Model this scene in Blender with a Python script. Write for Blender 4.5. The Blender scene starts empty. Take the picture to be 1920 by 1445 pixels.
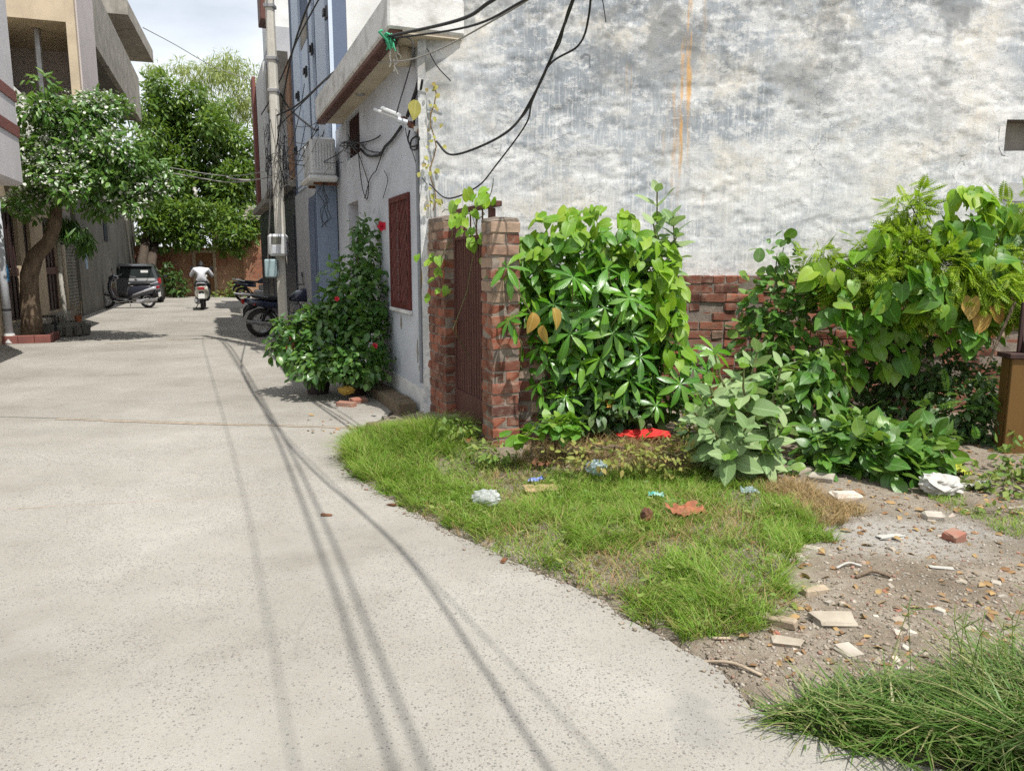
import bpy, math, random
import numpy as np
from mathutils import Vector, Matrix

random.seed(7)
rng = np.random.default_rng(7)
scene = bpy.context.scene
COL = scene.collection
R = math.radians

# ------------------------------------------------------------------ camera
FPX, CX, CY, CAMH = 1445.0, 960.0, 722.5, 1.5
PITCH = math.atan(227.5 / 1445.0)
cam_d = bpy.data.cameras.new('camera')
cam_d.sensor_fit = 'HORIZONTAL'; cam_d.sensor_width = 36.0
cam_d.lens = 36.0 * FPX / 1920.0
cam_d.clip_start = 0.05; cam_d.clip_end = 2000.0
cam = bpy.data.objects.new('camera', cam_d); COL.objects.link(cam)
cam.location = (0, 0, CAMH); cam.rotation_euler = (math.pi / 2 - PITCH, 0, 0)
scene.camera = cam

# ------------------------------------------------------------------ sky, sun, exposure
SH = (-0.345, 0.404)                      # shadow offset on the ground per metre of height
SUN_EL = math.atan(1 / math.hypot(*SH)); SUN_AZ = math.atan2(-SH[0], -SH[1])
world = bpy.data.worlds.new('World'); scene.world = world; world.use_nodes = True
wn, wl = world.node_tree.nodes, world.node_tree.links
wn.clear()
sky = wn.new('ShaderNodeTexSky'); sky.sky_type = 'NISHITA'; sky.sun_disc = False
sky.sun_elevation = SUN_EL; sky.sun_rotation = SUN_AZ
sky.air_density = 1.0; sky.dust_density = 2.2; sky.ozone_density = 1.2
tcw = wn.new('ShaderNodeTexCoord'); mpw = wn.new('ShaderNodeMapping'); mpw.inputs['Scale'].default_value = (1, 1, 2.6)
nzw = wn.new('ShaderNodeTexNoise'); nzw.inputs['Scale'].default_value = 2.3; nzw.inputs['Detail'].default_value = 7
rpw = wn.new('ShaderNodeValToRGB'); rpw.color_ramp.elements[0].position = .34; rpw.color_ramp.elements[1].position = .58
rpw.color_ramp.elements[0].color = (.38, .38, .38, 1); rpw.color_ramp.elements[1].color = (.8, .8, .8, 1)
mxw = wn.new('ShaderNodeMixRGB'); mxw.inputs[2].default_value = (13.5, 14.0, 14.6, 1)
bgw = wn.new('ShaderNodeBackground'); bgw.inputs['Strength'].default_value = 0.088
ouw = wn.new('ShaderNodeOutputWorld')
wl.new(tcw.outputs['Generated'], mpw.inputs['Vector']); wl.new(mpw.outputs[0], nzw.inputs['Vector'])
wl.new(nzw.outputs['Fac'], rpw.inputs[0]); wl.new(rpw.outputs[0], mxw.inputs[0]); wl.new(sky.outputs[0], mxw.inputs[1])
wl.new(mxw.outputs[0], bgw.inputs['Color']); wl.new(bgw.outputs[0], ouw.inputs['Surface'])
sun_d = bpy.data.lights.new('sun', 'SUN'); sun_d.energy = 5.0; sun_d.angle = R(0.45); sun_d.color = (1.0, .965, .905)
sun = bpy.data.objects.new('sun', sun_d); COL.objects.link(sun)
sun.rotation_euler = Vector((SH[0], SH[1], -1)).to_track_quat('-Z', 'Y').to_euler(); sun.location = (3, -4, 12)
scene.view_settings.view_transform = 'Standard'; scene.view_settings.look = 'None'
scene.view_settings.exposure = 0.2; scene.view_settings.gamma = 1.0
scene.view_settings.use_curve_mapping = False
scene.cycles.max_bounces = 5; scene.cycles.diffuse_bounces = 3; scene.cycles.glossy_bounces = 2; scene.cycles.transmission_bounces = 3; scene.cycles.transparent_max_bounces = 6
scene.cycles.use_adaptive_sampling = True; scene.cycles.adaptive_threshold = .017
scene.cycles.use_denoising = False

# ------------------------------------------------------------------ surveying helpers
cp, sp = math.cos(PITCH), math.sin(PITCH)
THR, THL = R(21.5), R(20.0)               # headings of the right-hand and the left-hand frontages

def ray(px, py):
    a = (px - CX) / FPX; b = (CY - py) / FPX
    return a, b * sp + cp, b * cp - sp
def G(px, py, z=0.0):                     # where a sight line meets the level z
    d = ray(px, py); t = (z - CAMH) / d[2]
    return Vector((d[0] * t, d[1] * t, z))
def Y(px, py, y):                         # where it meets the plane at distance y
    d = ray(px, py); t = y / d[1]
    return Vector((d[0] * t, y, CAMH + d[2] * t))
def NS(px, py, n, th=THR):                # (n, s, z) on a frontage plane
    d = ray(px, py); c, s_ = math.cos(th), math.sin(th)
    t = n / (d[0] * c + d[1] * s_)
    x, y, z = d[0] * t, d[1] * t, CAMH + d[2] * t
    return n, -x * s_ + y * c, z
def FW(n, s, z=0.0, th=THR):              # frontage coordinates -> world
    c, s_ = math.cos(th), math.sin(th)
    return Vector((n * c - s * s_, n * s_ + s * c, z))

# ------------------------------------------------------------------ mesh builder
class MB:
    def __init__(self): self.v = []; self.f = []; self.m = []
    def add(self, verts, faces, mi=0):
        o = len(self.v); self.v.extend([tuple(q) for q in verts])
        for q in faces: self.f.append([i + o for i in q]); self.m.append(mi)
        return self
    def box(self, x0, x1, y0, y1, z0, z1, mi=0, b=0.0):
        if x0 > x1: x0, x1 = x1, x0
        if y0 > y1: y0, y1 = y1, y0
        if z0 > z1: z0, z1 = z1, z0
        if b <= 0:
            v = [(x, y, z) for z in (z0, z1) for y in (y0, y1) for x in (x0, x1)]
            return self.add(v, [(0, 2, 3, 1), (4, 5, 7, 6), (0, 1, 5, 4), (2, 6, 7, 3), (0, 4, 6, 2), (1, 3, 7, 5)], mi)
        b = min(b, .45 * (x1 - x0), .45 * (y1 - y0), .45 * (z1 - z0))
        v = []; idx = {}
        X = (x0, x1); Yy = (y0, y1); Z = (z0, z1); sg = (1, -1)
        for i in (0, 1):
            for j in (0, 1):
                for k in (0, 1):
                    for ax in (0, 1, 2):
                        q = [X[i] + sg[i] * b, Yy[j] + sg[j] * b, Z[k] + sg[k] * b]
                        q[ax] = (X[i], Yy[j], Z[k])[ax]
                        idx[i, j, k, ax] = len(v); v.append(q)
        f = []
        for i in (0, 1):
            q = [idx[i, 0, 0, 0], idx[i, 1, 0, 0], idx[i, 1, 1, 0], idx[i, 0, 1, 0]]; f.append(q if i else q[::-1])
            q = [idx[0, i, 0, 1], idx[1, i, 0, 1], idx[1, i, 1, 1], idx[0, i, 1, 1]]; f.append(q[::-1] if i else q)
            q = [idx[0, 0, i, 2], idx[1, 0, i, 2], idx[1, 1, i, 2], idx[0, 1, i, 2]]; f.append(q if i else q[::-1])
        for a in (0, 1):
            for c in (0, 1):
                f.append([idx[0, a, c, 1], idx[1, a, c, 1], idx[1, a, c, 2], idx[0, a, c, 2]])
                f.append([idx[a, 0, c, 0], idx[a, 1, c, 0], idx[a, 1, c, 2], idx[a, 0, c, 2]])
                f.append([idx[a, c, 0, 0], idx[a, c, 1, 0], idx[a, c, 1, 1], idx[a, c, 0, 1]])
                for d in (0, 1): f.append([idx[a, c, d, 0], idx[a, c, d, 1], idx[a, c, d, 2]])
        return self.add(v, f, mi)
    def prism(self, pts, ext, mi=0):       # closed 3-D outline pushed along ext
        n = len(pts); e = Vector(ext)
        v = [Vector(q) for q in pts] + [Vector(q) + e for q in pts]
        f = [list(range(n))[::-1], list(range(n, 2 * n))]
        for i in range(n):
            j = (i + 1) % n; f.append([i, j, j + n, i + n])
        return self.add(v, f, mi)
    def tube(self, path, r, sides=6, mi=0, caps=True):
        path = [Vector(q) for q in path]; n = len(path)
        rr = r if hasattr(r, '__len__') else [r] * n
        v = []; f = []; prev = None
        for i, q in enumerate(path):
            t = (path[min(i + 1, n - 1)] - path[max(i - 1, 0)])
            t = t.normalized() if t.length > 1e-9 else Vector((0, 0, 1))
            if prev is None:
                u = t.cross(Vector((0, 0, 1)))
                if u.length < .05: u = t.cross(Vector((1, 0, 0)))
                u.normalize()
            else:
                u = (prev - t * prev.dot(t))
                u = u.normalized() if u.length > 1e-6 else t.orthogonal().normalized()
            prev = u; w = t.cross(u)
            for k in range(sides):
                a = 2 * math.pi * k / sides
                v.append(q + (u * math.cos(a) + w * math.sin(a)) * rr[i])
        for i in range(n - 1):
            for k in range(sides):
                k2 = (k + 1) % sides
                f.append([i * sides + k, i * sides + k2, (i + 1) * sides + k2, (i + 1) * sides + k])
        if caps: f.append(list(range(sides))[::-1]); f.append([(n - 1) * sides + k for k in range(sides)])
        return self.add(v, f, mi)
    def lathe(self, prof, c=(0, 0, 0), axis='z', sides=20, mi=0):
        v = []; f = []; c = Vector(c)
        for r, h in prof:
            for k in range(sides):
                a = 2 * math.pi * k / sides; x, y = r * math.cos(a), r * math.sin(a)
                q = {'z': (x, y, h), 'y': (x, h, -y), 'x': (h, x, y)}[axis]
                v.append(c + Vector(q))
        n = len(prof)
        for i in range(n - 1):
            for k in range(sides):
                k2 = (k + 1) % sides
                f.append([i * sides + k, i * sides + k2, (i + 1) * sides + k2, (i + 1) * sides + k])
        return self.add(v, f, mi)
    def loft(self, rings, mi=0, caps=True, closed=True):
        n = len(rings[0]); v = [q for r_ in rings for q in r_]; f = []
        for i in range(len(rings) - 1):
            for k in range(n if closed else n - 1):
                k2 = (k + 1) % n
                f.append([i * n + k, i * n + k2, (i + 1) * n + k2, (i + 1) * n + k])
        if caps: f.append(list(range(n))[::-1]); f.append([(len(rings) - 1) * n + k for k in range(n)])
        return self.add(v, f, mi)
    def mesh(self, name, mats, smooth=False):
        me = bpy.data.meshes.new(name); me.from_pydata(self.v, [], self.f)
        for m in (mats if isinstance(mats, (list, tuple)) else [mats]): me.materials.append(m)
        if any(self.m): me.polygons.foreach_set('material_index', self.m)
        if smooth: me.polygons.foreach_set('use_smooth', [True] * len(me.polygons))
        me.update(); return me
    def build(self, name, mats, parent=None, smooth=False):
        o = bpy.data.objects.new(name, self.mesh(name, mats, smooth)); COL.objects.link(o)
        if parent is not None: o.parent = parent
        return o

def tag(o, label=None, cat=None, group=None, kind=None):
    if label: o['label'] = label
    if cat: o['category'] = cat
    if group: o['group'] = group
    if kind: o['kind'] = kind
    return o
def empty(name, loc=(0, 0, 0), rz=0.0, label=None, cat=None, group=None, kind=None):
    o = bpy.data.objects.new(name, None); COL.objects.link(o)
    o.location = loc; o.rotation_euler = (0, 0, rz); o.empty_display_size = .1
    return tag(o, label, cat, group, kind)
def inst(name, me, parent=None, mat4=None):
    o = bpy.data.objects.new(name, me); COL.objects.link(o)
    if parent is not None: o.parent = parent
    if mat4 is not None: o.matrix_local = mat4
    return o
def arr_mesh(name, V, F, mats, mi=None, smooth=False, lf=None):
    """fast mesh from an (n,3) array and an (m,k) array of equal-sized faces"""
    me = bpy.data.meshes.new(name); V = np.asarray(V, np.float32); F = np.asarray(F, np.int32)
    me.vertices.add(len(V)); me.vertices.foreach_set('co', V.ravel())
    k = F.shape[1]; me.loops.add(F.size); me.loops.foreach_set('vertex_index', F.ravel())
    me.polygons.add(len(F)); me.polygons.foreach_set('loop_start', np.arange(0, F.size, k, dtype=np.int32))
    me.polygons.foreach_set('loop_total', np.full(len(F), k, np.int32))
    for m in (mats if isinstance(mats, (list, tuple)) else [mats]): me.materials.append(m)
    if mi is not None: me.polygons.foreach_set('material_index', np.asarray(mi, np.int32))
    if smooth: me.polygons.foreach_set('use_smooth', np.ones(len(F), bool))
    if lf is not None:
        at_ = me.attributes.new('lf', 'FLOAT_VECTOR', 'POINT'); at_.data.foreach_set('vector', np.asarray(lf, np.float32).ravel())
    me.update(calc_edges=True); return me

def vnoise(x, y, seed=0):
    """smooth value noise on arrays"""
    x = np.asarray(x, float); y = np.asarray(y, float)
    xi = np.floor(x).astype(np.int64); yi = np.floor(y).astype(np.int64); fx = x - xi; fy = y - yi
    fx = fx * fx * (3 - 2 * fx); fy = fy * fy * (3 - 2 * fy)
    def h(a, b):
        n = (a * 374761393 + b * 668265263 + seed * 974711) & 0x7fffffff
        n = ((n ^ (n >> 13)) * 1274126177) & 0x7fffffff
        return ((n ^ (n >> 16)) & 0xffff) / 65535.0
    return (h(xi, yi) * (1 - fx) + h(xi + 1, yi) * fx) * (1 - fy) + (h(xi, yi + 1) * (1 - fx) + h(xi + 1, yi + 1) * fx) * fy
def fbm(x, y, seed=0, oct=4):
    s = 0; a = .5
    for i in range(oct):
        s = s + a * vnoise(x, y, seed + i * 17); x = np.asarray(x) * 2.03 + 3.1; y = np.asarray(y) * 2.03 + 1.7; a *= .5
    return s

# ------------------------------------------------------------------ materials
class NT:
    def __init__(self, name):
        self.mat = bpy.data.materials.new(name); self.mat.use_nodes = True
        self.n = self.mat.node_tree.nodes; self.l = self.mat.node_tree.links; self.n.clear()
        self.out = self.n.new('ShaderNodeOutputMaterial')
        self.geo = self.n.new('ShaderNodeNewGeometry')
    def node(self, t, **k):
        q = self.n.new(t)
        for a, b in k.items(): setattr(q, a, b)
        return q
    def link(self, a, b): self.l.new(a, b)
    def setin(self, sock, v):
        if hasattr(v, 'is_output') or isinstance(v, bpy.types.NodeSocket): self.l.new(v, sock)
        elif isinstance(v, (tuple, list)) and len(v) == 3 and sock.type == 'RGBA': sock.default_value = (*v, 1)
        else: sock.default_value = v
    def pos(self, scale=(1, 1, 1), obj=False, loc=(0, 0, 0)):
        m = self.node('ShaderNodeMapping'); m.inputs['Scale'].default_value = scale; m.inputs['Location'].default_value = loc
        if obj: tc = self.node('ShaderNodeTexCoord'); self.link(tc.outputs['Object'], m.inputs['Vector'])
        else: self.link(self.geo.outputs['Position'], m.inputs['Vector'])
        return m.outputs[0]
    def noise(self, vec, scale, detail=5, rough=.6):
        q = self.node('ShaderNodeTexNoise'); q.inputs['Scale'].default_value = scale
        q.inputs['Detail'].default_value = detail; q.inputs['Roughness'].default_value = rough
        self.link(vec, q.inputs['Vector']); return q.outputs['Fac']
    def ramp(self, fac, stops):
        q = self.node('ShaderNodeValToRGB'); e = q.color_ramp.elements
        while len(e) < len(stops): e.new(.5)
        for i, (p_, c) in enumerate(stops):
            e[i].position = p_; e[i].color = (*c, 1) if hasattr(c, '__len__') else (c, c, c, 1)
        self.link(fac, q.inputs[0]); return q.outputs[0]
    def mix(self, fac, a, b, mode='MIX'):
        q = self.node('ShaderNodeMixRGB', blend_type=mode)
        self.setin(q.inputs[0], fac); self.setin(q.inputs[1], a); self.setin(q.inputs[2], b); return q.outputs[0]
    def math(self, op, a, b=0.0, c=None):
        q = self.node('ShaderNodeMath', operation=op); self.setin(q.inputs[0], a); self.setin(q.inputs[1], b)
        if c is not None: self.setin(q.inputs[2], c)
        return q.outputs[0]
    def bump(self, h, strength=.5, dist=.01, normal=None):
        q = self.node('ShaderNodeBump'); q.inputs['Strength'].default_value = strength; q.inputs['Distance'].default_value = dist
        self.link(h, q.inputs['Height'])
        if normal is not None: self.link(normal, q.inputs['Normal'])
        return q.outputs[0]
    def bsdf(self, col, rough=.7, normal=None, spec=.3, metal=0.0, **k):
        q = self.node('ShaderNodeBsdfPrincipled')
        self.setin(q.inputs['Base Color'], col); self.setin(q.inputs['Roughness'], rough)
        q.inputs['Specular IOR Level'].default_value = spec; self.setin(q.inputs['Metallic'], metal)
        if normal is not None: self.link(normal, q.inputs['Normal'])
        for a, b in k.items(): self.setin(q.inputs[a.replace('_', ' ')], b)
        return q
    def done(self, shader):
        self.link(shader.outputs[0] if hasattr(shader, 'outputs') else shader, self.out.inputs['Surface']); return self.mat

def pm(name, c1, c2=None, rough=.75, scale=6., bump=.25, bscale=40., bdist=.004, spec=.25, metal=0., jit=0., stretch=(1, 1, 1), lo=.35, hi=.7):
    """general worn surface: two tones mixed by noise, fine relief, optional shift per object"""
    t = NT(name); v = t.pos(stretch)
    if c2 is None: c2 = tuple(x * .75 for x in c1)
    col = t.ramp(t.noise(v, scale, 6), [(lo, c1), (hi, c2)])
    if jit:
        oi = t.node('ShaderNodeObjectInfo')
        k = t.math('MULTIPLY_ADD', oi.outputs['Random'], jit, 1 - jit / 2)
        q = t.node('ShaderNodeHueSaturation'); t.link(col, q.inputs['Color']); t.link(k, q.inputs['Value']); col = q.outputs[0]
    nrm = t.bump(t.noise(v, bscale, 4), bump, bdist) if bump else None
    return t.done(t.bsdf(col, rough, nrm, spec, metal))

def leafmat(name, c1, c2, c3=None, trans=.35, rough=.42, spec=.45, vein=True):
    t = NT(name); oi = t.node('ShaderNodeObjectInfo')
    r = t.math('FRACT', t.math('ADD', oi.outputs['Random'], t.geo.outputs['Random Per Island']))
    st = [(0., c1), (.6, c2)] + ([(.97, c3)] if c3 else [])
    hs = t.node('ShaderNodeHueSaturation'); hs.inputs['Hue'].default_value = .486; hs.inputs['Saturation'].default_value = 1.06; hs.inputs['Value'].default_value = 1.04
    t.link(t.ramp(r, st), hs.inputs['Color']); col = hs.outputs[0]
    n = t.noise(t.pos((1, 1, 1)), 35., 3)
    col = t.mix(t.math('MULTIPLY', n, .35), col, tuple(x * .55 for x in c1))
    hgt = n
    if vein:
        at_ = t.node('ShaderNodeAttribute', attribute_name='lf'); sp3 = t.node('ShaderNodeSeparateXYZ'); t.link(at_.outputs['Vector'], sp3.inputs[0])
        au = t.math('ABSOLUTE', sp3.outputs['X'])
        side = t.math('SINE', t.math('MULTIPLY', t.math('SUBTRACT', sp3.outputs['Y'], t.math('MULTIPLY', au, .30)), 48.))
        vn = t.math('MAXIMUM', t.ramp(au, [(.03, 1.), (.11, 0.)]), t.math('MULTIPLY', t.ramp(side, [(.80, 0.), (1., 1.)]), .5))
        vn = t.math('MULTIPLY', vn, sp3.outputs['Z'])
        col = t.mix(t.math('MULTIPLY', vn, .45), col, tuple(min(.6, x * 1.6 + .05) for x in c2))
        dust = t.noise(t.pos(loc=(4, 4, 1)), 9., 5, .65); col = t.mix(t.ramp(dust, [(.50, 0.), (.70, .30)]), col, (.26, .27, .20))
        hgt = t.math('ADD', n, t.math('MULTIPLY', vn, -.8))
    b = t.bsdf(col, rough, t.bump(hgt, .25, .004), spec)
    tr = t.node('ShaderNodeBsdfTranslucent'); tc = t.mix(.7, col, (.35, .55, .04), 'MIX')
    t.link(t.mix(.45, col, tc), tr.inputs['Color'])
    m = t.node('ShaderNodeMixShader'); m.inputs[0].default_value = trans
    t.link(b.outputs[0], m.inputs[1]); t.link(tr.outputs[0], m.inputs[2])
    return t.done(m)

M = {}
def brick_mat(name, base, dark, pale):
    t = NT(name); v = t.pos(); oi = t.node('ShaderNodeObjectInfo')
    col = t.ramp(oi.outputs['Random'], [(0., dark), (.35, base), (.8, tuple(x * 1.25 for x in base)), (1., pale)])
    n = t.noise(v, 14., 6)
    col = t.mix(t.ramp(n, [(.47, 0.), (.66, .75)]), col, (.25, .185, .14))
    n2 = t.noise(t.pos((1, 1, 1), loc=(3, 1, 7)), 5., 5)
    col = t.mix(t.ramp(n2, [(.52, 0.), (.66, .75)]), col, tuple(x * .3 for x in base))
    return t.done(t.bsdf(col, .9, t.bump(t.noise(v, 70., 5), .5, .006), .15))
M['brick'] = brick_mat('brick_red', (.245, .086, .053), (.14, .055, .04), (.29, .13, .085))
M['brick_old'] = brick_mat('brick_old', (.17, .068, .046), (.105, .048, .038), (.22, .115, .08))
M['brick_pale'] = brick_mat('brick_lime', (.31, .22, .16), (.24, .13, .09), (.37, .30, .23))
M['mortar'] = pm('mortar', (.26, .22, .18), (.13, .10, .085), .95, 9, .7, 60, .008)

def concrete_mat(name='road_concrete'):
    t = NT(name); v = t.pos()
    big = t.noise(v, .55, 6, .62); mid = t.noise(v, 3.2, 6, .65); fine = t.noise(v, 90., 3)
    col = t.ramp(big, [(.38, (.215, .20, .172)), (.50, (.305, .288, .254)), (.60, (.375, .357, .32))])
    col = t.mix(t.ramp(mid, [(.44, .0), (.60, .5)]), col, (.315, .30, .27))
    col = t.mix(t.math('MULTIPLY', fine, .38), col, (.30, .28, .245))
    # exposed aggregate: small stones of uneven size, denser in worn patches
    def stones(scale, rad, keep, seedloc):
        vo = t.node('ShaderNodeTexVoronoi'); vo.inputs['Scale'].default_value = scale
        m2 = t.pos((1, 1, .3), loc=seedloc)
        dn = t.node('ShaderNodeTexNoise'); dn.inputs['Scale'].default_value = scale * .9; t.link(m2, dn.inputs['Vector'])
        mm = t.mix(.012, m2, dn.outputs['Color'], 'ADD'); t.link(mm, vo.inputs['Vector'])
        sep = t.node('ShaderNodeSeparateColor'); t.link(vo.outputs['Color'], sep.inputs[0])
        r_ = t.math('MULTIPLY_ADD', sep.outputs[1], rad * .75, rad * .35)
        inside = t.math('LESS_THAN', vo.outputs['Distance'], r_)
        kp = t.math('LESS_THAN', sep.outputs[0], keep)
        return t.math('MULTIPLY', inside, kp), sep.outputs[2]
    wear = t.ramp(t.noise(t.pos(loc=(5, 2, 0)), 1.1, 5, .6), [(.38, .06), (.53, 1.)])
    s1, k1 = stones(82., .40, t.math('MULTIPLY_ADD', wear, .72, .05), (0, 0, 0))
    s2, k2 = stones(140., .42, t.math('MULTIPLY_ADD', wear, .60, .12), (9, 4, 0))
    s3, k3 = stones(230., .44, t.math('MULTIPLY_ADD', wear, .5, .30), (2, 7, 0))
    tone = t.ramp(k1, [(0., (.055, .055, .055)), (.45, (.13, .125, .115)), (.7, (.22, .20, .17)), (.85, (.26, .19, .145)), (1., (.48, .46, .41))])
    col = t.mix(t.math('MULTIPLY', s1, .82), col, tone)
    tone2 = t.ramp(k2, [(0., (.09, .088, .082)), (.6, (.18, .165, .145)), (1., (.46, .43, .38))])
    col = t.mix(t.math('MULTIPLY', s2, .65), col, tone2)
    col = t.mix(t.math('MULTIPLY', s3, .5), col, t.ramp(k3, [(0., (.11, .105, .095)), (.6, (.20, .185, .165)), (1., (.48, .46, .42))]))
    grit = t.noise(v, 260., 2, .5); col = t.mix(t.ramp(grit, [(.45, 0.), (.68, .35)]), col, (.24, .225, .20))
    stain = t.noise(t.pos(loc=(3, 9, 0)), 1.7, 7, .7); col = t.mix(t.ramp(stain, [(.50, 0.), (.60, .45)]), col, (.29, .275, .24))
    # hair cracks
    vc = t.node('ShaderNodeTexVoronoi', feature='DISTANCE_TO_EDGE'); vc.inputs['Scale'].default_value = .42
    dn = t.node('ShaderNodeTexNoise'); dn.inputs['Scale'].default_value = 1.6; dn.inputs['Detail'].default_value = 8
    t.link(v, dn.inputs['Vector']); t.link(t.mix(.55, v, dn.outputs['Color'], 'ADD'), vc.inputs['Vector'])
    cr = t.ramp(vc.outputs['Distance'], [(0., 1.), (.0035, 0.)])
    cr = t.math('MULTIPLY', cr, t.ramp(t.noise(t.pos(loc=(1, 8, 0)), .7, 3), [(.50, 0.), (.62, .5)]))
    col = t.mix(cr, col, (.20, .18, .155))
    # faint darker patch by the near edge, soft round its rim
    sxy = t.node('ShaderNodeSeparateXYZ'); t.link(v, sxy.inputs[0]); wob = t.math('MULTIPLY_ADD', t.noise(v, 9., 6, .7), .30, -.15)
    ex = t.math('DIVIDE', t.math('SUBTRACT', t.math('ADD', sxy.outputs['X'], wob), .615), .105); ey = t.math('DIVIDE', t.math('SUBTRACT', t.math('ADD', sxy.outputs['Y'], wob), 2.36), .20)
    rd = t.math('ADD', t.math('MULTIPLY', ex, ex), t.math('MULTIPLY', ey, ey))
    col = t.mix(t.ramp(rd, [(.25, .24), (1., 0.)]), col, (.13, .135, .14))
    # two wheel tracks worn darker along the lane
    al = t.math('ADD', t.math('MULTIPLY', sxy.outputs['X'], math.cos(THR)), t.math('MULTIPLY', sxy.outputs['Y'], math.sin(THR)))
    for c0 in (-.9, .35):
        dtr = t.math('ABSOLUTE', t.math('SUBTRACT', al, t.math('MULTIPLY_ADD', t.noise(t.pos((.25, .25, 1)), 1., 3), .5, c0 - .25)))
        col = t.mix(t.math('MULTIPLY', t.ramp(dtr, [(.0, .22), (.32, 0.)]), t.noise(t.pos(loc=(c0, 3, 0)), 3., 5)), col, (.19, .175, .15))
    h = t.math('ADD', t.math('ADD', t.math('MULTIPLY', s1, .45), t.math('MULTIPLY', s2, .25)), t.math('ADD', t.math('ADD', fine, grit), t.math('MULTIPLY', cr, -1.2)))
    return t.done(t.bsdf(col, .88, t.bump(h, .45, .006), .2))
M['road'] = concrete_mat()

def dirt_mat():
    t = NT('dirt'); v = t.pos()
    col = t.ramp(t.noise(v, 1.6, 7, .62), [(.36, (.17, .14, .105)), (.5, (.255, .215, .165)), (.64, (.33, .29, .235))])
    col = t.mix(t.ramp(t.noise(v, 22., 5), [(.45, 0.), (.75, .6)]), col, (.15, .115, .08))
    vo = t.node('ShaderNodeTexVoronoi'); vo.inputs['Scale'].default_value = 55.; t.link(v, vo.inputs['Vector'])
    sep = t.node('ShaderNodeSeparateColor'); t.link(vo.outputs['Color'], sep.inputs[0])
    st = t.math('MULTIPLY', t.math('LESS_THAN', vo.outputs['Distance'], .32), t.math('LESS_THAN', sep.outputs[0], .22))
    tone = t.ramp(sep.outputs[1], [(0., (.30, .12, .08)), (.35, (.42, .38, .32)), (.8, (.55, .52, .47)), (1., (.2, .18, .16))])
    col = t.mix(t.math('MULTIPLY', st, .85), col, tone)
    # grey cement dust trodden into the middle of the plot
    dd = t.node('ShaderNodeVectorMath', operation='DISTANCE'); t.link(t.pos((.62, 1., 0.)), dd.inputs[0]); dd.inputs[1].default_value = (2.15 * .62, 4.05, 0)
    cd = t.math('ADD', dd.outputs['Value'], t.math('MULTIPLY', t.noise(v, 3.5, 7, .7), .9))
    col = t.mix(t.ramp(cd, [(.62, .75), (.95, 0.)]), col, (.37, .355, .325))
    wet = t.noise(t.pos(loc=(2, 5, 0)), 2.2, 6, .65); col = t.mix(t.ramp(wet, [(.50, 0.), (.62, .55)]), col, (.185, .155, .115))
    h = t.math('ADD', t.noise(v, 18., 6, .7), t.math('MULTIPLY', st, .5))
    return t.done(t.bsdf(col, .95, t.bump(h, 1., .035), .12))
M['dirt'] = dirt_mat()

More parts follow.
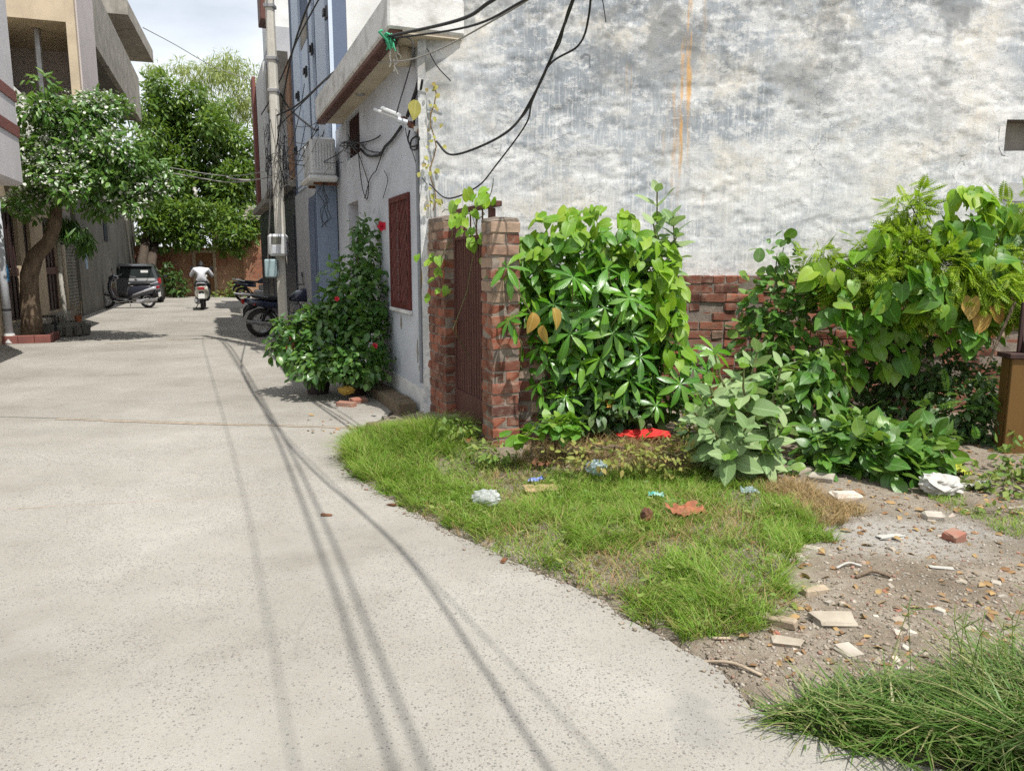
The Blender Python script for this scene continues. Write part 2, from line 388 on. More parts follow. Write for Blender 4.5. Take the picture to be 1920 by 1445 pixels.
def plaster_mat():
    """old lime wash over cement: pale, grey and cream patches, vertical brush streaks, rust runs"""
    t = NT('weathered_plaster'); v = t.pos()
    big = t.noise(t.pos((1, 1, 1.1)), .62, 12, .66); b2 = t.noise(t.pos((1, 1, 1.5), loc=(4, 0, 2)), 2.1, 9, .70)
    zs = t.node('ShaderNodeSeparateXYZ'); t.link(t.geo.outputs['Position'], zs.inputs[0])
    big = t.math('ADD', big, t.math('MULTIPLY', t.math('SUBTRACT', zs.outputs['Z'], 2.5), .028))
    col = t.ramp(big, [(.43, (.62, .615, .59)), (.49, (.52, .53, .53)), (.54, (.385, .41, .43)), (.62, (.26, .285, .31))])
    col = t.mix(t.ramp(b2, [(.51, 0.), (.57, .62)]), col, (.66, .655, .635))
    cream = t.ramp(t.noise(t.pos(loc=(8, 3, 1)), 1.25, 8, .68), [(.52, 0.), (.64, .65)])
    col = t.mix(cream, col, (.60, .55, .46))
    st = t.noise(t.pos((38, 38, 1.6)), 1.0, 7, .66)
    lowz = t.node('ShaderNodeSeparateXYZ'); t.link(t.geo.outputs['Position'], lowz.inputs[0])
    low = t.ramp(t.math('DIVIDE', lowz.outputs['Z'], 4.), [(.45, 1.), (.85, .35)])
    col = t.mix(t.math('MULTIPLY', low, t.ramp(st, [(.50, 0.), (.57, .35)])), col, (.42, .43, .44))
    st2 = t.noise(t.pos((55, 55, 3.), loc=(2, 0, 5)), 1.0, 6, .66)
    col = t.mix(t.math('MULTIPLY', low, t.ramp(st2, [(.53, 0.), (.57, .6)])), col, (.70, .69, .66))
    fl = t.noise(t.pos((1, 1, 1.5)), 6.5, 13, .78)
    col = t.mix(t.ramp(fl, [(.535, 0.), (.57, .55)]), col, (.33, .35, .37))
    fl2 = t.noise(t.pos((1, 1, 1.5), loc=(1, 1, 4)), 8., 13, .78)
    col = t.mix(t.ramp(fl2, [(.53, 0.), (.56, .55)]), col, (.67, .67, .655))
    spk = t.noise(t.pos((1, 1, 1.6), loc=(3, 1, 8)), 42., 5, .7)
    col = t.mix(t.ramp(spk, [(.60, 0.), (.70, .7)]), col, (.20, .20, .195))
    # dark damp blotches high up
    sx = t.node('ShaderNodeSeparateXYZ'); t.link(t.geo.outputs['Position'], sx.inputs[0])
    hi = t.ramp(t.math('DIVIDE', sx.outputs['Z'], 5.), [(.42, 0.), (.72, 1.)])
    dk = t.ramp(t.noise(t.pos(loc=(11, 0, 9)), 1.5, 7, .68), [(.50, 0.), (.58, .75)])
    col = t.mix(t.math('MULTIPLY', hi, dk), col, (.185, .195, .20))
    # rust runs
    def run(x0, w, z0, z1, amt):
        wob = t.math('MULTIPLY_ADD', t.noise(t.pos((.2, .2, 1.3), loc=(x0 * 7, 0, 0)), 1.4, 3), .09, x0 - .045)
        d = t.math('ABSOLUTE', t.math('SUBTRACT', sx.outputs['X'], wob))
        m = t.ramp(t.math('DIVIDE', d, w), [(.25, 1.), (1., 0.)])
        zz = t.math('MULTIPLY', t.ramp(t.math('DIVIDE', t.math('SUBTRACT', sx.outputs['Z'], z0), .5), [(0., 0.), (1., 1.)]),
                    t.ramp(t.math('DIVIDE', t.math('SUBTRACT', z1, sx.outputs['Z']), .12), [(0., 0.), (1., 1.)]))
        br = t.ramp(t.noise(t.pos((26, 26, 2.), loc=(x0, 0, 3)), 1., 6, .7), [(.42, .05), (.56, 1.)])
        return t.math('MULTIPLY', t.math('MULTIPLY', m, zz), t.math('MULTIPLY', br, amt))
    for a in RUST:
        col = t.mix(t.math('MULTIPLY', run(*a), .9), col, (.57, .32, .10))
    rid = t.node('ShaderNodeTexVoronoi', feature='DISTANCE_TO_EDGE'); rid.inputs['Scale'].default_value = 2.6
    dnn = t.node('ShaderNodeTexNoise'); dnn.inputs['Scale'].default_value = 5.; dnn.inputs['Detail'].default_value = 8; t.link(v, dnn.inputs['Vector'])
    t.link(t.mix(.35, v, dnn.outputs['Color'], 'ADD'), rid.inputs['Vector'])
    crk = t.math('MULTIPLY', t.ramp(rid.outputs['Distance'], [(0., 1.), (.012, 0.)]), t.ramp(t.noise(t.pos(loc=(9, 9, 2)), 1.4, 4), [(.52, 0.), (.6, 1.)]))
    col = t.mix(t.math('MULTIPLY', crk, .7), col, (.17, .175, .18))
    h = t.math('ADD', t.math('MULTIPLY', t.ramp(fl2, [(.50, 0.), (.56, 1.)]), .30), t.math('ADD', fl2, t.math('MULTIPLY', t.noise(t.pos((1, 1, 1.4)), 26., 8, .75), .6)))
    h = t.math('ADD', h, t.math('MULTIPLY', crk, -.8))
    h = t.math('ADD', h, t.math('MULTIPLY', spk, -.25))
    flaky = t.ramp(t.noise(t.pos(loc=(6, 2, 6)), 1.1, 5, .6), [(.42, .25), (.60, 1.)])
    h = t.math('MULTIPLY', h, flaky)
    return t.done(t.bsdf(col, .93, t.bump(h, .30, .013), .12))
YP = 7.40
def _r(px_, w, y0, y1, amt): return (Y(px_, 250, YP).x, w, Y(0, y1, YP).z, Y(0, y0, YP).z + (5 if y0 <= 0 else 0), amt)
RUST = [_r(1287, .028, 0, 260, .95), (_r(1276, .022, 60, 420, .9)), _r(1291, .02, 120, 330, .85), _r(1262, .02, 150, 400, .7), _r(1283, .05, 120, 230, .45), _r(1312, .025, 0, 160, .4), _r(1270, .05, 180, 380, .35),
        _r(1172, .014, 112, 190, .8), _r(1180, .012, 118, 215, .7), _r(1168, .04, 272, 305, .55), _r(1315, .05, 340, 385, .65), _r(1322, .02, 345, 410, .6), _r(1245, .02, 230, 330, .4), _r(1252, .015, 150, 260, .35)]
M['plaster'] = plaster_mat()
M['white'] = pm('white_house_paint', (.50, .525, .565), (.41, .425, .455), .85, 2.2, .3, 30, .006, lo=.4, hi=.72)
M['white_dirty'] = pm('white_worn', (.62, .62, .60), (.36, .35, .33), .88, 5., .4, 35, .008, lo=.45, hi=.75)
M['soffit'] = pm('soffit_cream', (.52, .46, .36), (.44, .38, .29), .85, 2., .15)
M['brown'] = pm('brown_paint', (.085, .035, .026), (.13, .06, .045), .6, 4., .2)
M['maroon'] = pm('maroon_paint', (.115, .028, .024), (.075, .02, .017), .5, 8., .15)
M['gate'] = pm('gate_brown_paint', (.075, .028, .024), (.115, .05, .04), .55, 5., .2, 30, .003, stretch=(3, 3, .6))
M['rust'] = pm('rust', (.20, .085, .04), (.09, .05, .035), .9, 12., .4)
M['bluegrey'] = pm('blue_grey_paint', (.54, .61, .71), (.48, .55, .65), .8, 1.6, .15)
M['slate'] = pm('slate_paint', (.115, .145, .21), (.10, .125, .18), .8, 2., .15)
M['palewall'] = pm('pale_wall', (.66, .66, .64), (.52, .52, .50), .85, 2.5, .3)
M['greywall'] = pm('grey_wall', (.42, .425, .44), (.34, .345, .36), .88, 2.2, .3)
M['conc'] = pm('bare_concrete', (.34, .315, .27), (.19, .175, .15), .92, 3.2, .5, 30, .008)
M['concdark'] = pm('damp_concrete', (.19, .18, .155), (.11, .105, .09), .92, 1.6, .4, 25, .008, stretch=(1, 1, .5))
M['navy'] = pm('navy_panel', (.022, .026, .042), (.03, .033, .05), .45, 2., .1)
M['beige'] = pm('beige_paint', (.56, .46, .33), (.44, .36, .26), .88, 2.6, .3)
M['pink'] = pm('pinkish_wall', (.56, .50, .48), (.48, .43, .42), .85, 2.2, .25)
M['pinkwash'] = pm('pinkish_white_wash', (.60, .57, .57), (.52, .50, .505), .85, 2.5, .2)
M['band'] = pm('brown_red_band', (.22, .085, .07), (.17, .07, .06), .7, 6., .1)
M['door'] = pm('dark_door', (.06, .03, .027), (.035, .02, .018), .6, 8., .2, stretch=(4, 4, .5))
M['doorwood'] = pm('weathered_wood_door', (.24, .125, .06), (.13, .07, .04), .8, 6., .3, stretch=(5, 5, .4))
M['wood'] = pm('yellow_wood', (.135, .072, .02), (.09, .048, .014), .6, 3., .15, 40, .002, stretch=(6, 6, .3))
M['oldwood'] = pm('grey_wood', (.42, .34, .25), (.27, .21, .15), .85, 9., .4, stretch=(1, 4, 1))
M['bark'] = pm('bark', (.20, .15, .105), (.09, .065, .045), .95, 9., 1., 14, .06, stretch=(1, 1, .35))
M['barkdark'] = pm('bark_dark', (.085, .065, .05), (.05, .04, .03), .95, 7., .8, 14, .02, stretch=(1, 1, .35))
M['stem'] = pm('green_stem', (.13, .16, .06), (.16, .12, .06), .7, 14., .2)
M['metal'] = pm('galvanised_metal', (.42, .42, .42), (.30, .29, .28), .45, 9., .15, metal=.7)
M['pole'] = pm('concrete_pole', (.54, .52, .46), (.42, .40, .35), .9, 4., .4, 30, .006, stretch=(1, 1, .5))
M['cable'] = pm('black_cable', (.018, .018, .02), (.03, .03, .032), .55, 8., 0.)
M['cablegrey'] = pm('grey_cable', (.30, .29, .27), (.24, .23, .22), .6, 8., 0.)
M['meter'] = pm('meter_plastic', (.56, .57, .57), (.48, .49, .49), .4, 6., 0.)
M['black'] = pm('black_plastic', (.014, .014, .016), (.02, .02, .022), .4, 8., 0., spec=.4)
M['rubber'] = pm('tyre_rubber', (.025, .024, .023), (.05, .047, .043), .85, 20., .3)
M['grass'] = leafmat('grass_blades', (.125, .27, .035), (.20, .37, .06), (.40, .35, .15), .34, .5, .3, False)
M['grassdark'] = leafmat('long_grass_blades', (.055, .14, .025), (.11, .21, .05), (.36, .34, .17), .28, .45, .35, False)
M['straw'] = leafmat('dry_straw', (.36, .27, .13), (.28, .20, .10), (.45, .37, .20), .2, .8, .1, False)

# ================================================================== GROUND
EDGE_PX = [(735, 772), (690, 798), (648, 822), (634, 848), (652, 885), (720, 930), (800, 975), (862, 1006), (945, 1046), (1050, 1088), (1150, 1142),
           (1252, 1197), (1305, 1234), (1352, 1262), (1392, 1300), (1440, 1345), (1560, 1392), (1720, 1428), (1900, 1470), (2200, 1520)]
EDGE = [G(*q).xy for q in EDGE_PX]
EDGE = [FW(1.80, 11.5).xy, FW(1.78, 9.0).xy] + EDGE + [Vector((6, 1.2)), Vector((12, 0.6))]
EX = np.array([[q.x, q.y] for q in EDGE])
def edge_dist(x, y):
    """signed distance to the road edge, positive on the plot's side (right / far of the line)"""
    x = np.asarray(x, float); y = np.asarray(y, float)
    best = np.full(x.shape, 1e9); sgn = np.ones(x.shape)
    for (ax, ay), (bx, by) in zip(EX[:-1], EX[1:]):
        dx, dy = bx - ax, by - ay; L2 = dx * dx + dy * dy
        t = np.clip(((x - ax) * dx + (y - ay) * dy) / L2, 0, 1)
        qx, qy = ax + t * dx, ay + t * dy
        d = np.hypot(x - qx, y - qy); cr = dx * (y - ay) - dy * (x - ax)
        m = d < best - 1e-9; best = np.where(m, d, best); sgn = np.where(m, np.sign(cr), sgn)
    return best * sgn
def sstep(a, b, x):
    t = np.clip((np.asarray(x, float) - a) / (b - a), 0, 1); return t * t * (3 - 2 * t)
def zg(x, y):
    """height of the waste ground"""
    x = np.asarray(x, float); y = np.asarray(y, float); d = edge_dist(x, y)
    z = -.05 + .062 * sstep(-.06, .10, d) + .02 * sstep(.1, .6, d)
    z = z + .13 * sstep(5.0, 6.2, y) * sstep(.15, .9, d) * (1 - .5 * sstep(1.6, 3.2, x))
    z = z + .07 * np.exp(-((x - .75) ** 2 / .35 + (y - 5.5) ** 2 / .12))
    z = z + (.028 * (fbm(x * 2.1, y * 2.1, 3) - .47) + .018 * (fbm(x * 9, y * 9, 5) - .47)) * sstep(.0, .3, d)
    return z
def ZG(x, y): return float(zg(np.array([x]), np.array([y]))[0])

mb = MB(); mb.box(-400, 400, -60, 900, -.6, -.5)
mb.v = [(x, y, (-.07 if z > -.55 else z)) for x, y, z in mb.v]
o = mb.build('ground', M['dirt']); tag(o, 'bare earth ground reaching away to the horizon', 'ground', kind='structure')

# waste plot beside the road
nx, ny = 330, 240
gx, gy = np.meshgrid(np.linspace(-2.4, 9., nx), np.linspace(.6, 7.9, ny)); gz = zg(gx, gy)
V = np.stack([gx, gy, gz], -1).reshape(-1, 3)
ii = np.arange(nx * ny).reshape(ny, nx)
F = np.stack([ii[:-1, :-1], ii[:-1, 1:], ii[1:, 1:], ii[1:, :-1]], -1).reshape(-1, 4)
o = inst('waste_ground', arr_mesh('waste_ground', V, F, M['dirt'], smooth=True))
tag(o, 'trampled earth plot strewn with rubble between road and brick wall', 'ground', kind='structure')

# concrete road, cast in slabs
road = empty('road', (0, 0, 0), 0, 'pale concrete lane with exposed stones running into the alley', 'road', kind='structure')
def clip_poly(poly, a, b):
    """keep the part of a polygon left of the line a->b"""
    out = []
    def side(q): return (b.x - a.x) * (q.y - a.y) - (b.y - a.y) * (q.x - a.x)
    for i in range(len(poly)):
        p_, q = poly[i], poly[(i + 1) % len(poly)]; sp_, sq = side(p_), side(q)
        if sp_ >= 0: out.append(p_)
        if (sp_ >= 0) != (sq >= 0): out.append(p_ + (q - p_) * (sp_ / (sp_ - sq)))
    return out
right = []
for i in range(len(EDGE) - 1):
    a, b = EDGE[i], EDGE[i + 1]; k = max(1, int((b - a).length / .07))
    for j in range(k):
        q = a + (b - a) * (j / k); right.append(q + Vector((random.gauss(0, .012), random.gauss(0, .012))))
right = [FW(2.1, 45).xy, FW(2.1, 11.6).xy] + right[3:] + [Vector((12, .6))]
outline = [FW(-4.6, 45, 0, THL).xy] + [FW(-4.6, -6, 0, THL).xy, Vector((12, -6)), Vector((12, .6))]
full = outline[:3] + right[::-1]
full = full[::-1]
area = sum(full[i].x * full[(i + 1) % len(full)].y - full[(i + 1) % len(full)].x * full[i].y for i in range(len(full)))
if area < 0: full = full[::-1]
seams = [(G(0, 955).xy, G(640, 921).xy), (G(0, 781).xy, G(640, 800).xy), (G(0, 655).xy, G(500, 628).xy)]
def cut(a, b):
    d = (b - a).normalized(); return a - d * 30, b + d * 30
cuts = [cut(*q) for q in seams]
GAP = .003
slabs = []
rest = full
tops = [0.0, -.004, .004, .000]
for i, (a, b) in enumerate(cuts):
    nrm = Vector((-(b - a).y, (b - a).x)).normalized(); GAP = (.005, .0008, .0008)[i]
    near = clip_poly(rest, b - nrm * GAP, a - nrm * GAP)    # side towards the camera
    rest = clip_poly(rest, a + nrm * GAP, b + nrm * GAP)
    slabs.append(near)
slabs.append(rest)
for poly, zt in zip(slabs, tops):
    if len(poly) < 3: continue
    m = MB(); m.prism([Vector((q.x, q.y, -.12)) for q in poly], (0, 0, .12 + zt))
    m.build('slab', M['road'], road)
# earth lying in the open joints
M['silt'] = pm('joint_silt', (.36, .30, .23), (.24, .20, .155), .95, 14., .6, 60, .01)
for k, ((a, b), w, x0, x1) in enumerate(zip(seams, (.012, .10, .10), (-.25, .18, .35), (1.2, 1.05, 1.0))):
    m = MB(); L = b - a; d = L.normalized(); n_ = Vector((-d.y, d.x)); pts = []; N = 70
    up, dn = [], []
    for i in range(N + 1):
        t_ = x0 + (x1 - x0) * i / N; c = a + L * t_
        w1 = w * (.1 + 1.3 * max(0, float(fbm(t_ * 14, k * 3.3)) - .18)); w2 = w * .5 * float(fbm(t_ * 19, 9 + k))
        up.append(c + n_ * w2); dn.append(c - n_ * w1)
    zt = max(tops[k], tops[k + 1]) if k < 1 else tops[k]
    v = [(q.x, q.y, zt + .004) for q in up + dn]; f = [[i, i + N + 1, i + N + 2, i + 1] for i in range(N)]
    m.add(v, f); o = m.build('joint_fill', M['silt'], road)

# ================================================================== BRICKWORK
def brick_mesh(name, l, w, h, mat, seed):
    rr = random.Random(seed); m = MB(); m.box(-l / 2, l / 2, -w / 2, w / 2, -h / 2, h / 2, 0, .006)
    m.v = [(x + rr.gauss(0, .004), y + rr.gauss(0, .004), z + rr.gauss(0, .0035)) for x, y, z in m.v]
    return m.mesh(name, mat)
CH = .0855
STRETCH = [brick_mesh('brick_stretcher', .224, .108, .074, M['brick'], i) for i in range(4)]
HEAD = [brick_mesh('brick_header', .106, .108, .074, M['brick'], 20 + i) for i in range(3)]
STRETCH_O = [brick_mesh('brick_stretcher_worn', .222, .108, .073, M['brick_old'], 40 + i) for i in range(4)]
HEAD_O = [brick_mesh('brick_header_worn', .104, .108, .073, M['brick_old'], 60 + i) for i in range(3)]
STRETCH_P = [brick_mesh('brick_stretcher_limed', .222, .108, .073, M['brick_pale'], 80 + i) for i in range(3)]
HEAD_P = [brick_mesh('brick_header_limed', .104, .108, .073, M['brick_pale'], 90 + i) for i in range(3)]

def lay(parent, me, x, y, z, rz=0., j=.007):
    o = inst('brick', me, parent)
    o.location = (x + random.gauss(0, j * .4), y + random.gauss(0, j), z)
    o.rotation_euler = (random.gauss(0, .02), random.gauss(0, .016), rz + random.gauss(0, .02)); return o
def brick_run(parent, x0, x1, yc, z0, courses, face=-1, old=False, top=None, half=.054, mortar=True):
    """single-skin wall along local x, bricks proud of the mortar on the face side"""
    for c in range(courses):
        z = z0 + (c + .5) * CH; off = (0, .117)[c % 2]; x = x0 - off
        while x < x1 - .02:
            hd = random.random() < .22; L = .115 if hd else .234
            a, b = max(x, x0), min(x + L, x1)
            if b - a > .05 and (top is None or z < top((a + b) / 2)):
                st, hs = (STRETCH_O, HEAD_O) if (old or random.random() < .4) else (STRETCH, HEAD)
                if random.random() < .08: st, hs = STRETCH_P, HEAD_P
                me = random.choice(st if b - a > .17 else hs); o = lay(parent, me, (a + b) / 2, yc, z)
                full = .224 if b - a > .17 else .106
                o.scale.x = (b - a - .010) / full
            x += L
    if mortar:
        m = MB(); hgt = courses * CH
        N = 40; ins = .009
        for i in range(N):
            a = x0 + .004 + (x1 - x0 - .008) * i / N; b = x0 + .004 + (x1 - x0 - .008) * (i + 1) / N
            h_ = hgt - .012 if top is None else min(hgt, max(.05, top((a + b) / 2))) - .02
            m.box(a, b, yc - half + ins, yc + half - ins, z0, z0 + h_ if top is None else h_)
        m.build('mortar', M['mortar'], parent)

# long boundary wall under the plaster
bw = empty('brick_boundary_wall', (0, 7.27, 0), 0, 'low red brick boundary wall behind the weeds under the plaster', 'brick wall')
BW_X0, BW_X1 = .95, 5.05
brick_run(bw, BW_X0, BW_X1, .06, .03, 16)
m = MB(); m.box(BW_X1 + .004, 8.5, .012, .108, -.02, 1.37); m.build('rendered_end', M['mortar'], bw)

# gate piers
def pier(name, label, n0, n1, s0, s1, z0, courses, pale_from=99, ragged=0):
    e = empty(name, FW(0, 0), THR, label, 'brick pier')
    L = s1 - s0
    for c in range(courses):
        z = z0 + (c + .5) * CH
        pal = c >= pale_from
        def pick(big):
            if pal and random.random() < .75: return random.choice(STRETCH_P if big else HEAD_P)
            if random.random() < .4: return random.choice(STRETCH_O if big else HEAD_O)
            return random.choice(STRETCH if big else HEAD)
        if L < .3:
            if c % 2 == 0:
                for q in (n0 + .056, n1 - .056):
                    o = lay(e, pick(True), q, (s0 + s1) / 2, z, math.pi / 2, .003); o.location.x = q + random.gauss(0, .003)
            else:
                for q in (s0 + .056, s1 - .056): lay(e, pick(True), (n0 + n1) / 2, q, z, 0, .003)
        else:
            s = s0 - (0, .117)[c % 2]
            while s < s1 - .02:
                a, b = max(s, s0), min(s + .234, s1)
                if b - a > .04:
                    for q in (n0 + .056, n1 - .056):
                        big = b - a > .17
                        o = lay(e, pick(big), q, (a + b) / 2, z, math.pi / 2, .003); o.scale.x = (b - a - .01) / (.224 if big else .106)
                s += .234
    m = MB(); m.box(n0 + .010, n1 - .010, s0 + .010, s1 - .010, z0, z0 + courses * CH - .01)
    m.build('mortar', M['mortar'], e)
    cap = MB(); cap.box(n0 + .004, n1 - .006, s0 + .008, s1 - .008, z0 + courses * CH - .012, z0 + courses * CH + .03, 0, .012)
    cap.v = [(x + random.gauss(0, .006), y + random.gauss(0, .006), z + random.gauss(0, .008)) for x, y, z in cap.v]
    cap.build('cement_cap', M['mortar'], e)
    return e
PIER1 = pier('gate_pier', 'narrow brick gate pier with pale limed top, right of brown gate', 1.95, 2.18, 5.36, 5.60, .10, 20, 13)
PIER2 = pier('gate_pier', 'wider brick gate pier joined to the white house corner', 1.955, 2.185, 6.60, 7.16, 0.0, 22, 18)
# broken stub of wall leaving the pier, mostly under the bush
st = empty('broken_wall_stub', FW(2.185, 5.45), R(3), 'broken stub of brick wall shaded by the bush beside the gate pier', 'brick wall')
brick_run(st, .0, .95, .06, .10, 12, old=True, top=lambda x: 1.10 - .75 * x)

# ================================================================== GATE
gt = empty('metal_gate', FW(0, 0), THR, 'narrow brown corrugated metal gate between two brick piers', 'gate')
GS0, GS1 = 5.615, 6.585
m = MB(); zb, zt = .26, 1.70
N = 14; rib = []
for i in range(N):
    a = GS0 + .03 + (GS1 - GS0 - .06) * i / N; b = GS0 + .03 + (GS1 - GS0 - .06) * (i + 1) / N; w = b - a
    rib += [(2.055, a), (2.055, a + .55 * w), (2.075, a + .65 * w), (2.075, a + .9 * w)]
rib.append((2.055, GS1 - .03))
v = [(n, s, z) for z in (zb + .14, zt) for n, s in rib] + [(n + .006, s, z) for z in (zb + .14, zt) for n, s in rib]
k = len(rib); f = [[i, i + 1, k + i + 1, k + i] for i in range(k - 1)] + [[2 * k + i, 3 * k + i, 3 * k + i + 1, 2 * k + i + 1] for i in range(k - 1)]
m.add(v, f); m.build('ribbed_sheet', M['gate'], gt)
MB().box(2.045, 2.085, GS0 + .01, GS1 - .01, .07, zb + .135, 0, .004).build('bottom_plate', M['gate'], gt)
fr = MB(); fr.box(2.04, 2.08, GS0, GS0 + .03, zb, 1.92, 0, .004); fr.box(2.04, 2.08, GS1 - .03, GS1, zb, 1.92, 0, .004)
fr.box(2.04, 2.08, GS0 + .032, GS1 - .032, zt + .002, zt + .03, 0, .003); fr.build('frame', M['gate'], gt)
tb = MB(); tb.box(2.035, 2.085, GS0 - .12, GS1 + .08, 1.925, 1.965, 0, .004); tb.build('top_bar', M['brown'], gt)
for i in range(6):
    q = GS0 + .1 + i * .15
    MB().tube([(2.06, q, zt + .03), (2.06, q, 1.926)], .007, 6).build('upper_bar', M['gate'], gt)
lt = MB(); lt.tube([(2.03, GS1 - .13, 1.0), (2.03, GS1 + .02, 1.0)], .009, 6); lt.tube([(2.03, GS1 - .1, 1.0), (2.03, GS1 - .1, .86)], .007, 6)
lt.build('latch', M['rust'], gt)
MB().tube([(2.03, GS0 + .045, .2), (2.035, GS0 + .05, .95)], .018, 7).build('timber_prop', M['oldwood'], gt)

# ================================================================== PLASTERED BUILDING
pb = empty('plastered_building', (0, YP, 0), 0, 'tall blank building wall of peeling lime-washed plaster with rust streaks', 'building')
nx, nz = 420, 260
X0, X1, Z1 = -.835, 8.5, 5.1
gx, gz = np.meshgrid(np.linspace(X0, X1, nx), np.linspace(-.05, Z1, nz))
dis = .035 * (fbm(gx * 1.1, gz * 1.1, 31, 4) - .47) + .014 * (fbm(gx * 3.1, gz * 4.2, 35, 5) - .47) + .012 * (fbm(gx * 11, gz * 15, 37, 4) - .47)
pit = fbm(gx * 4.6, gz * 8.5, 51, 5); dis = dis - .007 * sstep(.56, .585, pit)
hole = ((gx > Y(1884, 250, YP).x) & (gx < Y(1996, 250, YP).x) & (gz > Y(0, 286, YP).z) & (gz < Y(0, 224, YP).z))
V = np.stack([gx, -.01 - dis, gz], -1).reshape(-1, 3); ii = np.arange(nx * nz).reshape(nz, nx)
F = np.stack([ii[:-1, :-1], ii[:-1, 1:], ii[1:, 1:], ii[1:, :-1]], -1)
hm = hole[:-1, :-1] & hole[1:, 1:]
F = F[~hm].reshape(-1, 4)
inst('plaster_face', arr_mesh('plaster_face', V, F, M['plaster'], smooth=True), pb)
hx0, hx1, hz0, hz1 = Y(1884, 250, YP).x, Y(1996, 250, YP).x, Y(0, 286, YP).z, Y(0, 224, YP).z
c = MB(); c.box(X0 + .02, hx0, .05, .25, -.05, Z1 - .02); c.box(hx1, X1, .05, .25, -.05, Z1 - .02)
c.box(hx0 + .001, hx1 - .001, .05, .25, -.05, hz0); c.box(hx0 + .001, hx1 - .001, .05, .25, hz1, Z1 - .02)
c.build('masonry_core', M['mortar'], pb)
c = MB(); c.box(X0 + 3.2, X1, .252, 5., -.05, Z1 - .05); c.build('rear_mass', M['conc'], pb)
vt = MB(); vt.box(hx0 - .01, hx1 + .01, .2, .22, hz0 - .01, hz1 + .01); vw = vt.build('vent_opening', M['conc'], pb)
def patch(name, cx_, cz_, rx, rz, mat, parent, thick=.02, hole=None):
    pts = []
    for i in range(28):
        a = 2 * math.pi * i / 28; k = .85 + .3 * float(fbm(math.cos(a) * 2 + cx_, math.sin(a) * 2 + cz_, 77))
        ca, sa = math.cos(a), math.sin(a); e_ = .55
        pts.append(Vector((cx_ + rx * k * math.copysign(abs(ca) ** e_, ca), -.005, cz_ + rz * k * math.copysign(abs(sa) ** e_, sa))))
    m_ = MB()
    if hole:
        inner = [Vector((min(max(q.x, hole[0]), hole[1]), -.005, min(max(q.z, hole[2]), hole[3]))) for q in pts]
        n_ = 28; v_ = [q + Vector((0, -thick, 0)) for q in pts] + [q + Vector((0, -thick, 0)) for q in inner] + [q + Vector((0, .03, 0)) for q in pts] + [q + Vector((0, .08, 0)) for q in inner]
        f_ = []
        for i in range(n_):
            j = (i + 1) % n_
            f_ += [[i, j, n_ + j, n_ + i], [2 * n_ + i, 2 * n_ + j, j, i], [n_ + i, n_ + j, 3 * n_ + j, 3 * n_ + i]]
        m_.add(v_, f_)
    else: m_.prism([q + Vector((0, .03, 0)) for q in pts], (0, -thick - .03, 0))
    return m_.build(name, mat, parent)
M['patch'] = pm('cement_patch', (.36, .365, .36), (.46, .46, .445), .92, 6., .5, 40, .006)
patch('cement_patch', (hx0 + hx1) / 2, (hz0 + hz1) / 2, (hx1 - hx0) * .56, (hz1 - hz0) * .70, M['plaster'], pb, .004, (hx0, hx1, hz0, hz1))
q = Y(1905, 360, YP); patch('cement_patch', q.x, q.z, .14, .085, M['patch'], pb, .03)
# chipped corner render
ck = MB(); N = 90; ring = []
for i in range(N):
    z = -.02 + (Z1 + .0) * i / (N - 1); w1 = .03 + .05 * float(fbm(z * 3.1, 2.2, 5)); w2 = .02 + .035 * float(fbm(z * 5.1, 7.2, 9))
    ring.append([(X0 - w2 * .5, -.02 - w2, z), (X0 + w1, -.03 - w2 * .7, z), (X0 + w1 + .02, .05, z), (X0 - w2 * .2, .06, z)])
ck.loft(ring); ck.build('corner_render', M['plaster'], pb)

# ================================================================== WHITE HOUSE
wh = empty('white_house', FW(0, 0), THR, 'single storey white house with brown-trimmed eave and red window grille', 'house')
HN, HT = 1.95, .23
w_s0, w_s1, w_z0, w_z1 = NS(770, 470, HN)[1], NS(736, 470, HN)[1], 1.05, 2.19
d_s0, d_s1, d_z1 = 10.55, 11.32, 2.34
v_s0, v_s1, v_z0, v_z1 = 10.3, 11.3, 2.93, 3.47
HS0, HS1 = 7.19, 11.40
wm = MB()
def wallgrid(mb, n0, n1, ss, zz, holes):
    for a, b in zip(ss[:-1], ss[1:]):
        for c_, d_ in zip(zz[:-1], zz[1:]):
            if any(h[0] <= (a + b) / 2 <= h[1] and h[2] <= (c_ + d_) / 2 <= h[3] for h in holes): continue
            mb.box(n0, n1, a, b, c_, d_)
holes = [(w_s0, w_s1, w_z0, w_z1), (d_s0, d_s1, -.1, d_z1), (v_s0, v_s1, v_z0, v_z1)]
wallgrid(wm, HN, HN + HT, [HS0, w_s0, w_s1, v_s0, d_s0, v_s1, d_s1, HS1], [-.05, w_z0, w_z1, d_z1, v_z0, v_z1, 3.499], holes)
wm.build('wall', M['white'], wh)
pl = MB(); pl.box(HN - .015, HN - .001, HS0 + .02, HS1 - .9, -.03, .28); pl.build('plinth_band', M['white_dirty'], wh)
# eave
ev = MB(); ev.box(1.60, 2.3, 7.0, 11.75, 3.53, 3.84, 0, .02)
evo = ev.build('eave_slab', M['white_dirty'], wh)
MB().box(1.735, 2.28, 7.02, 11.73, 3.50, 3.529).build('soffit', M['soffit'], evo)
MB().box(1.612, 1.733, 7.03, 11.72, 3.475, 3.529, 0, .008).build('brown_trim', M['brown'], evo)
MB().lathe([(.0, 3.482), (.05, 3.484), (.055, 3.499)], FW(0, 0, 0, 0) + Vector((1.84, 9.6, 0)), 'z', 14).build('soffit_lamp', M['metal'], evo)
lamp = MB().lathe([(.0, 3.33), (.075, 3.34), (.09, 3.40), (.06, 3.48), (.05, 3.498)], (1.85, 7.45, 0), 'z', 16).build('porch_globe_lamp', M['soffit'], wh, smooth=True)
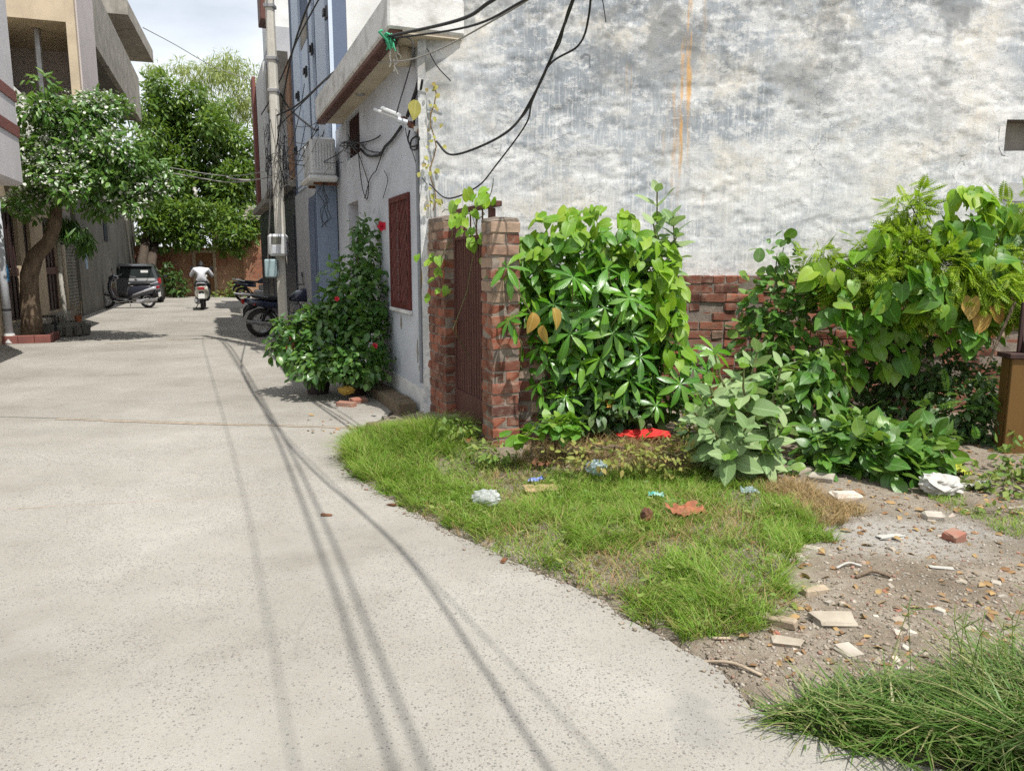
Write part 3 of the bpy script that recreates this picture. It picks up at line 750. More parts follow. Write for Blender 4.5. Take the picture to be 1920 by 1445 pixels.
# roof parapet behind the eave and the corrugated sheets standing on it
MB().box(2.02, 2.2, 7.3, 11.38, 3.862, 4.15, 0, .01).build('roof_kerb', M['white_dirty'], wh)
M['redtin'] = pm('red_tin', (.35, .055, .045), (.25, .05, .04), .55, 5., .1); M['bluetin'] = pm('blue_tin', (.16, .22, .32), (.13, .18, .26), .55, 5., .1)
for col_, a, b in ((M['redtin'], 7.75, 8.35), (M['bluetin'], 7.22, 7.745)):
    m = MB(); N = 24; v = []
    for i in range(N + 1):
        q = a + (b - a) * i / N; off = .012 * math.sin(i * 1.6); v += [(1.99 + off, q, 3.87), (1.99 + off, q, 4.7)]
    m.add(v, [[2 * i, 2 * i + 2, 2 * i + 3, 2 * i + 1] for i in range(N)]); m.build('roof_sheet', col_, wh)
# window with lattice grille
win = empty('window'); win.parent = wh; 
f_ = MB(); n0 = HN - .03
f_.box(n0, n0 + .07, w_s0 - .02, w_s0 + .035, w_z0 - .02, w_z1 + .02, 0, .004); f_.box(n0, n0 + .07, w_s1 - .035, w_s1 + .02, w_z0 - .02, w_z1 + .02, 0, .004)
f_.box(n0 + .001, n0 + .069, w_s0 + .036, w_s1 - .036, w_z1 - .04, w_z1 + .02, 0, .004); f_.box(n0 + .001, n0 + .069, w_s0 + .036, w_s1 - .036, w_z0 - .02, w_z0 + .045, 0, .004)
mid = (w_s0 + w_s1) / 2; f_.box(n0 + .002, n0 + .068, mid - .02, mid + .02, w_z0 + .046, w_z1 - .041, 0, .004)
f_.build('frame', M['maroon'], win)
for s_a, s_b in ((w_s0 + .036, mid - .021), (mid + .021, w_s1 - .036)):
    for k in range(-6, 8):
        for sg in (1,):
            zc = w_z0 + .05 + k * .19; L = s_b - s_a
            p0 = [HN - .012 - .004 * sg, s_a, zc]; p1 = [HN - .012 - .004 * sg, s_b, zc + 3.2 * L]
            if sg < 0: p0[1], p1[1] = p1[1], p0[1]
            lo, hi = w_z0 + .05, w_z1 - .045
            if p1[2] < lo or p0[2] > hi: continue
            def at(z): t_ = (z - p0[2]) / (p1[2] - p0[2]); return (p0[0], p0[1] + (p1[1] - p0[1]) * t_, z)
            a_ = at(max(lo, p0[2])); b_ = at(min(hi, p1[2]))
            if (Vector(a_) - Vector(b_)).length > .02: MB().tube([a_, b_], .0042, 4, caps=False).build('grille_bar', M['band'], win)
for s_a, s_b in ((w_s0 + .036, mid - .021), (mid + .021, w_s1 - .036)):
    MB().box(HN + .06, HN + .075, s_a, s_b, w_z0 + .046, w_z1 - .041).build('shutter_panel', M['door'], win)
MB().box(HN - .045, HN - .002, w_s0 - .05, w_s1 + .03, w_z0 - .06, w_z0 - .022, 0, .006).build('sill', M['white_dirty'], wh)
# doorway recess and ventilator
MB().box(HN + .14, HN + .18, d_s0, d_s1, -.04, d_z1).build('door', pm('red_brown_door', (.20, .065, .04), (.13, .045, .03), .6, 5., .2, stretch=(4, 4, .5)), wh)
for i in range(9):
    q = v_s0 + .06 + i * .11
    MB().tube([(HN + .05, q, v_z0), (HN + .05, q, v_z1)], .012, 5, caps=False).build('ventilator_bar', M['door'], wh)
MB().box(HN + .2, HN + .215, v_s0, v_s1, v_z0, v_z1).build('ventilator_back', M['door'], wh)
MB().box(HN + HT + .01, 5.2, HS0 + 1.95, HS1 - .02, -.05, 3.56).build('rear_mass', M['conc'], wh)
# step of old bricks along the foot of the wall
led = empty('brick_kerb', FW(0, 0), THR, 'low mossy brick kerb along the foot of the white house', 'kerb')
M['moss'] = pm('mossy_brick', (.17, .12, .085), (.09, .085, .05), .95, 9., .6, 40, .01)
for k in range(8):
    a = 7.42 + k * .237
    m = MB(); m.box(1.70, 1.90, a, a + .228, -.02, .125 + random.gauss(0, .008), 0, .015)
    m.v = [(x + random.gauss(0, .005), y + random.gauss(0, .004), z + random.gauss(0, .005)) for x, y, z in m.v]; m.build('brick', M['moss'], led)
# chips in the render showing the darker coat beneath
for px_, py_, w_, h_ in ((783, 660, .02, .30), (752, 605, .03, .16), (790, 610, .012, .09), (786, 690, .012, .06)):
    _, s_, z_ = NS(px_, py_, HN - .002); m = MB(); pts = []
    for i in range(14):
        a = 2 * math.pi * i / 14; k = .6 + .8 * random.random()
        pts.append(Vector((HN - .0035, s_ + math.cos(a) * w_ * k * 1.4, z_ + math.sin(a) * h_ * .5 * (.7 + .4 * random.random()))))
    m.add(pts, [list(range(14))]); m.build('render_chip', M['conc'], wh)
_, s_, z_ = NS(793, 530, HN - .01)
MB().box(HN - .018, HN - .002, s_ - .028, s_ + .028, NS(793, 560, HN)[2], NS(793, 505, HN)[2], 0, .003).build('yellow_strip', pm('yellow_paint', (.62, .36, .03), (.5, .3, .05), .6, 9., .1), wh)
pp = MB(); pp.tube([(HN - .035, 7.28, .35), (HN - .035, 7.28, 2.55), (HN - .035, 7.3, 2.72)], .02, 8); pp.build('conduit_pipe', pm('grey_pvc', (.22, .23, .25), (.18, .185, .2), .5, 6., 0.), wh)

# ================================================================== BLUE-GREY BUILDING
bb = empty('blue_grey_building', FW(0, 0), THR, 'tall blue-grey building with vertical slate bands beside the white house', 'building')
B0, B1, BH = 12.4, 18.2, 10.4
MB().box(1.99, 2.2, B0 + .004, B1, 3.0, BH).build('alley_wall', M['slate'], bb)
MB().box(2.201, 7.0, B0, B1 - .01, -.05, BH - .01).build('side_mass', M['palewall'], bb)
bands = [(551, 563), (583, 588), (595, 613), (621, 649)]
for a, b in bands:
    s_b, s_a = NS(a, 120, 1.95)[1], NS(b, 120, 1.95)[1]
    if b == 649: s_a = B0
    MB().box(1.93, 1.989, s_a, s_b, 3.0, BH - .02, 0, .006).build('pilaster_band', M['bluegrey'], bb)
sa, sb = NS(577, 80, 1.99)[1], NS(565, 80, 1.99)[1]
MB().box(1.975, 1.989, sa, sb, 3.0, NS(571, 82, 1.975)[2]).build('infill_panel', M['bluegrey'], bb)
MB().box(1.972, 1.988, sa, sb, NS(571, 80, 1.975)[2], NS(571, 62, 1.975)[2] + .3).build('ventilator_panel', M['conc'], bb)
for px_, py_ in ((614, 25), (587, 93), (576, 135), (561, 181), (557, 283)):
    _, s_, z_ = NS(px_, py_, 1.93); m = MB()
    m.box(1.89, 1.928, s_ - .08, s_ + .08, z_ - .09, z_ + .09, 0, .01); m.box(1.86, 1.889, s_ - .03, s_ + .1, z_ - .04, z_ + .06, 0, .008)
    m.build('cable_clamp', M['black'], bb)
# ground storey: pale wall, grey door leaf, grey pillar
MB().box(1.96, 2.18, 11.42, 12.29, -.05, 3.49).build('ground_wall', M['white'], bb)
MB().box(1.96, 2.18, 14.1, B1 - .002, -.05, 2.99).build('ground_wall', M['greywall'], bb)
MB().box(2.05, 2.1, 12.31, 14.09, -.05, 2.99).build('shutter', M['navy'], bb)
dl = MB(); dl.box(1.62, 1.66, 12.35, 13.1, .05, 2.55, 0, .006)
for i in range(6): dl.box(1.605, 1.619, 12.4 + i * .115, 12.47 + i * .115, .15, 2.45, 0, .004)
dl.build('door_leaf', M['slate'], bb)
MB().box(1.64, 1.95, 12.30, 12.345, -.03, 2.75, 0, .008).build('door_jamb', pm('slate_blue_leaf', (.22, .27, .35), (.18, .225, .30), .7, 3., .15, stretch=(3, 3, .4)), bb)

# ================================================================== DARK BUILDING FARTHER ON
db = empty('dark_fronted_building', FW(0, 0), THR, 'building with dark navy ground floor and jutting balconies behind the pole', 'building')
MB().box(1.97, 6.9, 18.21, 30.2, -.05, 3.2).build('ground_storey', M['navy'], db)
MB().box(2.05, 6.9, 18.21, 22.0, 3.201, 6.1).build('near_upper_wall', M['greywall'], db)
MB().box(2.0, 6.9, 22.001, 30.1, 3.201, 7.6).build('far_upper_wall', M['greywall'], db)
MB().box(1.60, 2.04, 18.3, 21.9, 3.21, 3.36, 0, .01).build('canopy_slab', M['conc'], db)
MB().box(1.70, 1.99, 23.5, 29.5, 3.21, 3.40, 0, .01).build('canopy_slab', M['conc'], db)
bal = MB(); bal.box(1.72, 2.04, 19.2, 21.6, 5.35, 5.5); bal.box(1.72, 1.84, 19.2, 21.6, 5.5, 6.3); bal.box(1.841, 2.04, 19.2, 19.32, 5.5, 6.3)
bal.build('balcony', M['conc'], db)
MB().box(1.93, 2.04, 18.25, 18.95, 3.40, 5.9, 0, .01).build('brick_column', brick_mat('far_brick', (.33, .2, .13), (.28, .17, .11), (.36, .25, .18)), db)
MB().box(1.88, 1.99, 29.3, 30.15, 3.45, 7.9, 0, .01).build('red_brown_edge', M['band'], db)
MB().box(1.88, 1.99, 24.5, 27.5, 3.45, 7.3, 0, .01).build('pale_bay', M['palewall'], db)
MB().box(1.66, 1.96, 19.0, 20.2, 3.365, 4.45, 0, .02).build('cooler_box', M['greywall'], db)
for k in range(5): MB().box(1.955, 1.968, 18.6 + k * 2.2, 20.2 + k * 2.2, .1, 2.6, 0, .004).build('shutter_panel', M['black'] if k % 2 else M['navy'], db)
wb = empty('white_upper_block', FW(0, 0), THR, 'sunlit white block rising right of the pole above the dark building', 'building')
MB().box(2.12, 6.6, 24.0, 27., 7.602, 10.6).build('block_wall', M['palewall'], wb)
MB().box(1.85, 2.115, 23.98, 24.9, 8.3, 9.3, 0, .02).build('brown_shutter_box', M['brown'], wb)

# ================================================================== LEFT SIDE
def LN(px_, py_, n): return NS(px_, py_, n, THL)
# near house with striped upper storey
sh = empty('striped_house', FW(0, 0), THL, 'pale house at the left edge with two brown-red bands on its overhang', 'house')
_, s1_, zb_ = LN(45, 350, -2.85)
z_a, z_b = LN(45, 205, -2.85)[2], LN(45, 186, -2.85)[2]; z_c, z_d = LN(45, 265, -2.85)[2], LN(45, 245, -2.85)[2]
MB().box(-7., -2.85, 8.0, s1_, zb_, 9.5, 0, .05).build('overhang', M['pinkwash'], sh)
for a, b in ((z_a, z_b), (z_c, z_d)): MB().box(-2.849, -2.835, 8.02, s1_ - .003, a, b, 0, .004).build('painted_band', M['band'], sh)
MB().box(-7., -4.12, 8.0, s1_ - .1, -.05, zb_ - .002).build('ground_wall', M['beige'], sh)

# beige house with loggia, balcony and roof slab
bh = empty('beige_house', FW(0, 0), THL, 'beige house with open loggia, long concrete balcony and dark doors', 'house')
NW = -4.1
d1a, d1b = LN(9, 500, NW)[1], LN(40, 500, NW)[1]
d2a, d2b = LN(50, 500, NW)[1], LN(62, 500, NW)[1]
d3a, d3b = LN(86, 500, NW)[1], LN(111, 500, NW)[1]
sA = s1_ - .09; sE = LN(124, 500, NW)[1]
wm = MB(); zt_ = 2.62
wallgrid(wm, NW - .25, NW, [sA, d1a, d1b, d2a, d2b, d3a, d3b, sE], [-.05, .35, zt_, 5.2], [(d1a, d1b, .35, zt_), (d2a, d2b, .35, zt_), (d3a, d3b, .35, zt_)])
wm.build('ground_wall', M['beige'], bh)
for a, b in ((d1a, d1b), (d2a, d2b), (d3a, d3b)):
    dm = MB(); dm.box(NW - .12, NW - .08, a + .001, b - .001, .352, zt_ - .002); dr = dm.build('door', M['door'], bh)
    for k in range(4):
        q = a + (b - a) * (k + .5) / 4; MB().box(NW - .079, NW - .06, q - .04, q + .04, .4, zt_ - .1, 0, .004).build('plank', M['door'], dr)
    MB().box(NW - .058, NW - .03, a + .1, b - .1, 1.25, 1.42, 0, .004).build('lock_bar', M['brown'], dr)
    MB().box(NW + .002, NW + .25, a - .1, b + .1, -.04, .30, 0, .02).build('step', M['conc'], dr)
# loggia block
lb = MB(); S0, S1 = 18.2, 20.67; NB = -2.6
lb.box(NB - .16, NB, S0, S1, 4.6, 8.6); lb.box(NB - 2.0, NB - .161, S0, S1, 6.22, 8.6); lb.box(NB - 2.4, NB - 2.001, S0, S1, 3.6, 8.6)
lb.build('loggia_frame', M['beige'], bh)
MB().box(NB - 2.0, NB, S1, S1 + .12, 3.3, 6.21).build('loggia_back', M['pink'], bh)
MB().box(NB - 2.4, NB, S0 - .02, S1, 3.1, 3.3).build('loggia_floor', M['conc'], bh)
MB().prism([(NB - 1.95, S0 + .3, 3.3), (NB - .46, S0 + .3, 3.3), (NB - .46, S0 + .3, 4.2), (NB - 1.95, S0 + .3, 5.75)], (0, .12, 0)).build('sloped_parapet', M['palewall'], bh)
MB().tube([(NB - .8, S0 + .7, 3.3), (NB - .8, S0 + .7, 6.21)], .07, 10).build('steel_pipe', M['metal'], bh)
MB().box(NB + .002, NB + .03, S1 - 2.3, S1 - .02, 4.65, 8.5).build('side_render', M['pink'], bh)
# balcony
zb0, zb1 = 6.44, 7.9; E0, E1 = 20.75, 30.9
MB().box(NB - .12, NB + .02, E0, E1, zb0 - .02, zb1, 0, .015).build('balcony_parapet', M['conc'], bh)
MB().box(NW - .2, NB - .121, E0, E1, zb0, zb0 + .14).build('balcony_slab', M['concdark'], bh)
MB().box(NW - .2, NB - .121, E1 - .12, E1, zb0 + .141, zb1 - .01).build('balcony_return', M['conc'], bh)
m = MB()
for k in range(16): m.box(NB - .22, NB + .015, E0 - .045, E0 - .001, zb0 + k * .09, zb0 + k * .09 + .075, 0, .006)
m.build('raw_brick_edge', M['brick'], bh)
MB().box(-8, NW, S1 + .2, 34, 5.201, 9.15).build('upper_wall', M['pink'], bh)
# roof slab
c_n, c_f = G(240, 28, 9.2), G(288, 118, 9.2)
dirv = (c_f - c_n).normalized(); left = Vector((-dirv.y, dirv.x, 0))
rs = MB(); rs.prism([c_n, c_f, c_f + left * 3.2, c_n + left * 3.2], (0, 0, .45)); o = rs.build('roof_slab', M['conc'])
o.parent = bh; o.matrix_parent_inverse = Matrix.Rotation(-THL, 4, 'Z')
# rolling shutter and the raw concrete house beyond
gh = empty('grey_concrete_house', FW(0, 0), THL, 'raw grey concrete house wall behind the parked scooter', 'house')
q0, q1, q2 = sE + .01, LN(145, 500, NW)[1], 40.6
shm = MB(); N = 30
for k in range(N): shm.box(NW - .05, NW - .015 - .0, q0, q1, .1 + k * .09, .1 + k * .09 + .082, 0, .01)
shm.build('rolling_shutter', M['concdark'], gh)
MB().box(NW - .6, NW - .06, q0, q1 - .002, -.05, 3.4).build('shop_front', M['conc'], gh)
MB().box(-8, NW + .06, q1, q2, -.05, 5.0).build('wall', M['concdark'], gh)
MB().box(NW + .062, NW + .09, q1 + 5.2, q1 + 6.0, 2.3, 3.0).build('small_window', M['navy'], gh)
MB().box(NW + .061, NW + .075, q1 + 1.0, q1 + 1.35, 1.35, 1.95, 0, .002).build('blue_notice', pm('blue_notice', (.13, .26, .42), (.5, .55, .6), .6, 25., 0.), gh)
# white drain pipe at the left edge, with blue paint marks
dp = empty('drain_pipe', FW(0, 0), THL, 'white drain pipe with blue paint marks beside the leftmost dark door', 'pipe')
s_p = LN(4, 500, NW + .1)[1]
MB().tube([(NW + .1, s_p, .18), (NW + .1, s_p, 2.7)], .075, 12).build('pipe', M['white'], dp, smooth=True)
MB().tube([(NW + .1, s_p, .02), (NW + .11, s_p, .19)], [.12, .085], 12).build('shoe', M['white_dirty'], dp)
MB().tube([(NW + .1, s_p, .62), (NW + .1, s_p, .66)], .081, 12).build('clamp', M['black'], dp)
mk = MB()
for k in range(5): mk.tube([(NW + .178, s_p - .05 + .03 * k, 1.18 + .08 * (k % 3)), (NW + .178, s_p - .03 + .02 * k, 1.42 + .06 * (k % 2))], .008, 4)
mk.build('paint_mark', pm('blue_marks', (.05, .22, .42), (.05, .2, .4), .6, 9., 0.), dp)
pp2 = empty('wall_pipe', FW(0, 0), THL, 'pale vertical pipe between maroon door and rolling shutter', 'pipe')
s_p = LN(119, 500, NW + .08)[1]
MB().tube([(NW + .08, s_p, .1), (NW + .08, s_p, 2.65)], .07, 12).build('pipe', M['soffit'], pp2, smooth=True)
MB().tube([(NW + .08, s_p, 2.0), (NW + .08, s_p, 2.05)], .077, 12).build('clamp', M['black'], pp2)

# ================================================================== END OF THE ALLEY
def far_brick():
    t = NT('far_brick_courses'); v = t.pos((1, 1, 1)); sx = t.node('ShaderNodeSeparateXYZ'); t.link(t.geo.outputs['Position'], sx.inputs[0])
    cb = t.node('ShaderNodeCombineXYZ'); t.link(sx.outputs['X'], cb.inputs[0]); t.link(sx.outputs['Z'], cb.inputs[1])
    b = t.node('ShaderNodeTexBrick'); b.inputs['Scale'].default_value = 1.; b.inputs['Brick Width'].default_value = .24; b.inputs['Row Height'].default_value = .09
    b.inputs['Mortar Size'].default_value = .012; b.inputs['Color1'].default_value = (.36, .115, .06, 1); b.inputs['Color2'].default_value = (.26, .10, .062, 1); b.inputs['Mortar'].default_value = (.30, .23, .17, 1)
    t.link(cb.outputs[0], b.inputs['Vector'])
    col = t.mix(t.ramp(t.noise(v, .9, 6), [(.45, 0.), (.68, .8)]), b.outputs['Color'], (.50, .34, .22))
    col = t.mix(t.ramp(t.noise(v, 3.5, 6), [(.58, 0.), (.75, .8)]), col, (.10, .06, .045))
    return t.done(t.bsdf(col, .95, t.bump(t.math('ADD', t.math('MULTIPLY', b.outputs['Fac'], -1.), t.noise(v, 9., 5)), .8, .04), .1))
M['farbrick'] = far_brick()
YE = 36.3
ew = empty('end_brick_wall', (0, YE, 0), 0, 'old red brick wall with wooden door closing the end of the alley', 'brick wall')
dx0, dx1 = Y(362, 500, YE).x, Y(405, 500, YE).x; dzt = Y(0, 474, YE).z
xl, xm, xr = -20., Y(458, 500, YE).x, -8.
m = MB(); m.box(xl, dx0, 0, .35, -.05, 2.3); m.box(dx1, xm, 0, .35, -.05, 2.2); m.box(dx0, dx1, 0, .35, dzt, 2.25)
m.build('wall', M['farbrick'], ew)
m = MB(); m.box(xm + .003, xr, -.15, .35, -.05, 2.6); m.build('wall_bay', M['farbrick'], ew)
m = MB(); m.box(dx0, dx1, .12, .18, .05, dzt - .001); dr = m.build('door', M['doorwood'], ew)
for k in range(4):
    a = dx0 + .14 + (dx1 - dx0 - .28) * k / 4; b = dx0 + .14 + (dx1 - dx0 - .28) * (k + 1) / 4 - .02
    MB().box(a, b, .08, .118, .1, dzt - .45, 0, .01).build('plank', M['doorwood'], dr)
m = MB(); m.box(dx0 - .02, dx0 + .12, -.03, .119, .0, dzt, 0, .01); m.box(dx1 - .12, dx1 + .02, -.03, .119, .0, dzt, 0, .01); m.box(dx0 - .1, dx1 + .1, -.05, .117, dzt + .002, dzt + .14, 0, .01)
m.build('door_frame', M['oldwood'], ew)
rf = empty('tiled_shed_roof', (0, YE, 0), 0, 'small sloping tiled shed roof above the brick wall at alley end', 'roof')
m = MB(); x0_, x1_ = Y(458, 400, YE).x, Y(500, 400, YE).x
za, zb2 = Y(0, 415, YE).z, Y(0, 385, YE).z
for k in range(5):
    a = k / 5; m_ = MB(); m_.prism([(x0_, -.5 + a * 1.0, za + (zb2 - za) * a + .02), (x0_, -.5 + (a + .23) * 1.0, za + (zb2 - za) * (a + .2) - .03), (x0_, -.5 + (a + .23), za + (zb2 - za) * (a + .2) + .02), (x0_, -.5 + a, za + (zb2 - za) * a + .07)], (x1_ - x0_, 0, 0))
    m_.build('tile_row', M['conc'], rf)
MB().box(x0_ + .1, x1_, .36, 2.0, 2.3, za).build('shed_wall', M['farbrick'], rf)

# ================================================================== FOLIAGE TOOLS
def leaf_shape(kind, L, W, fold=.25, curl=.25, n=6):
    if kind == 'heart':
        t = np.array([0, .12, .3, .5, .7, .88, 1.0]); w = np.array([.20, .42, .50, .46, .33, .15, .01]); lob = np.array([.16, .13, .05, 0, 0, 0, 0])
    elif kind == 'lance':
        t = np.linspace(0, 1, n + 1); w = .5 * np.sin(np.pi * np.clip(t, .02, .985) ** 1.35) ** .85; lob = 0 * t
    elif kind == 'ovate':
        t = np.linspace(0, 1, n + 1); w = .5 * np.sin(np.pi * np.clip(t, .03, .985) ** .8) ** .75; lob = 0 * t
    elif kind == 'round':
        t = np.linspace(0, 1, n + 1); w = .5 * np.sqrt(np.clip(1 - (2 * np.clip(t, .01, .99) - 1) ** 2, .002, 1)); lob = 0 * t
    else:
        t = np.array([0, .45, 1.]); w = np.array([.06, .5, .02]); lob = 0 * t
    y = t * L; ww = w * W
    mid = np.stack([0 * t, y, -curl * L * t ** 2], -1)
    sl = np.stack([-ww, y - lob * L, mid[:, 2] + fold * ww], -1); sr = np.stack([ww, y - lob * L, mid[:, 2] + fold * ww], -1)
    V = np.concatenate([sl, mid, sr]); k = len(t); F = []
    for i in range(k - 1):
        F += [[i, k + i, k + i + 1, i + 1], [k + i, 2 * k + i, 2 * k + i + 1, k + i + 1]]
    return V, np.array(F)
def pinnate_shape(L, n=9, lw=.026, ll=.062):
    Vs, Fs, o = [], [], 0
    for i in range(n):
        y = L * (.12 + .85 * i / n); sc = math.sin(math.pi * (.25 + .65 * i / n))
        for s in (-1, 1):
            v, f = leaf_shape('tiny', ll * sc, lw * sc, .15, .2)
            a = -s * R(62); c, s_ = math.cos(a), math.sin(a)
            v = np.stack([v[:, 0] * c - v[:, 1] * s_, v[:, 0] * s_ + v[:, 1] * c + y, v[:, 2] - .28 * (y / L) ** 2 * L - .02 * abs(s)], -1)
            Vs.append(v); Fs.append(f + o); o += len(v)
    v = np.array([[-.003, 0, 0], [.003, 0, 0], [.002, L, -.28 * L], [-.002, L, -.28 * L]]); Vs.append(v); Fs.append(np.array([[0, 1, 2, 3]]) + o)
    return np.concatenate(Vs), np.concatenate(Fs)
def vary(V, F, v):
    """a bent, twisted sister of a leaf"""
    g = np.random.default_rng(100 + v * 7); V = V.copy(); L = V[:, 1].max(); t = V[:, 1] / L
    tw = (g.uniform(-.5, .5) + (-.35, .0, .4)[v]) * t; sw = g.uniform(-.12, .12); dc = (.0, .14, -.06)[v]
    x, z = V[:, 0] * np.cos(tw) - V[:, 2] * np.sin(tw), V[:, 0] * np.sin(tw) + V[:, 2] * np.cos(tw)
    z = z - dc * L * t ** 2 + .12 * np.abs(V[:, 0]) * np.sin(7 * t + v)
    V[:, 0] = x + sw * L * t ** 2; V[:, 2] = z; V[:, 0] *= 1 + .12 * np.sign(V[:, 0]) * (v - 1)
    return V, F
def frames(d, nr):
    y = d / (np.linalg.norm(d, axis=1, keepdims=True) + 1e-9)
    z = nr - y * np.sum(nr * y, 1, keepdims=True); z = z / (np.linalg.norm(z, axis=1, keepdims=True) + 1e-9)
    x = np.cross(y, z); return np.stack([x, y, z], -1)          # columns
class Leaves:
    def __init__(self): self.p = []; self.d = []; self.n = []; self.s = []; self.k = []
    def add(self, p, d, n, s, k=0):
        p = np.atleast_2d(np.asarray(p, float)); N = len(p)
        self.p.append(p); self.d.append(np.broadcast_to(np.atleast_2d(d), (N, 3)).astype(float)); self.n.append(np.broadcast_to(np.atleast_2d(n), (N, 3)).astype(float))
        self.s.append(np.broadcast_to(np.asarray(s, float), (N,))); self.k.append(np.full(N, k)); return self
    def cat(self):
        return (np.concatenate(self.p), np.concatenate(self.d), np.concatenate(self.n), np.concatenate(self.s), np.concatenate(self.k))
    def build(self, parent, shapes, mats, singles=0, name='leaf', rest='foliage', stuff=True, origin=None):
        """the leaves nearest the viewer become parts of their own, the rest one joined part"""
        p, d, n, s, k = self.cat(); B = frames(d, n)
        NV = 3; lfs = []
        for V0, F0 in shapes:
            a_ = np.column_stack([V0[:, 0] / np.abs(V0[:, 0]).max(), V0[:, 1] / V0[:, 1].max(), np.full(len(V0), 1. if len(V0) < 40 else 0.)]); lfs += [a_] * NV
        shapes = [vary(*shp, v) for shp in shapes for v in range(NV)]; mats = [m_ for m_ in mats for v in range(NV)]
        k = k * NV + rng.integers(0, NV, len(k))
        off = np.array(parent.matrix_basis.translation)
        cd = np.linalg.norm(p - np.array([0, 0, CAMH]), axis=1); order = np.argsort(cd); top = set(order[:singles].tolist())
        meshes = {}
        for q in order[:singles]:
            kk = int(k[q])
            if kk not in meshes:
                V, F = shapes[kk]; meshes[kk] = arr_mesh(name, V, F, mats[kk], smooth=True, lf=lfs[kk])
            m4 = Matrix.Identity(4); bb_ = B[q] * s[q]
            for i in range(3):
                for j in range(3): m4[i][j] = bb_[i, j]
                m4[i][3] = p[q, i] - off[i]
            inst(name, meshes[kk], parent, m4)
        sel = order[singles:]
        if len(sel):
            Vs, Fs, Ms, As, o = [], [], [], [], 0
            for kk in np.unique(k[sel]):
                V, F = shapes[int(kk)]; ix = sel[k[sel] == kk]
                W = np.einsum('nij,vj->nvi', B[ix] * s[ix][:, None, None], V) + (p[ix] - off)[:, None, :]
                FF = F[None] + (np.arange(len(ix)) * len(V))[:, None, None] + o
                Vs.append(W.reshape(-1, 3)); As.append(np.tile(lfs[int(kk)], (len(ix), 1))); Fs.append(FF.reshape(-1, 4)); Ms.append(np.full(FF.shape[0] * FF.shape[1], int(kk))); o += W.shape[0] * W.shape[1]
            ob = inst(rest, arr_mesh(rest, np.concatenate(Vs), np.concatenate(Fs), list(mats), np.concatenate(Ms), smooth=True, lf=np.concatenate(As)), parent)
            if stuff: ob['kind'] = 'stuff'
def unit(n):
    v = rng.normal(size=(n, 3)); return v / np.linalg.norm(v, axis=1, keepdims=True)
def blob(px_, py_, rx, ry, y, depth=None):
    """a foliage mass given by its outline and its distance"""
    c = np.array(Y(px_, py_, y)); k = y / FPX
    return c, np.array([rx * k, depth if depth else (rx + ry) * .5 * k, ry * k])
def fill(L, blobs, count, size, shell=.55, droop=.25, k=0, up=.8, svar=.3, front=False):
    vol = np.array([np.prod(b[1]) ** .75 for b in blobs]); vol = vol / vol.sum()
    for (c, r), w in zip(blobs, vol):
        n = max(3, int(count * w)); u = unit(n)
        if front: u[:, 1] = np.where((u[:, 1] > 0) & (rng.random(n) < .7), -u[:, 1], u[:, 1])
        rad = (shell + (1 - shell) * rng.random(n) ** .5)[:, None] * (1 + .12 * rng.normal(size=(n, 1)))
        p = c + u * r * rad
        d = u * .8 + unit(n) * .7 + np.array([0, 0, -droop]); nn = u * .45 + np.array([0, 0, up]) + unit(n) * .45
        L.add(p, d, nn, size * (1 + svar * rng.normal(size=n).clip(-1.6, 1.6)), k)
    return L
def branch(mb, a, b, r0, r1, wob=.05, n=6, sides=6):
    a, b = Vector(a), Vector(b); L = (b - a).length; pts = []
    for i in range(n + 1):
        t_ = i / n; q = a.lerp(b, t_)
        if 0 < i < n: q += Vector((random.gauss(0, wob), random.gauss(0, wob), random.gauss(0, wob * .5))) * L
        pts.append(q)
    mb.tube(pts, [r0 + (r1 - r0) * i / n for i in range(n + 1)], sides); return pts

LM = {
 'whorl': leafmat('whorl_leaf', (.035, .15, .012), (.075, .25, .02), (.15, .34, .03), .32, .30, .6),
 'vine': leafmat('vine_leaf', (.05, .17, .02), (.10, .27, .03), (.20, .35, .045), .36, .42, .45),
 'vinebright': leafmat('vine_leaf_bright', (.13, .32, .025), (.20, .40, .04), (.30, .46, .06), .42, .45, .4),
 'yellow': leafmat('yellowed_leaf', (.50, .36, .10), (.42, .30, .08), (.45, .22, .06), .35, .5, .3),
 'grey': leafmat('milkweed_leaf', (.16, .28, .11), (.24, .36, .16), (.31, .42, .20), .27, .55, .3),
 'greybright': leafmat('milkweed_young_leaf', (.13, .30, .05), (.16, .34, .06), (.20, .36, .08), .40, .5, .3),
 'shrub': leafmat('shrub_leaf', (.04, .14, .022), (.085, .215, .035), (.17, .30, .055), .30, .38, .5),
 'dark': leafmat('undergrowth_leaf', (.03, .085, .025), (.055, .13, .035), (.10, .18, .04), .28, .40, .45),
 'hib': leafmat('hibiscus_leaf', (.028, .10, .02), (.055, .16, .03), (.13, .26, .045), .26, .32, .55),
 'pinn': leafmat('pinnate_leaf', (.13, .27, .02), (.25, .41, .04), (.38, .50, .07), .42, .5, .3),
 'tree': leafmat('tree_leaf', (.04, .11, .016), (.085, .175, .024), (.18, .28, .04), .34, .38, .5),
 'pale': leafmat('pale_tree_leaf', (.20, .26, .08), (.27, .33, .12), (.33, .38, .16), .4, .6, .2),
 'champa': leafmat('champa_leaf', (.05, .15, .03), (.095, .22, .045), (.17, .31, .07), .30, .33, .6),
 'weed': leafmat('weed_leaf', (.09, .18, .035), (.15, .25, .05), (.26, .30, .09), .32, .5, .3),
}
M['petal_white'] = leafmat('white_petal', (.60, .62, .56), (.68, .69, .62), (.72, .72, .66), .2, .6, .2)
M['petal_red'] = leafmat('red_petal', (.55, .02, .015), (.62, .035, .02), (.5, .02, .02), .2, .5, .3)

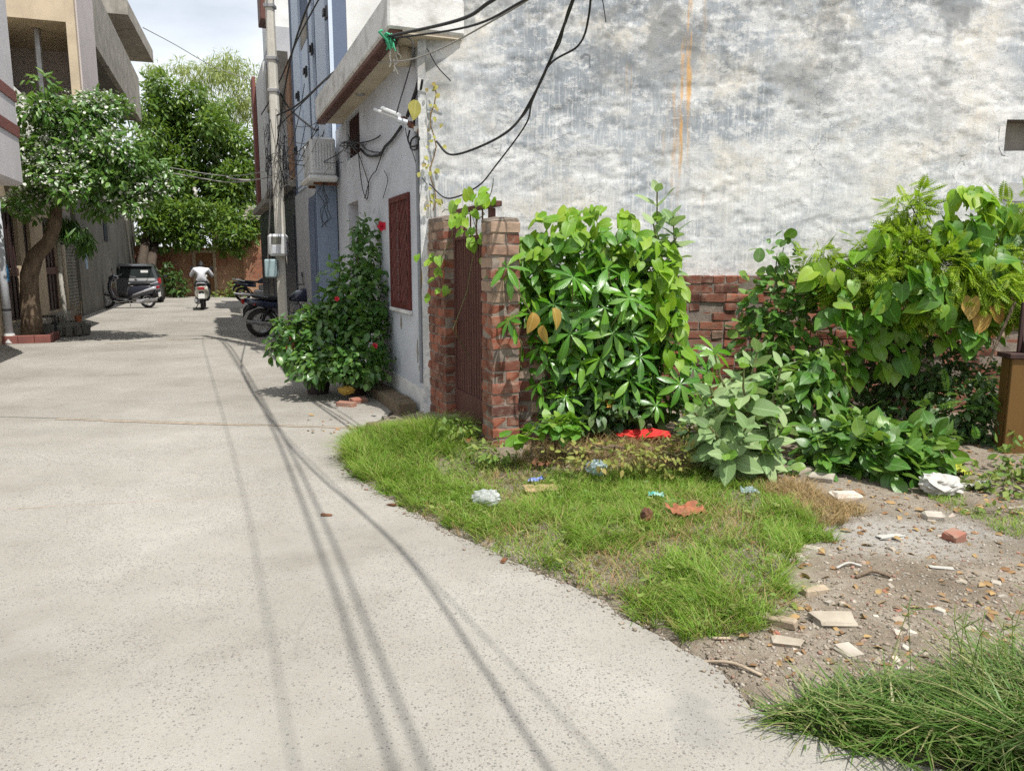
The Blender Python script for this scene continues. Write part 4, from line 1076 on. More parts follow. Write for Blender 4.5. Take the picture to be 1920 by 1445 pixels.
def at_ground(px_, py_, zadd=0.):
    """point of the waste ground seen at a pixel"""
    z = 0.
    for _ in range(12): q = G(px_, py_, z); z = ZG(q.x, q.y)
    return Vector((q.x, q.y, z + zadd))

# ------------------------------------------------------------------ bush by the gate: whorled tree saplings
SHP = {}
base = Vector((.62, 6.25, ZG(.62, 6.25)))
wb_ = empty('whorled_leaf_bush', base, 0, 'dense bush of glossy whorled long leaves beside the gate pier', 'bush')
LV = Leaves(); st_ = MB(); cen = np.array([.66, 6.15, 1.02]); rad = np.array([.66, .50, .70])
centers = []
tries = 0
while len(centers) < 92 and tries < 9000:
    tries += 1; u = unit(1)[0]
    if u[1] > .25: continue
    c = cen + rad * u * random.uniform(.80, 1.06)
    if c[2] < .36 or c[2] > 1.52: continue
    if c[0] < .1 and c[2] > 1.35: continue
    if all(np.linalg.norm(c - q[0]) > .115 for q in centers): centers.append((c, u))
for px_, py_, y in ((955, 600, 5.65), (1010, 720, 5.75), (1300, 690, 5.9), (1320, 740, 5.8), (1295, 655, 6.0), (1335, 700, 6.0), (1275, 720, 5.75), (1340, 660, 6.1), (950, 500, 5.7), (1060, 745, 5.7), (1230, 760, 5.7), (1180, 560, 5.55), (1075, 520, 5.6)):
    q = np.array(Y(px_, py_, y)); centers.append((q, np.array([(q[0] - cen[0]) * .6, -.7, .2])))
for c, u in centers:
    ax = np.array([u[0] * .7, u[1] * .8 - .15, .75 + .35 * u[2]]) + rng.normal(size=3) * .18; ax /= np.linalg.norm(ax)
    e1 = np.cross(ax, [0.3, .2, 1.]); e1 /= np.linalg.norm(e1); e2 = np.cross(ax, e1); a0 = random.random() * 6.28
    k = random.choice((5, 6, 7, 7, 8)); sc = random.uniform(.75, 1.15)
    for i in range(k):
        a = a0 + 2 * math.pi * i / k + random.gauss(0, .1); rd = e1 * math.cos(a) + e2 * math.sin(a)
        d = rd + ax * random.uniform(-.15, .3) + np.array([0, 0, -.12]); LV.add(c, d, ax + rd * .15, sc * random.uniform(.85, 1.12), 0)
    for i in range(3):
        a = random.random() * 6.28; rd = e1 * math.cos(a) + e2 * math.sin(a); LV.add(c - ax * .07, rd + np.array([0, 0, -.5]), ax, sc * .95, 0)
    branch(st_, base + Vector((random.gauss(0, .12), random.gauss(0, .1), 0)), Vector(c), .009, .004, .03, 5, 5)
n_in = 1500; u = unit(n_in); p = cen + np.array([0, .1, -.02]) + rad * u * (.30 + .62 * rng.random((n_in, 1)))
LV.add(p, u * .7 + unit(n_in) * .8, u * .5 + np.array([0, 0, .8]) + unit(n_in) * .5, .9 + .2 * rng.random(n_in), 0)
LV.build(wb_, [leaf_shape('lance', .195, .055, .24, .24)], [LM['whorl']], 300)
st_.v = [tuple(Vector(q) - base) for q in st_.v]; st_.build('stems', M['stem'], wb_)

# heart-leaf creeper over the top of that bush
cb = Vector((.75, 6.45, ZG(.75, 6.45)))
cv = empty('heart_leaf_creeper', cb, 0, 'bright heart-leaved creeper draped over the top of the gateside bush', 'creeper')
LV = Leaves()
for px_, py_, rx, ry, y, n, kk in ((1010, 485, 50, 45, 6.1, 40, 0), (1060, 430, 60, 35, 6.2, 40, 1), (1130, 430, 65, 40, 6.2, 44, 1), (1150, 470, 80, 40, 6.0, 40, 0), (1215, 500, 50, 55, 5.95, 44, 1), (985, 490, 28, 30, 6.1, 14, 0),
                                   (1245, 570, 32, 70, 5.95, 44, 1), (1080, 470, 90, 40, 6.0, 36, 0), (1250, 640, 35, 50, 5.95, 22, 1), (985, 560, 30, 60, 6.05, 20, 0), (1200, 560, 40, 40, 5.9, 14, 0)):
    c = np.array(Y(px_, py_, y)); k_ = y / FPX; u = unit(n); u[:, 1] = -np.abs(u[:, 1])
    p = c + u * np.array([rx * k_, .22, ry * k_])
    d = np.stack([u[:, 0] * .5 + .5 * rng.normal(size=n), -.45 + .4 * rng.normal(size=n), -.5 + .4 * rng.normal(size=n)], -1)
    LV.add(p, d, np.stack([.55 * rng.normal(size=n), -.5 + .4 * rng.normal(size=n), .8 + .3 * rng.normal(size=n)], -1), rng.uniform(.6, 1.25, n), kk)
for px_, py_ in ((1000, 598), (1037, 590), (1018, 622)):
    LV.add(np.array(Y(px_, py_ - 12, 5.55)), (random.gauss(0, .5), -.4, -1), (random.gauss(0, .7), -1, .6), random.uniform(.75, 1.0), 2)
LV.build(cv, [leaf_shape('heart', .125, .10, .28, .2), leaf_shape('heart', .12, .095, .22, .28), leaf_shape('ovate', .15, .10, .45, .35)], [LM['vine'], LM['vinebright'], LM['yellow']], 280, stuff=True)
vs = MB()
for k in range(9):
    a = base + Vector((random.gauss(.1, .2), random.gauss(.1, .1), 0)); b = Vector(Y(random.uniform(1000, 1250), random.uniform(410, 560), 6.15)); branch(vs, a, b, .006, .003, .05, 7, 5)
vs.v = [tuple(Vector(q) - cb) for q in vs.v]; vs.build('vine_stems', M['stem'], cv)

# ------------------------------------------------------------------ milkweeds (large felted oval leaves in pairs)
def milkweed(label, foot, tips, leaf=.2, n_pairs=6, t0=.28, single=160):
    foot = Vector(foot); e = empty('milkweed_plant', foot, 0, label, 'plant'); LV = Leaves()
    for tip in tips:
        sm = MB(); pts = branch(sm, foot + Vector((random.gauss(0, .03), random.gauss(0, .03), -.02)), tip, .013, .006, .025, 6, 6)
        sm.v = [tuple(Vector(q) - foot) for q in sm.v]; sm.build('stem', M['stem'], e)
        a0 = random.random() * 3.14
        for j in range(n_pairs):
            t_ = t0 + (1 - t0) * j / (n_pairs - 1); i = min(int(t_ * 6), 5); c = pts[i].lerp(pts[i + 1], t_ * 6 - i)
            ax = (pts[i + 1] - pts[i]).normalized(); e1 = ax.cross(Vector((.2, .9, .3))).normalized(); e2 = ax.cross(e1)
            a = a0 + j * (math.pi / 2 + .15); sc = (.55 + .45 * math.sin(math.pi * min(1, t_ * .95 + .1)) if t0 < .5 else 1.05 - .3 * (t_ > .95)) * random.uniform(.85, 1.12)
            for sg in (0, math.pi):
                rd = e1 * math.cos(a + sg) + e2 * math.sin(a + sg); d = rd + ax * (.25 + .75 * (t_ > .85)) ; LV.add(np.array(c), np.array(d), np.array(ax * 1.0 - rd * .3) + rng.normal(size=3) * .12, sc, 1 if (t_ > .8 and random.random() < .45) else 0)
    LV.build(e, [leaf_shape('ovate', leaf, leaf * .56, .18, .10, 7), leaf_shape('round', leaf * .62, leaf * .5, .12, .05, 7)], [LM['grey'], LM['greybright']], single)
    return e
f1 = at_ground(1390, 880)
milkweed('grey-green milkweed with big oval leaves at the grass edge', f1, [Y(1300, 770, 5.0), Y(1470, 800, 5.0), Y(1340, 665, 5.25), Y(1395, 690, 5.05), Y(1330, 720, 5.05), Y(1465, 690, 5.25), Y(1330, 800, 4.95), Y(1400, 800, 4.9), Y(1450, 780, 5.15), Y(1310, 740, 5.2), Y(1440, 840, 5.0), Y(1360, 850, 4.85), Y(1410, 740, 5.15), Y(1475, 740, 5.2), Y(1370, 760, 5.0), Y(1420, 660, 5.3)], .235, 7)
f2 = Vector((1.2, 6.55, ZG(1.2, 6.55)))
milkweed('tall milkweed poking above the gateside bush against the plaster wall', f2, [Y(1232, 360, 6.1), Y(1172, 420, 6.1), Y(1262, 405, 6.1), Y(1225, 420, 6.05), Y(1205, 455, 6.0), Y(1268, 445, 6.05), Y(1240, 460, 6.0)], .17, 8, .62)

# ------------------------------------------------------------------ other shrubs
def shrub(name, label, cat, foot, blobs, count, size, shape, mat, singles, stems=7, shell=.5, droop=.2, up=.8, group=None, extra=None, front=True, tips=None):
    foot = Vector(foot); e = empty(name, foot, 0, label, cat, group); LV = Leaves()
    fill(LV, blobs, count, 1.0, shell, droop, 0, up, front=front)
    shapes = [shape]; mats = [mat]
    if extra:
        for (bl, cnt, shp, mt) in extra:
            fill(LV, bl, cnt, 1.0, shell, droop, len(shapes), up, front=front); shapes.append(shp); mats.append(mt)
    LV.build(e, shapes, mats, singles)
    for i in range(stems):
        c, r = blobs[i % len(blobs)]; q = Vector(c + r * unit(1)[0] * .6); sm = MB(); branch(sm, foot + Vector((random.gauss(0, .04), random.gauss(0, .04), -.02)), q, .010, .004, .05, 6, 5)
        sm.v = [tuple(Vector(w) - foot) for w in sm.v]; sm.build('stem', M['stem'] if i % 2 else M['bark'], e)
    return e
shrub('round_leaf_shrub', 'round-leaved shrub with a tall leafy tip in front of the brick wall', 'shrub', (2.1, 6.75, ZG(2.1, 6.75)),
      [blob(1460, 560, 75, 70, 6.6, .25), blob(1430, 640, 60, 60, 6.5, .22), blob(1490, 620, 60, 60, 6.6, .22), blob(1455, 480, 30, 38, 6.65, .12), blob(1440, 700, 50, 50, 6.4, .2), blob(1500, 540, 40, 40, 6.7, .15)],
      620, 1, leaf_shape('round', .085, .068, .2, .15, 6), LM['shrub'], 280, 10)
shrub('leafy_shrub', 'mid-height shrub with hanging pointed leaves right of the milkweed', 'shrub', (2.35, 6.3, ZG(2.35, 6.3)),
      [blob(1540, 690, 45, 40, 6.1, .2), blob(1510, 740, 45, 55, 6.0, .2), blob(1560, 720, 30, 40, 6.1, .15), blob(1480, 720, 40, 40, 6.1, .2)], 240, 1, leaf_shape('heart', .115, .08, .2, .3), LM['shrub'], 160, 5, droop=.8)
shrub('low_broad_leaf_plant', 'low spreading plant with broad veined leaves on the rubble edge', 'plant', at_ground(1640, 890),
      [blob(1560, 830, 65, 40, 5.5, .3), blob(1640, 845, 75, 45, 5.3, .3), blob(1720, 835, 55, 40, 5.4, .28), blob(1600, 800, 70, 30, 5.7, .25), blob(1680, 880, 60, 24, 5.15, .18), blob(1530, 870, 45, 22, 5.3, .15)],
      620, 1, leaf_shape('ovate', .12, .088, .16, .2, 6), LM['shrub'], 290, 6, droop=.2, up=1.0)
PIN = pinnate_shape(.15, 9, .016, .038)
tb_ = Vector((3.35, 6.75, ZG(3.35, 6.75)))
pt = empty('feathery_sapling', tb_, 0, 'lime-green feathery-leaved sapling arching over the brick wall', 'tree')
LV = Leaves()
pb_ = [blob(1700, 400, 35, 50, 6.5, .2), blob(1680, 470, 80, 50, 6.4, .3), blob(1620, 520, 75, 45, 6.4, .3), blob(1740, 500, 80, 55, 6.3, .35), blob(1820, 530, 70, 55, 6.3, .35), blob(1890, 470, 60, 60, 6.5, .3),
       blob(1880, 560, 60, 40, 6.3, .3), blob(1530, 480, 35, 22, 6.5, .15), blob(1570, 540, 40, 40, 6.5, .2), blob(1900, 400, 40, 35, 6.7, .2), blob(1700, 560, 80, 40, 6.3, .3)]
fill(LV, pb_, 2700, 1.0, .25, .35, 0, .8, front=True, svar=.22)
LV.build(pt, [PIN], [LM['pinn']], 290, name='feather_leaf')
trunk = MB(); branch(trunk, tb_ + Vector((0, 0, -.05)), Y(1740, 560, 6.5), .03, .018, .03, 7, 8)
for px_, py_ in ((1700, 370), (1640, 500), (1810, 520), (1885, 480), (1600, 540), (1720, 450), (1850, 560)): branch(trunk, Y(1740, 565, 6.5), Y(px_, py_, 6.45), .014, .004, .04, 6, 6)
trunk.v = [tuple(Vector(q) - tb_) for q in trunk.v]; trunk.build('trunk', M['barkdark'], pt)
cb2 = Vector((3.0, 6.8, ZG(3.0, 6.8)))
cv2 = empty('heart_leaf_creeper', cb2, 0, 'large heart-leaved creeper hanging through the feathery sapling', 'creeper')
LV = Leaves()
for px_, py_, rx, ry, y, n, kk in ((1580, 600, 30, 60, 6.25, 9, 0), (1620, 560, 50, 40, 6.1, 10, 0), (1650, 640, 60, 50, 6.3, 12, 0), (1720, 520, 40, 40, 6.0, 9, 0), (1740, 560, 40, 30, 6.0, 7, 0), (1580, 690, 25, 40, 6.4, 6, 0),
                                   (1810, 400, 40, 45, 6.3, 22, 1), (1800, 440, 40, 35, 6.2, 14, 0), (1550, 510, 30, 25, 6.3, 6, 1), (1830, 490, 50, 35, 6.2, 9, 0), (1800, 610, 60, 40, 6.2, 12, 0), (1640, 460, 40, 30, 6.3, 6, 1), (1880, 420, 30, 30, 6.4, 8, 0)):
    n = int(n * 2.2)
    c = np.array(Y(px_, py_, y)); k_ = y / FPX; u = unit(n); u[:, 1] = -np.abs(u[:, 1]); p = c + u * np.array([rx * k_, .15, ry * k_])
    d = np.stack([.5 * rng.normal(size=n), -.4 + .4 * rng.normal(size=n), -.65 + .35 * rng.normal(size=n)], -1)
    LV.add(p, d, np.stack([.5 * rng.normal(size=n), -.65 + .3 * rng.normal(size=n), .6 + .3 * rng.normal(size=n)], -1), rng.uniform(.6, 1.2, n), kk)
for px_, py_ in ((1822, 560), (1862, 575), (1845, 590)): LV.add(np.array(Y(px_, py_, 6.0)), (random.gauss(0, .3), -.2, -1), (random.gauss(0, .4), -1, .3), 1.15, 2)
LV.build(cv2, [leaf_shape('heart', .155, .13, .2, .2), leaf_shape('heart', .15, .135, .2, .25), leaf_shape('heart', .15, .12, .3, .15)], [LM['vine'], LM['vinebright'], LM['yellow']], 280)
vs = MB()
for k in range(8): branch(vs, cb2 + Vector((random.gauss(0, .3), random.gauss(0, .1), 0)), Y(random.uniform(1580, 1850), random.uniform(420, 600), 6.3), .007, .003, .05, 8, 5)
vs.v = [tuple(Vector(q) - cb2) for q in vs.v]; vs.build('vine_stems', M['bark'], cv2)
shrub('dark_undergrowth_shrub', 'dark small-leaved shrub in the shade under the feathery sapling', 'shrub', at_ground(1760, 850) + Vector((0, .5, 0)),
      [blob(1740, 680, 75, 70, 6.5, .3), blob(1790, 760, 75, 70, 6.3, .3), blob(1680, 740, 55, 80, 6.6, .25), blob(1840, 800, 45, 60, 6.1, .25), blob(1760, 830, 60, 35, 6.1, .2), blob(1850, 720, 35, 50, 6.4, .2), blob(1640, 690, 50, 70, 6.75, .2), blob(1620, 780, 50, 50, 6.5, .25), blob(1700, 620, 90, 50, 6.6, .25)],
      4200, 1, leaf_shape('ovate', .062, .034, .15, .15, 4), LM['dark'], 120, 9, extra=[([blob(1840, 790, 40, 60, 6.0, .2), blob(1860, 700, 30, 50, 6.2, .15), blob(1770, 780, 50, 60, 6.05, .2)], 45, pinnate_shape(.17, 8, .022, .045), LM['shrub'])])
shrub('rubble_weed', 'small leafy weeds at the right edge in front of the timber panel', 'weed', at_ground(1880, 930),
      [blob(1880, 900, 60, 30, 4.95, .3), blob(1905, 860, 30, 40, 5.2, .2)], 330, 1, leaf_shape('ovate', .05, .03, .1, .1, 4), LM['weed'], 60, 5)
shrub('rubble_weed', 'tiny green weed between the white stone and the red half brick', 'weed', at_ground(1850, 990),
      [blob(1850, 965, 45, 22, 4.45, .15)], 90, 1, leaf_shape('ovate', .038, .022, .1, .1, 4), LM['weed'], 50, 4)
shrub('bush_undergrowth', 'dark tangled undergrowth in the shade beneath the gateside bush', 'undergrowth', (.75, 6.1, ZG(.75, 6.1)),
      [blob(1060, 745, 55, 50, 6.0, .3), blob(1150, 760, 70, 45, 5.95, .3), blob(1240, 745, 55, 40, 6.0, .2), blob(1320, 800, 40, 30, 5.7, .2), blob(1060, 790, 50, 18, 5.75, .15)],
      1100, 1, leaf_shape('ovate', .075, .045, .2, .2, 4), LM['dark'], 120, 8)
shrub('shade_weed', 'soft round-leaved weed at the foot of the gate pier', 'weed', at_ground(1030, 815),
      [blob(1040, 795, 45, 22, 5.4, .15), blob(1070, 800, 25, 20, 5.35, .12), blob(985, 815, 30, 14, 5.3, .12)], 75, 1, leaf_shape('heart', .075, .075, .1, .1), LM['vine'], 60, 5, up=1.2)
shrub('shade_weed', 'short leafy weeds growing before the metal gate', 'weed', at_ground(860, 812),
      [blob(860, 800, 40, 16, 5.9, .15), blob(930, 845, 45, 16, 5.4, .15)], 170, 1, leaf_shape('ovate', .045, .026, .1, .1, 4), LM['weed'], 60, 4, up=1.1)
shrub('tangle_weed', 'yellowing tangled weeds below the milkweed and red cloth', 'weed', at_ground(1180, 850),
      [blob(1130, 845, 110, 26, 5.15, .3), blob(1250, 850, 60, 40, 5.2, .25), blob(1290, 830, 35, 50, 5.4, .2)], 520, 1, leaf_shape('ovate', .038, .022, .1, .1, 4),
      leafmat('tangle_leaf', (.16, .20, .05), (.24, .27, .07), (.36, .26, .10), .3, .6, .2), 80, 8)
# creeper on the gate
gv = empty('gate_creeper', FW(2.2, 6.0, .2), 0, 'light green creeper trailing over the top of the brown gate', 'creeper')
LV = Leaves(); fv = Vector(gv.location)
for n_, s_, z_, cnt, sp_ in ((1.98, 5.9, 1.86, 16, .09), (2.0, 5.75, 1.72, 8, .07), (1.97, 6.1, 1.95, 6, .06), (1.9, 6.72, 1.52, 8, .06), (1.9, 6.62, 1.35, 5, .05), (2.0, 5.62, 2.05, 3, .04), (2.0, 5.5, 1.98, 3, .03)):
    c = np.array(FW(n_, s_, z_)); p = c + rng.normal(size=(cnt, 3)) * sp_
    LV.add(p, np.stack([-.2 + .4 * rng.normal(size=cnt), -.4 + .3 * rng.normal(size=cnt), -.7 + .2 * rng.normal(size=cnt)], -1), np.stack([-.3 + .3 * rng.normal(size=cnt), -.7 + 0 * p[:, 0], .6 + .2 * rng.normal(size=cnt)], -1), rng.uniform(.6, 1.1, cnt), 0)
LV.build(gv, [leaf_shape('heart', .10, .085, .1, .15)], [LM['vinebright']], 60)
vs = MB()
for a, b in (((2.1, 6.3, .3), (1.98, 5.9, 1.9)), ((2.0, 6.25, 1.9), (1.9, 6.7, 1.4)), ((2.0, 5.85, 1.8), (2.0, 5.45, 2.12)), ((2.0, 6.0, 1.9), (1.93, 6.5, 1.95))): branch(vs, FW(*a), FW(*b), .005, .003, .05, 7, 5)
vs.v = [tuple(Vector(q) - fv) for q in vs.v]; vs.build('vine_stems', M['stem'], gv)
# dry creeper on the house corner
dv = empty('corner_creeper', FW(1.92, 7.1, .1), 0, 'thin yellowing creeper climbing the corner of the plastered wall', 'creeper'); fv = Vector(dv.location)
vs = MB(); path = [Y(812 + 6 * math.sin(k * 1.3), 395 - k * 20, 7.33) for k in range(13)]; vs.tube(path, .006, 5)
vs.v = [tuple(Vector(q) - fv) for q in vs.v]; vs.build('vine_stem', M['straw'], dv)
LV = Leaves(); n = 34; p = np.array([Y(random.gauss(812, 9), random.uniform(150, 395), 7.30) for _ in range(n)])
LV.add(p, np.stack([.5 * rng.normal(size=n), -.4 + 0 * p[:, 0], -.6 + .3 * rng.normal(size=n)], -1), np.stack([.3 * rng.normal(size=n), -.9 + 0 * p[:, 0], .4 + 0 * p[:, 0]], -1), rng.uniform(.5, 1.1, n), 0)
LV.add(np.array(Y(780, 188, 7.1)), (-.1, -.2, -1), (.3, -1, .2), 3.2, 0)
LV.build(dv, [leaf_shape('ovate', .055, .04, .1, .2)], [leafmat('creeper_yellow', (.34, .36, .08), (.42, .40, .12), (.30, .22, .10), .4, .5, .2)], 40)

# ------------------------------------------------------------------ hibiscus in pots
hb = FW(1.32, 9.05, 0); hib = empty('hibiscus_bush', hb, 0, 'tall dark green hibiscus with red flower against the white house', 'bush')
LV = Leaves()
hbl = [blob(690, 470, 32, 65, 9.3, .25), blob(660, 540, 48, 60, 9.2, .35), blob(700, 560, 32, 70, 9.0, .25), blob(620, 630, 70, 55, 9.0, .45), blob(690, 640, 45, 70, 8.8, .35), blob(550, 640, 42, 45, 8.9, .35), blob(600, 680, 62, 36, 8.6, .35), blob(670, 685, 60, 36, 8.5, .3), blob(540, 610, 25, 22, 8.9, .2), blob(640, 590, 50, 50, 9.1, .35), blob(600, 600, 40, 30, 9.1, .3)]
fill(LV, hbl, 4000, 1.0, .30, .35, 0, .85, front=True)
LV.build(hib, [leaf_shape('ovate', .078, .05, .22, .22, 5)], [LM['hib']], 300)
for k in range(10):
    c, r = hbl[k % len(hbl)]; sm = MB(); branch(sm, hb + Vector((random.gauss(0, .1), random.gauss(0, .1), .2)), Vector(c + r * unit(1)[0] * .5), .012, .005, .04, 6, 6)
    sm.v = [tuple(Vector(w) - hb) for w in sm.v]; sm.build('stem', M['bark'], hib)
for fx, fy, fd, fs in ((717, 424, 9.0, 1.), (703, 648, 8.4, .6), (632, 560, 8.7, .5)):
    fl = MB(); c = Y(fx, fy, fd) - hb
    for k in range(5):
        a = k * 2 * math.pi / 5 + fx; V_, F_ = leaf_shape('round', .06 * fs, .055 * fs, .2, .3, 5); B_ = frames(np.array([[math.cos(a), -.6, math.sin(a)]]), np.array([[.3, -1, .3]]))[0]
        fl.add([tuple(B_ @ q + np.array(c)) for q in V_], F_.tolist())
    fl.tube([c, c + Vector((0, -.06 * fs, .0))], .005 * fs, 5); fl.build('red_flower', M['petal_red'], hib)
M['terracotta'] = pm('terracotta', (.36, .12, .055), (.26, .09, .045), .85, 8., .3)
def pot(label, loc, r, h, mat):
    e = empty('flower_pot', loc, 0, label, 'pot')
    MB().lathe([(0, 0), (r * .68, 0), (r * .98, h * .86), (r * 1.08, h * .87), (r * 1.08, h), (r * .95, h), (r * .92, h * .85), (0, h * .85)], (0, 0, 0), 'z', 24).build('pot_body', mat, e, smooth=False)
    MB().lathe([(0, h * .87), (r * .93, h * .865)], (0, 0, 0), 'z', 24).build('soil', M['dirt'], e)
pot('large dark plant pot standing under the hibiscus', G(597, 738), .17, .32, pm('dark_pot', (.03, .022, .02), (.05, .04, .035), .7, 8., .2))
pot('terracotta pot tucked behind the hibiscus leaves by the road', G(545, 662), .16, .30, M['terracotta'])
pot('dark pot hidden in shade between hibiscus and house wall', FW(1.55, 8.9), .17, .34, pm('brown_pot', (.06, .035, .025), (.04, .025, .02), .8, 8., .2))

# ------------------------------------------------------------------ trees
def tree(name, label, foot, limbs, crown_blobs, n_leaves, shape, mat, extra=None, group=None, bark=None, shell=.35, droop=.25):
    foot = Vector(foot); e = empty(name, foot, 0, label, 'tree', group)
    tm = MB()
    for pts, rr in limbs: tm.tube([Vector(q) - foot for q in pts], rr, 9)
    tm.build('trunk', bark or M['bark'], e, smooth=True)
    LV = Leaves(); clumps = []
    for c, r in crown_blobs:                                  # break each mass into uneven clumps
        k = 9
        for u in unit(k): clumps.append((c + u * r * random.uniform(.35, .95), r * random.uniform(.28, .5)))
        clumps.append((c, r * .55))
    fill(LV, clumps, n_leaves, 1.0, shell, droop, 0, .7)
    shapes = [shape]; mats = [mat]
    LV.build(e, shapes, mats, 0, rest='crown', stuff=False)
    if extra:
        L2 = Leaves(); fill(L2, [q for q in clumps if random.random() < .6], extra[0], 1.0, .85, .1, 0, .9, front=True); L2.build(e, [extra[1]], [extra[2]], 0, rest='blossom', stuff=True)
    return e
def P(px_, py_, y): return Y(px_, py_, y)
yt = 15.1; ft = G(62, 638)
tree('flowering_tree', 'crooked-trunk tree with white blossom over the left doorways', ft,
     [([ft + Vector((0, 0, -.1)), P(60, 600, yt), P(56, 560, yt), P(55, 515, yt), P(66, 480, yt), P(92, 452, yt), P(103, 420, yt), P(106, 385, yt), P(120, 330, yt)], [.22, .185, .17, .16, .15, .125, .12, .10, .06]),
      ([P(106, 390, yt), P(160, 330, yt), P(230, 300, yt - .3)], [.09, .06, .03]), ([P(106, 395, yt), P(80, 340, yt), P(70, 260, yt)], [.08, .05, .03]), ([P(120, 335, yt), P(150, 260, yt), P(160, 210, yt)], [.06, .04, .02])],
     [blob(90, 210, 55, 50, 14.8, .7), blob(165, 215, 70, 50, 15.0, .8), blob(130, 290, 95, 65, 14.8, 1.), blob(220, 290, 75, 65, 14.9, .9), blob(265, 350, 60, 45, 14.9, .7), blob(180, 370, 85, 50, 14.7, .8), blob(80, 350, 60, 50, 14.9, .7), blob(40, 385, 40, 25, 15.2, .4), blob(300, 330, 30, 35, 15., .4), blob(60, 290, 45, 60, 15., .6)],
     9500, leaf_shape('ovate', .12, .055, .2, .2, 4), LM['champa'], (3600, leaf_shape('round', .05, .042, .2, .1, 4), M['petal_white']))
yt2 = 16.8; ft2 = G(122, 624)
tree('drooping_leaf_sapling', 'thin whitish-trunked sapling with drooping long leaves in the stone planter', ft2,
     [([ft2, P(121, 580, yt2), P(114, 520, yt2), P(110, 470, yt2), P(107, 420, yt2)], [.06, .05, .045, .04, .03])],
     [blob(120, 420, 30, 25, yt2, .35), blob(150, 435, 26, 24, yt2 - .2, .3), blob(165, 450, 16, 18, yt2 - .3, .2)], 420, leaf_shape('lance', .26, .04, .15, .35, 4), LM['hib'], bark=M['pole'], droop=1.6)
yb = 33.5; fb = Y(278, 555, yb); fb.z = 0
tree('large_shade_tree', 'large dense green tree shading the brick wall at alley end', fb,
     [([fb, P(283, 490, 34.5), P(293, 440, 36.5), P(310, 380, 38.5), P(335, 300, 38.8)], [.30, .22, .2, .15, .08]), ([fb + Vector((-.2, 0, 0)), P(266, 490, 34), P(278, 430, 36), P(262, 360, 37.5), P(270, 280, 37.5)], [.24, .2, .18, .12, .06]),
      ([P(293, 440, 36.5), P(360, 400, 38.5), P(430, 360, 39.5)], [.14, .1, .06]), ([P(310, 380, 38.5), P(390, 300, 39.5), P(420, 220, 39.5)], [.12, .08, .05])],
     [blob(320, 185, 55, 45, 37.5, 1.5), blob(290, 240, 45, 60, 37, 1.5), blob(300, 330, 60, 75, 37, 1.2), blob(420, 440, 65, 34, 35.9, .9), blob(340, 448, 60, 30, 35.8, .9), blob(472, 430, 18, 50, 36, .8), blob(455, 470, 30, 14, 36.9, .6), blob(430, 475, 30, 12, 36.9, .6), blob(380, 400, 90, 40, 35.8, 1.), blob(300, 420, 40, 40, 35.2, .9), blob(270, 440, 35, 30, 37.5, .9), blob(370, 220, 70, 60, 38.5, 2), blob(430, 260, 60, 60, 39, 2), blob(340, 300, 90, 65, 38.5, 2.), blob(440, 340, 55, 75, 38.5, 2), blob(370, 380, 80, 60, 38.3, 1.6), blob(290, 390, 40, 35, 35.5, 1.), blob(420, 415, 62, 42, 38.2, 1.4), blob(340, 430, 50, 32, 38., 1.2), blob(470, 320, 25, 90, 38.8, 1.2)],
     34000, leaf_shape('tiny', .22, .115, .2, .15), LM['tree'], bark=M['barkdark'])
tree('pale_feathery_tree', 'pale feathery tall tree rising behind the dense tree', Vector((-17.5, 46, 0)),
     [([Vector((-17.5, 46, 0)), Vector((-17.2, 46, 5)), Vector((-16.9, 46, 10))], [.3, .22, .1])],
     [blob(420, 150, 75, 45, 46, 2), blob(360, 140, 55, 35, 46, 2), blob(470, 190, 45, 65, 46, 2), blob(290, 135, 35, 22, 46, 1.2), blob(430, 230, 60, 55, 46, 2)], 7000, leaf_shape('tiny', .34, .05, .2, .15), LM['pale'], droop=.7, shell=.15)
shrub('alley_end_bush', 'green bush at the foot of the end wall between car and rider', 'bush', Y(335, 556, 35.2).xy.to_3d(), [blob(335, 535, 18, 22, 35.2, .5), blob(318, 520, 12, 28, 35.4, .4)], 420, 1, leaf_shape('tiny', .2, .1, .2, .1), LM['dark'], 0, 3)
shrub('alley_end_bush', 'low weeds at the foot of the end wall right of the door', 'bush', Y(445, 556, 35.4).xy.to_3d(), [blob(445, 545, 18, 16, 35.4, .4), blob(420, 553, 25, 6, 35.6, .3)], 300, 1, leaf_shape('tiny', .16, .08, .2, .1), LM['weed'], 0, 3)

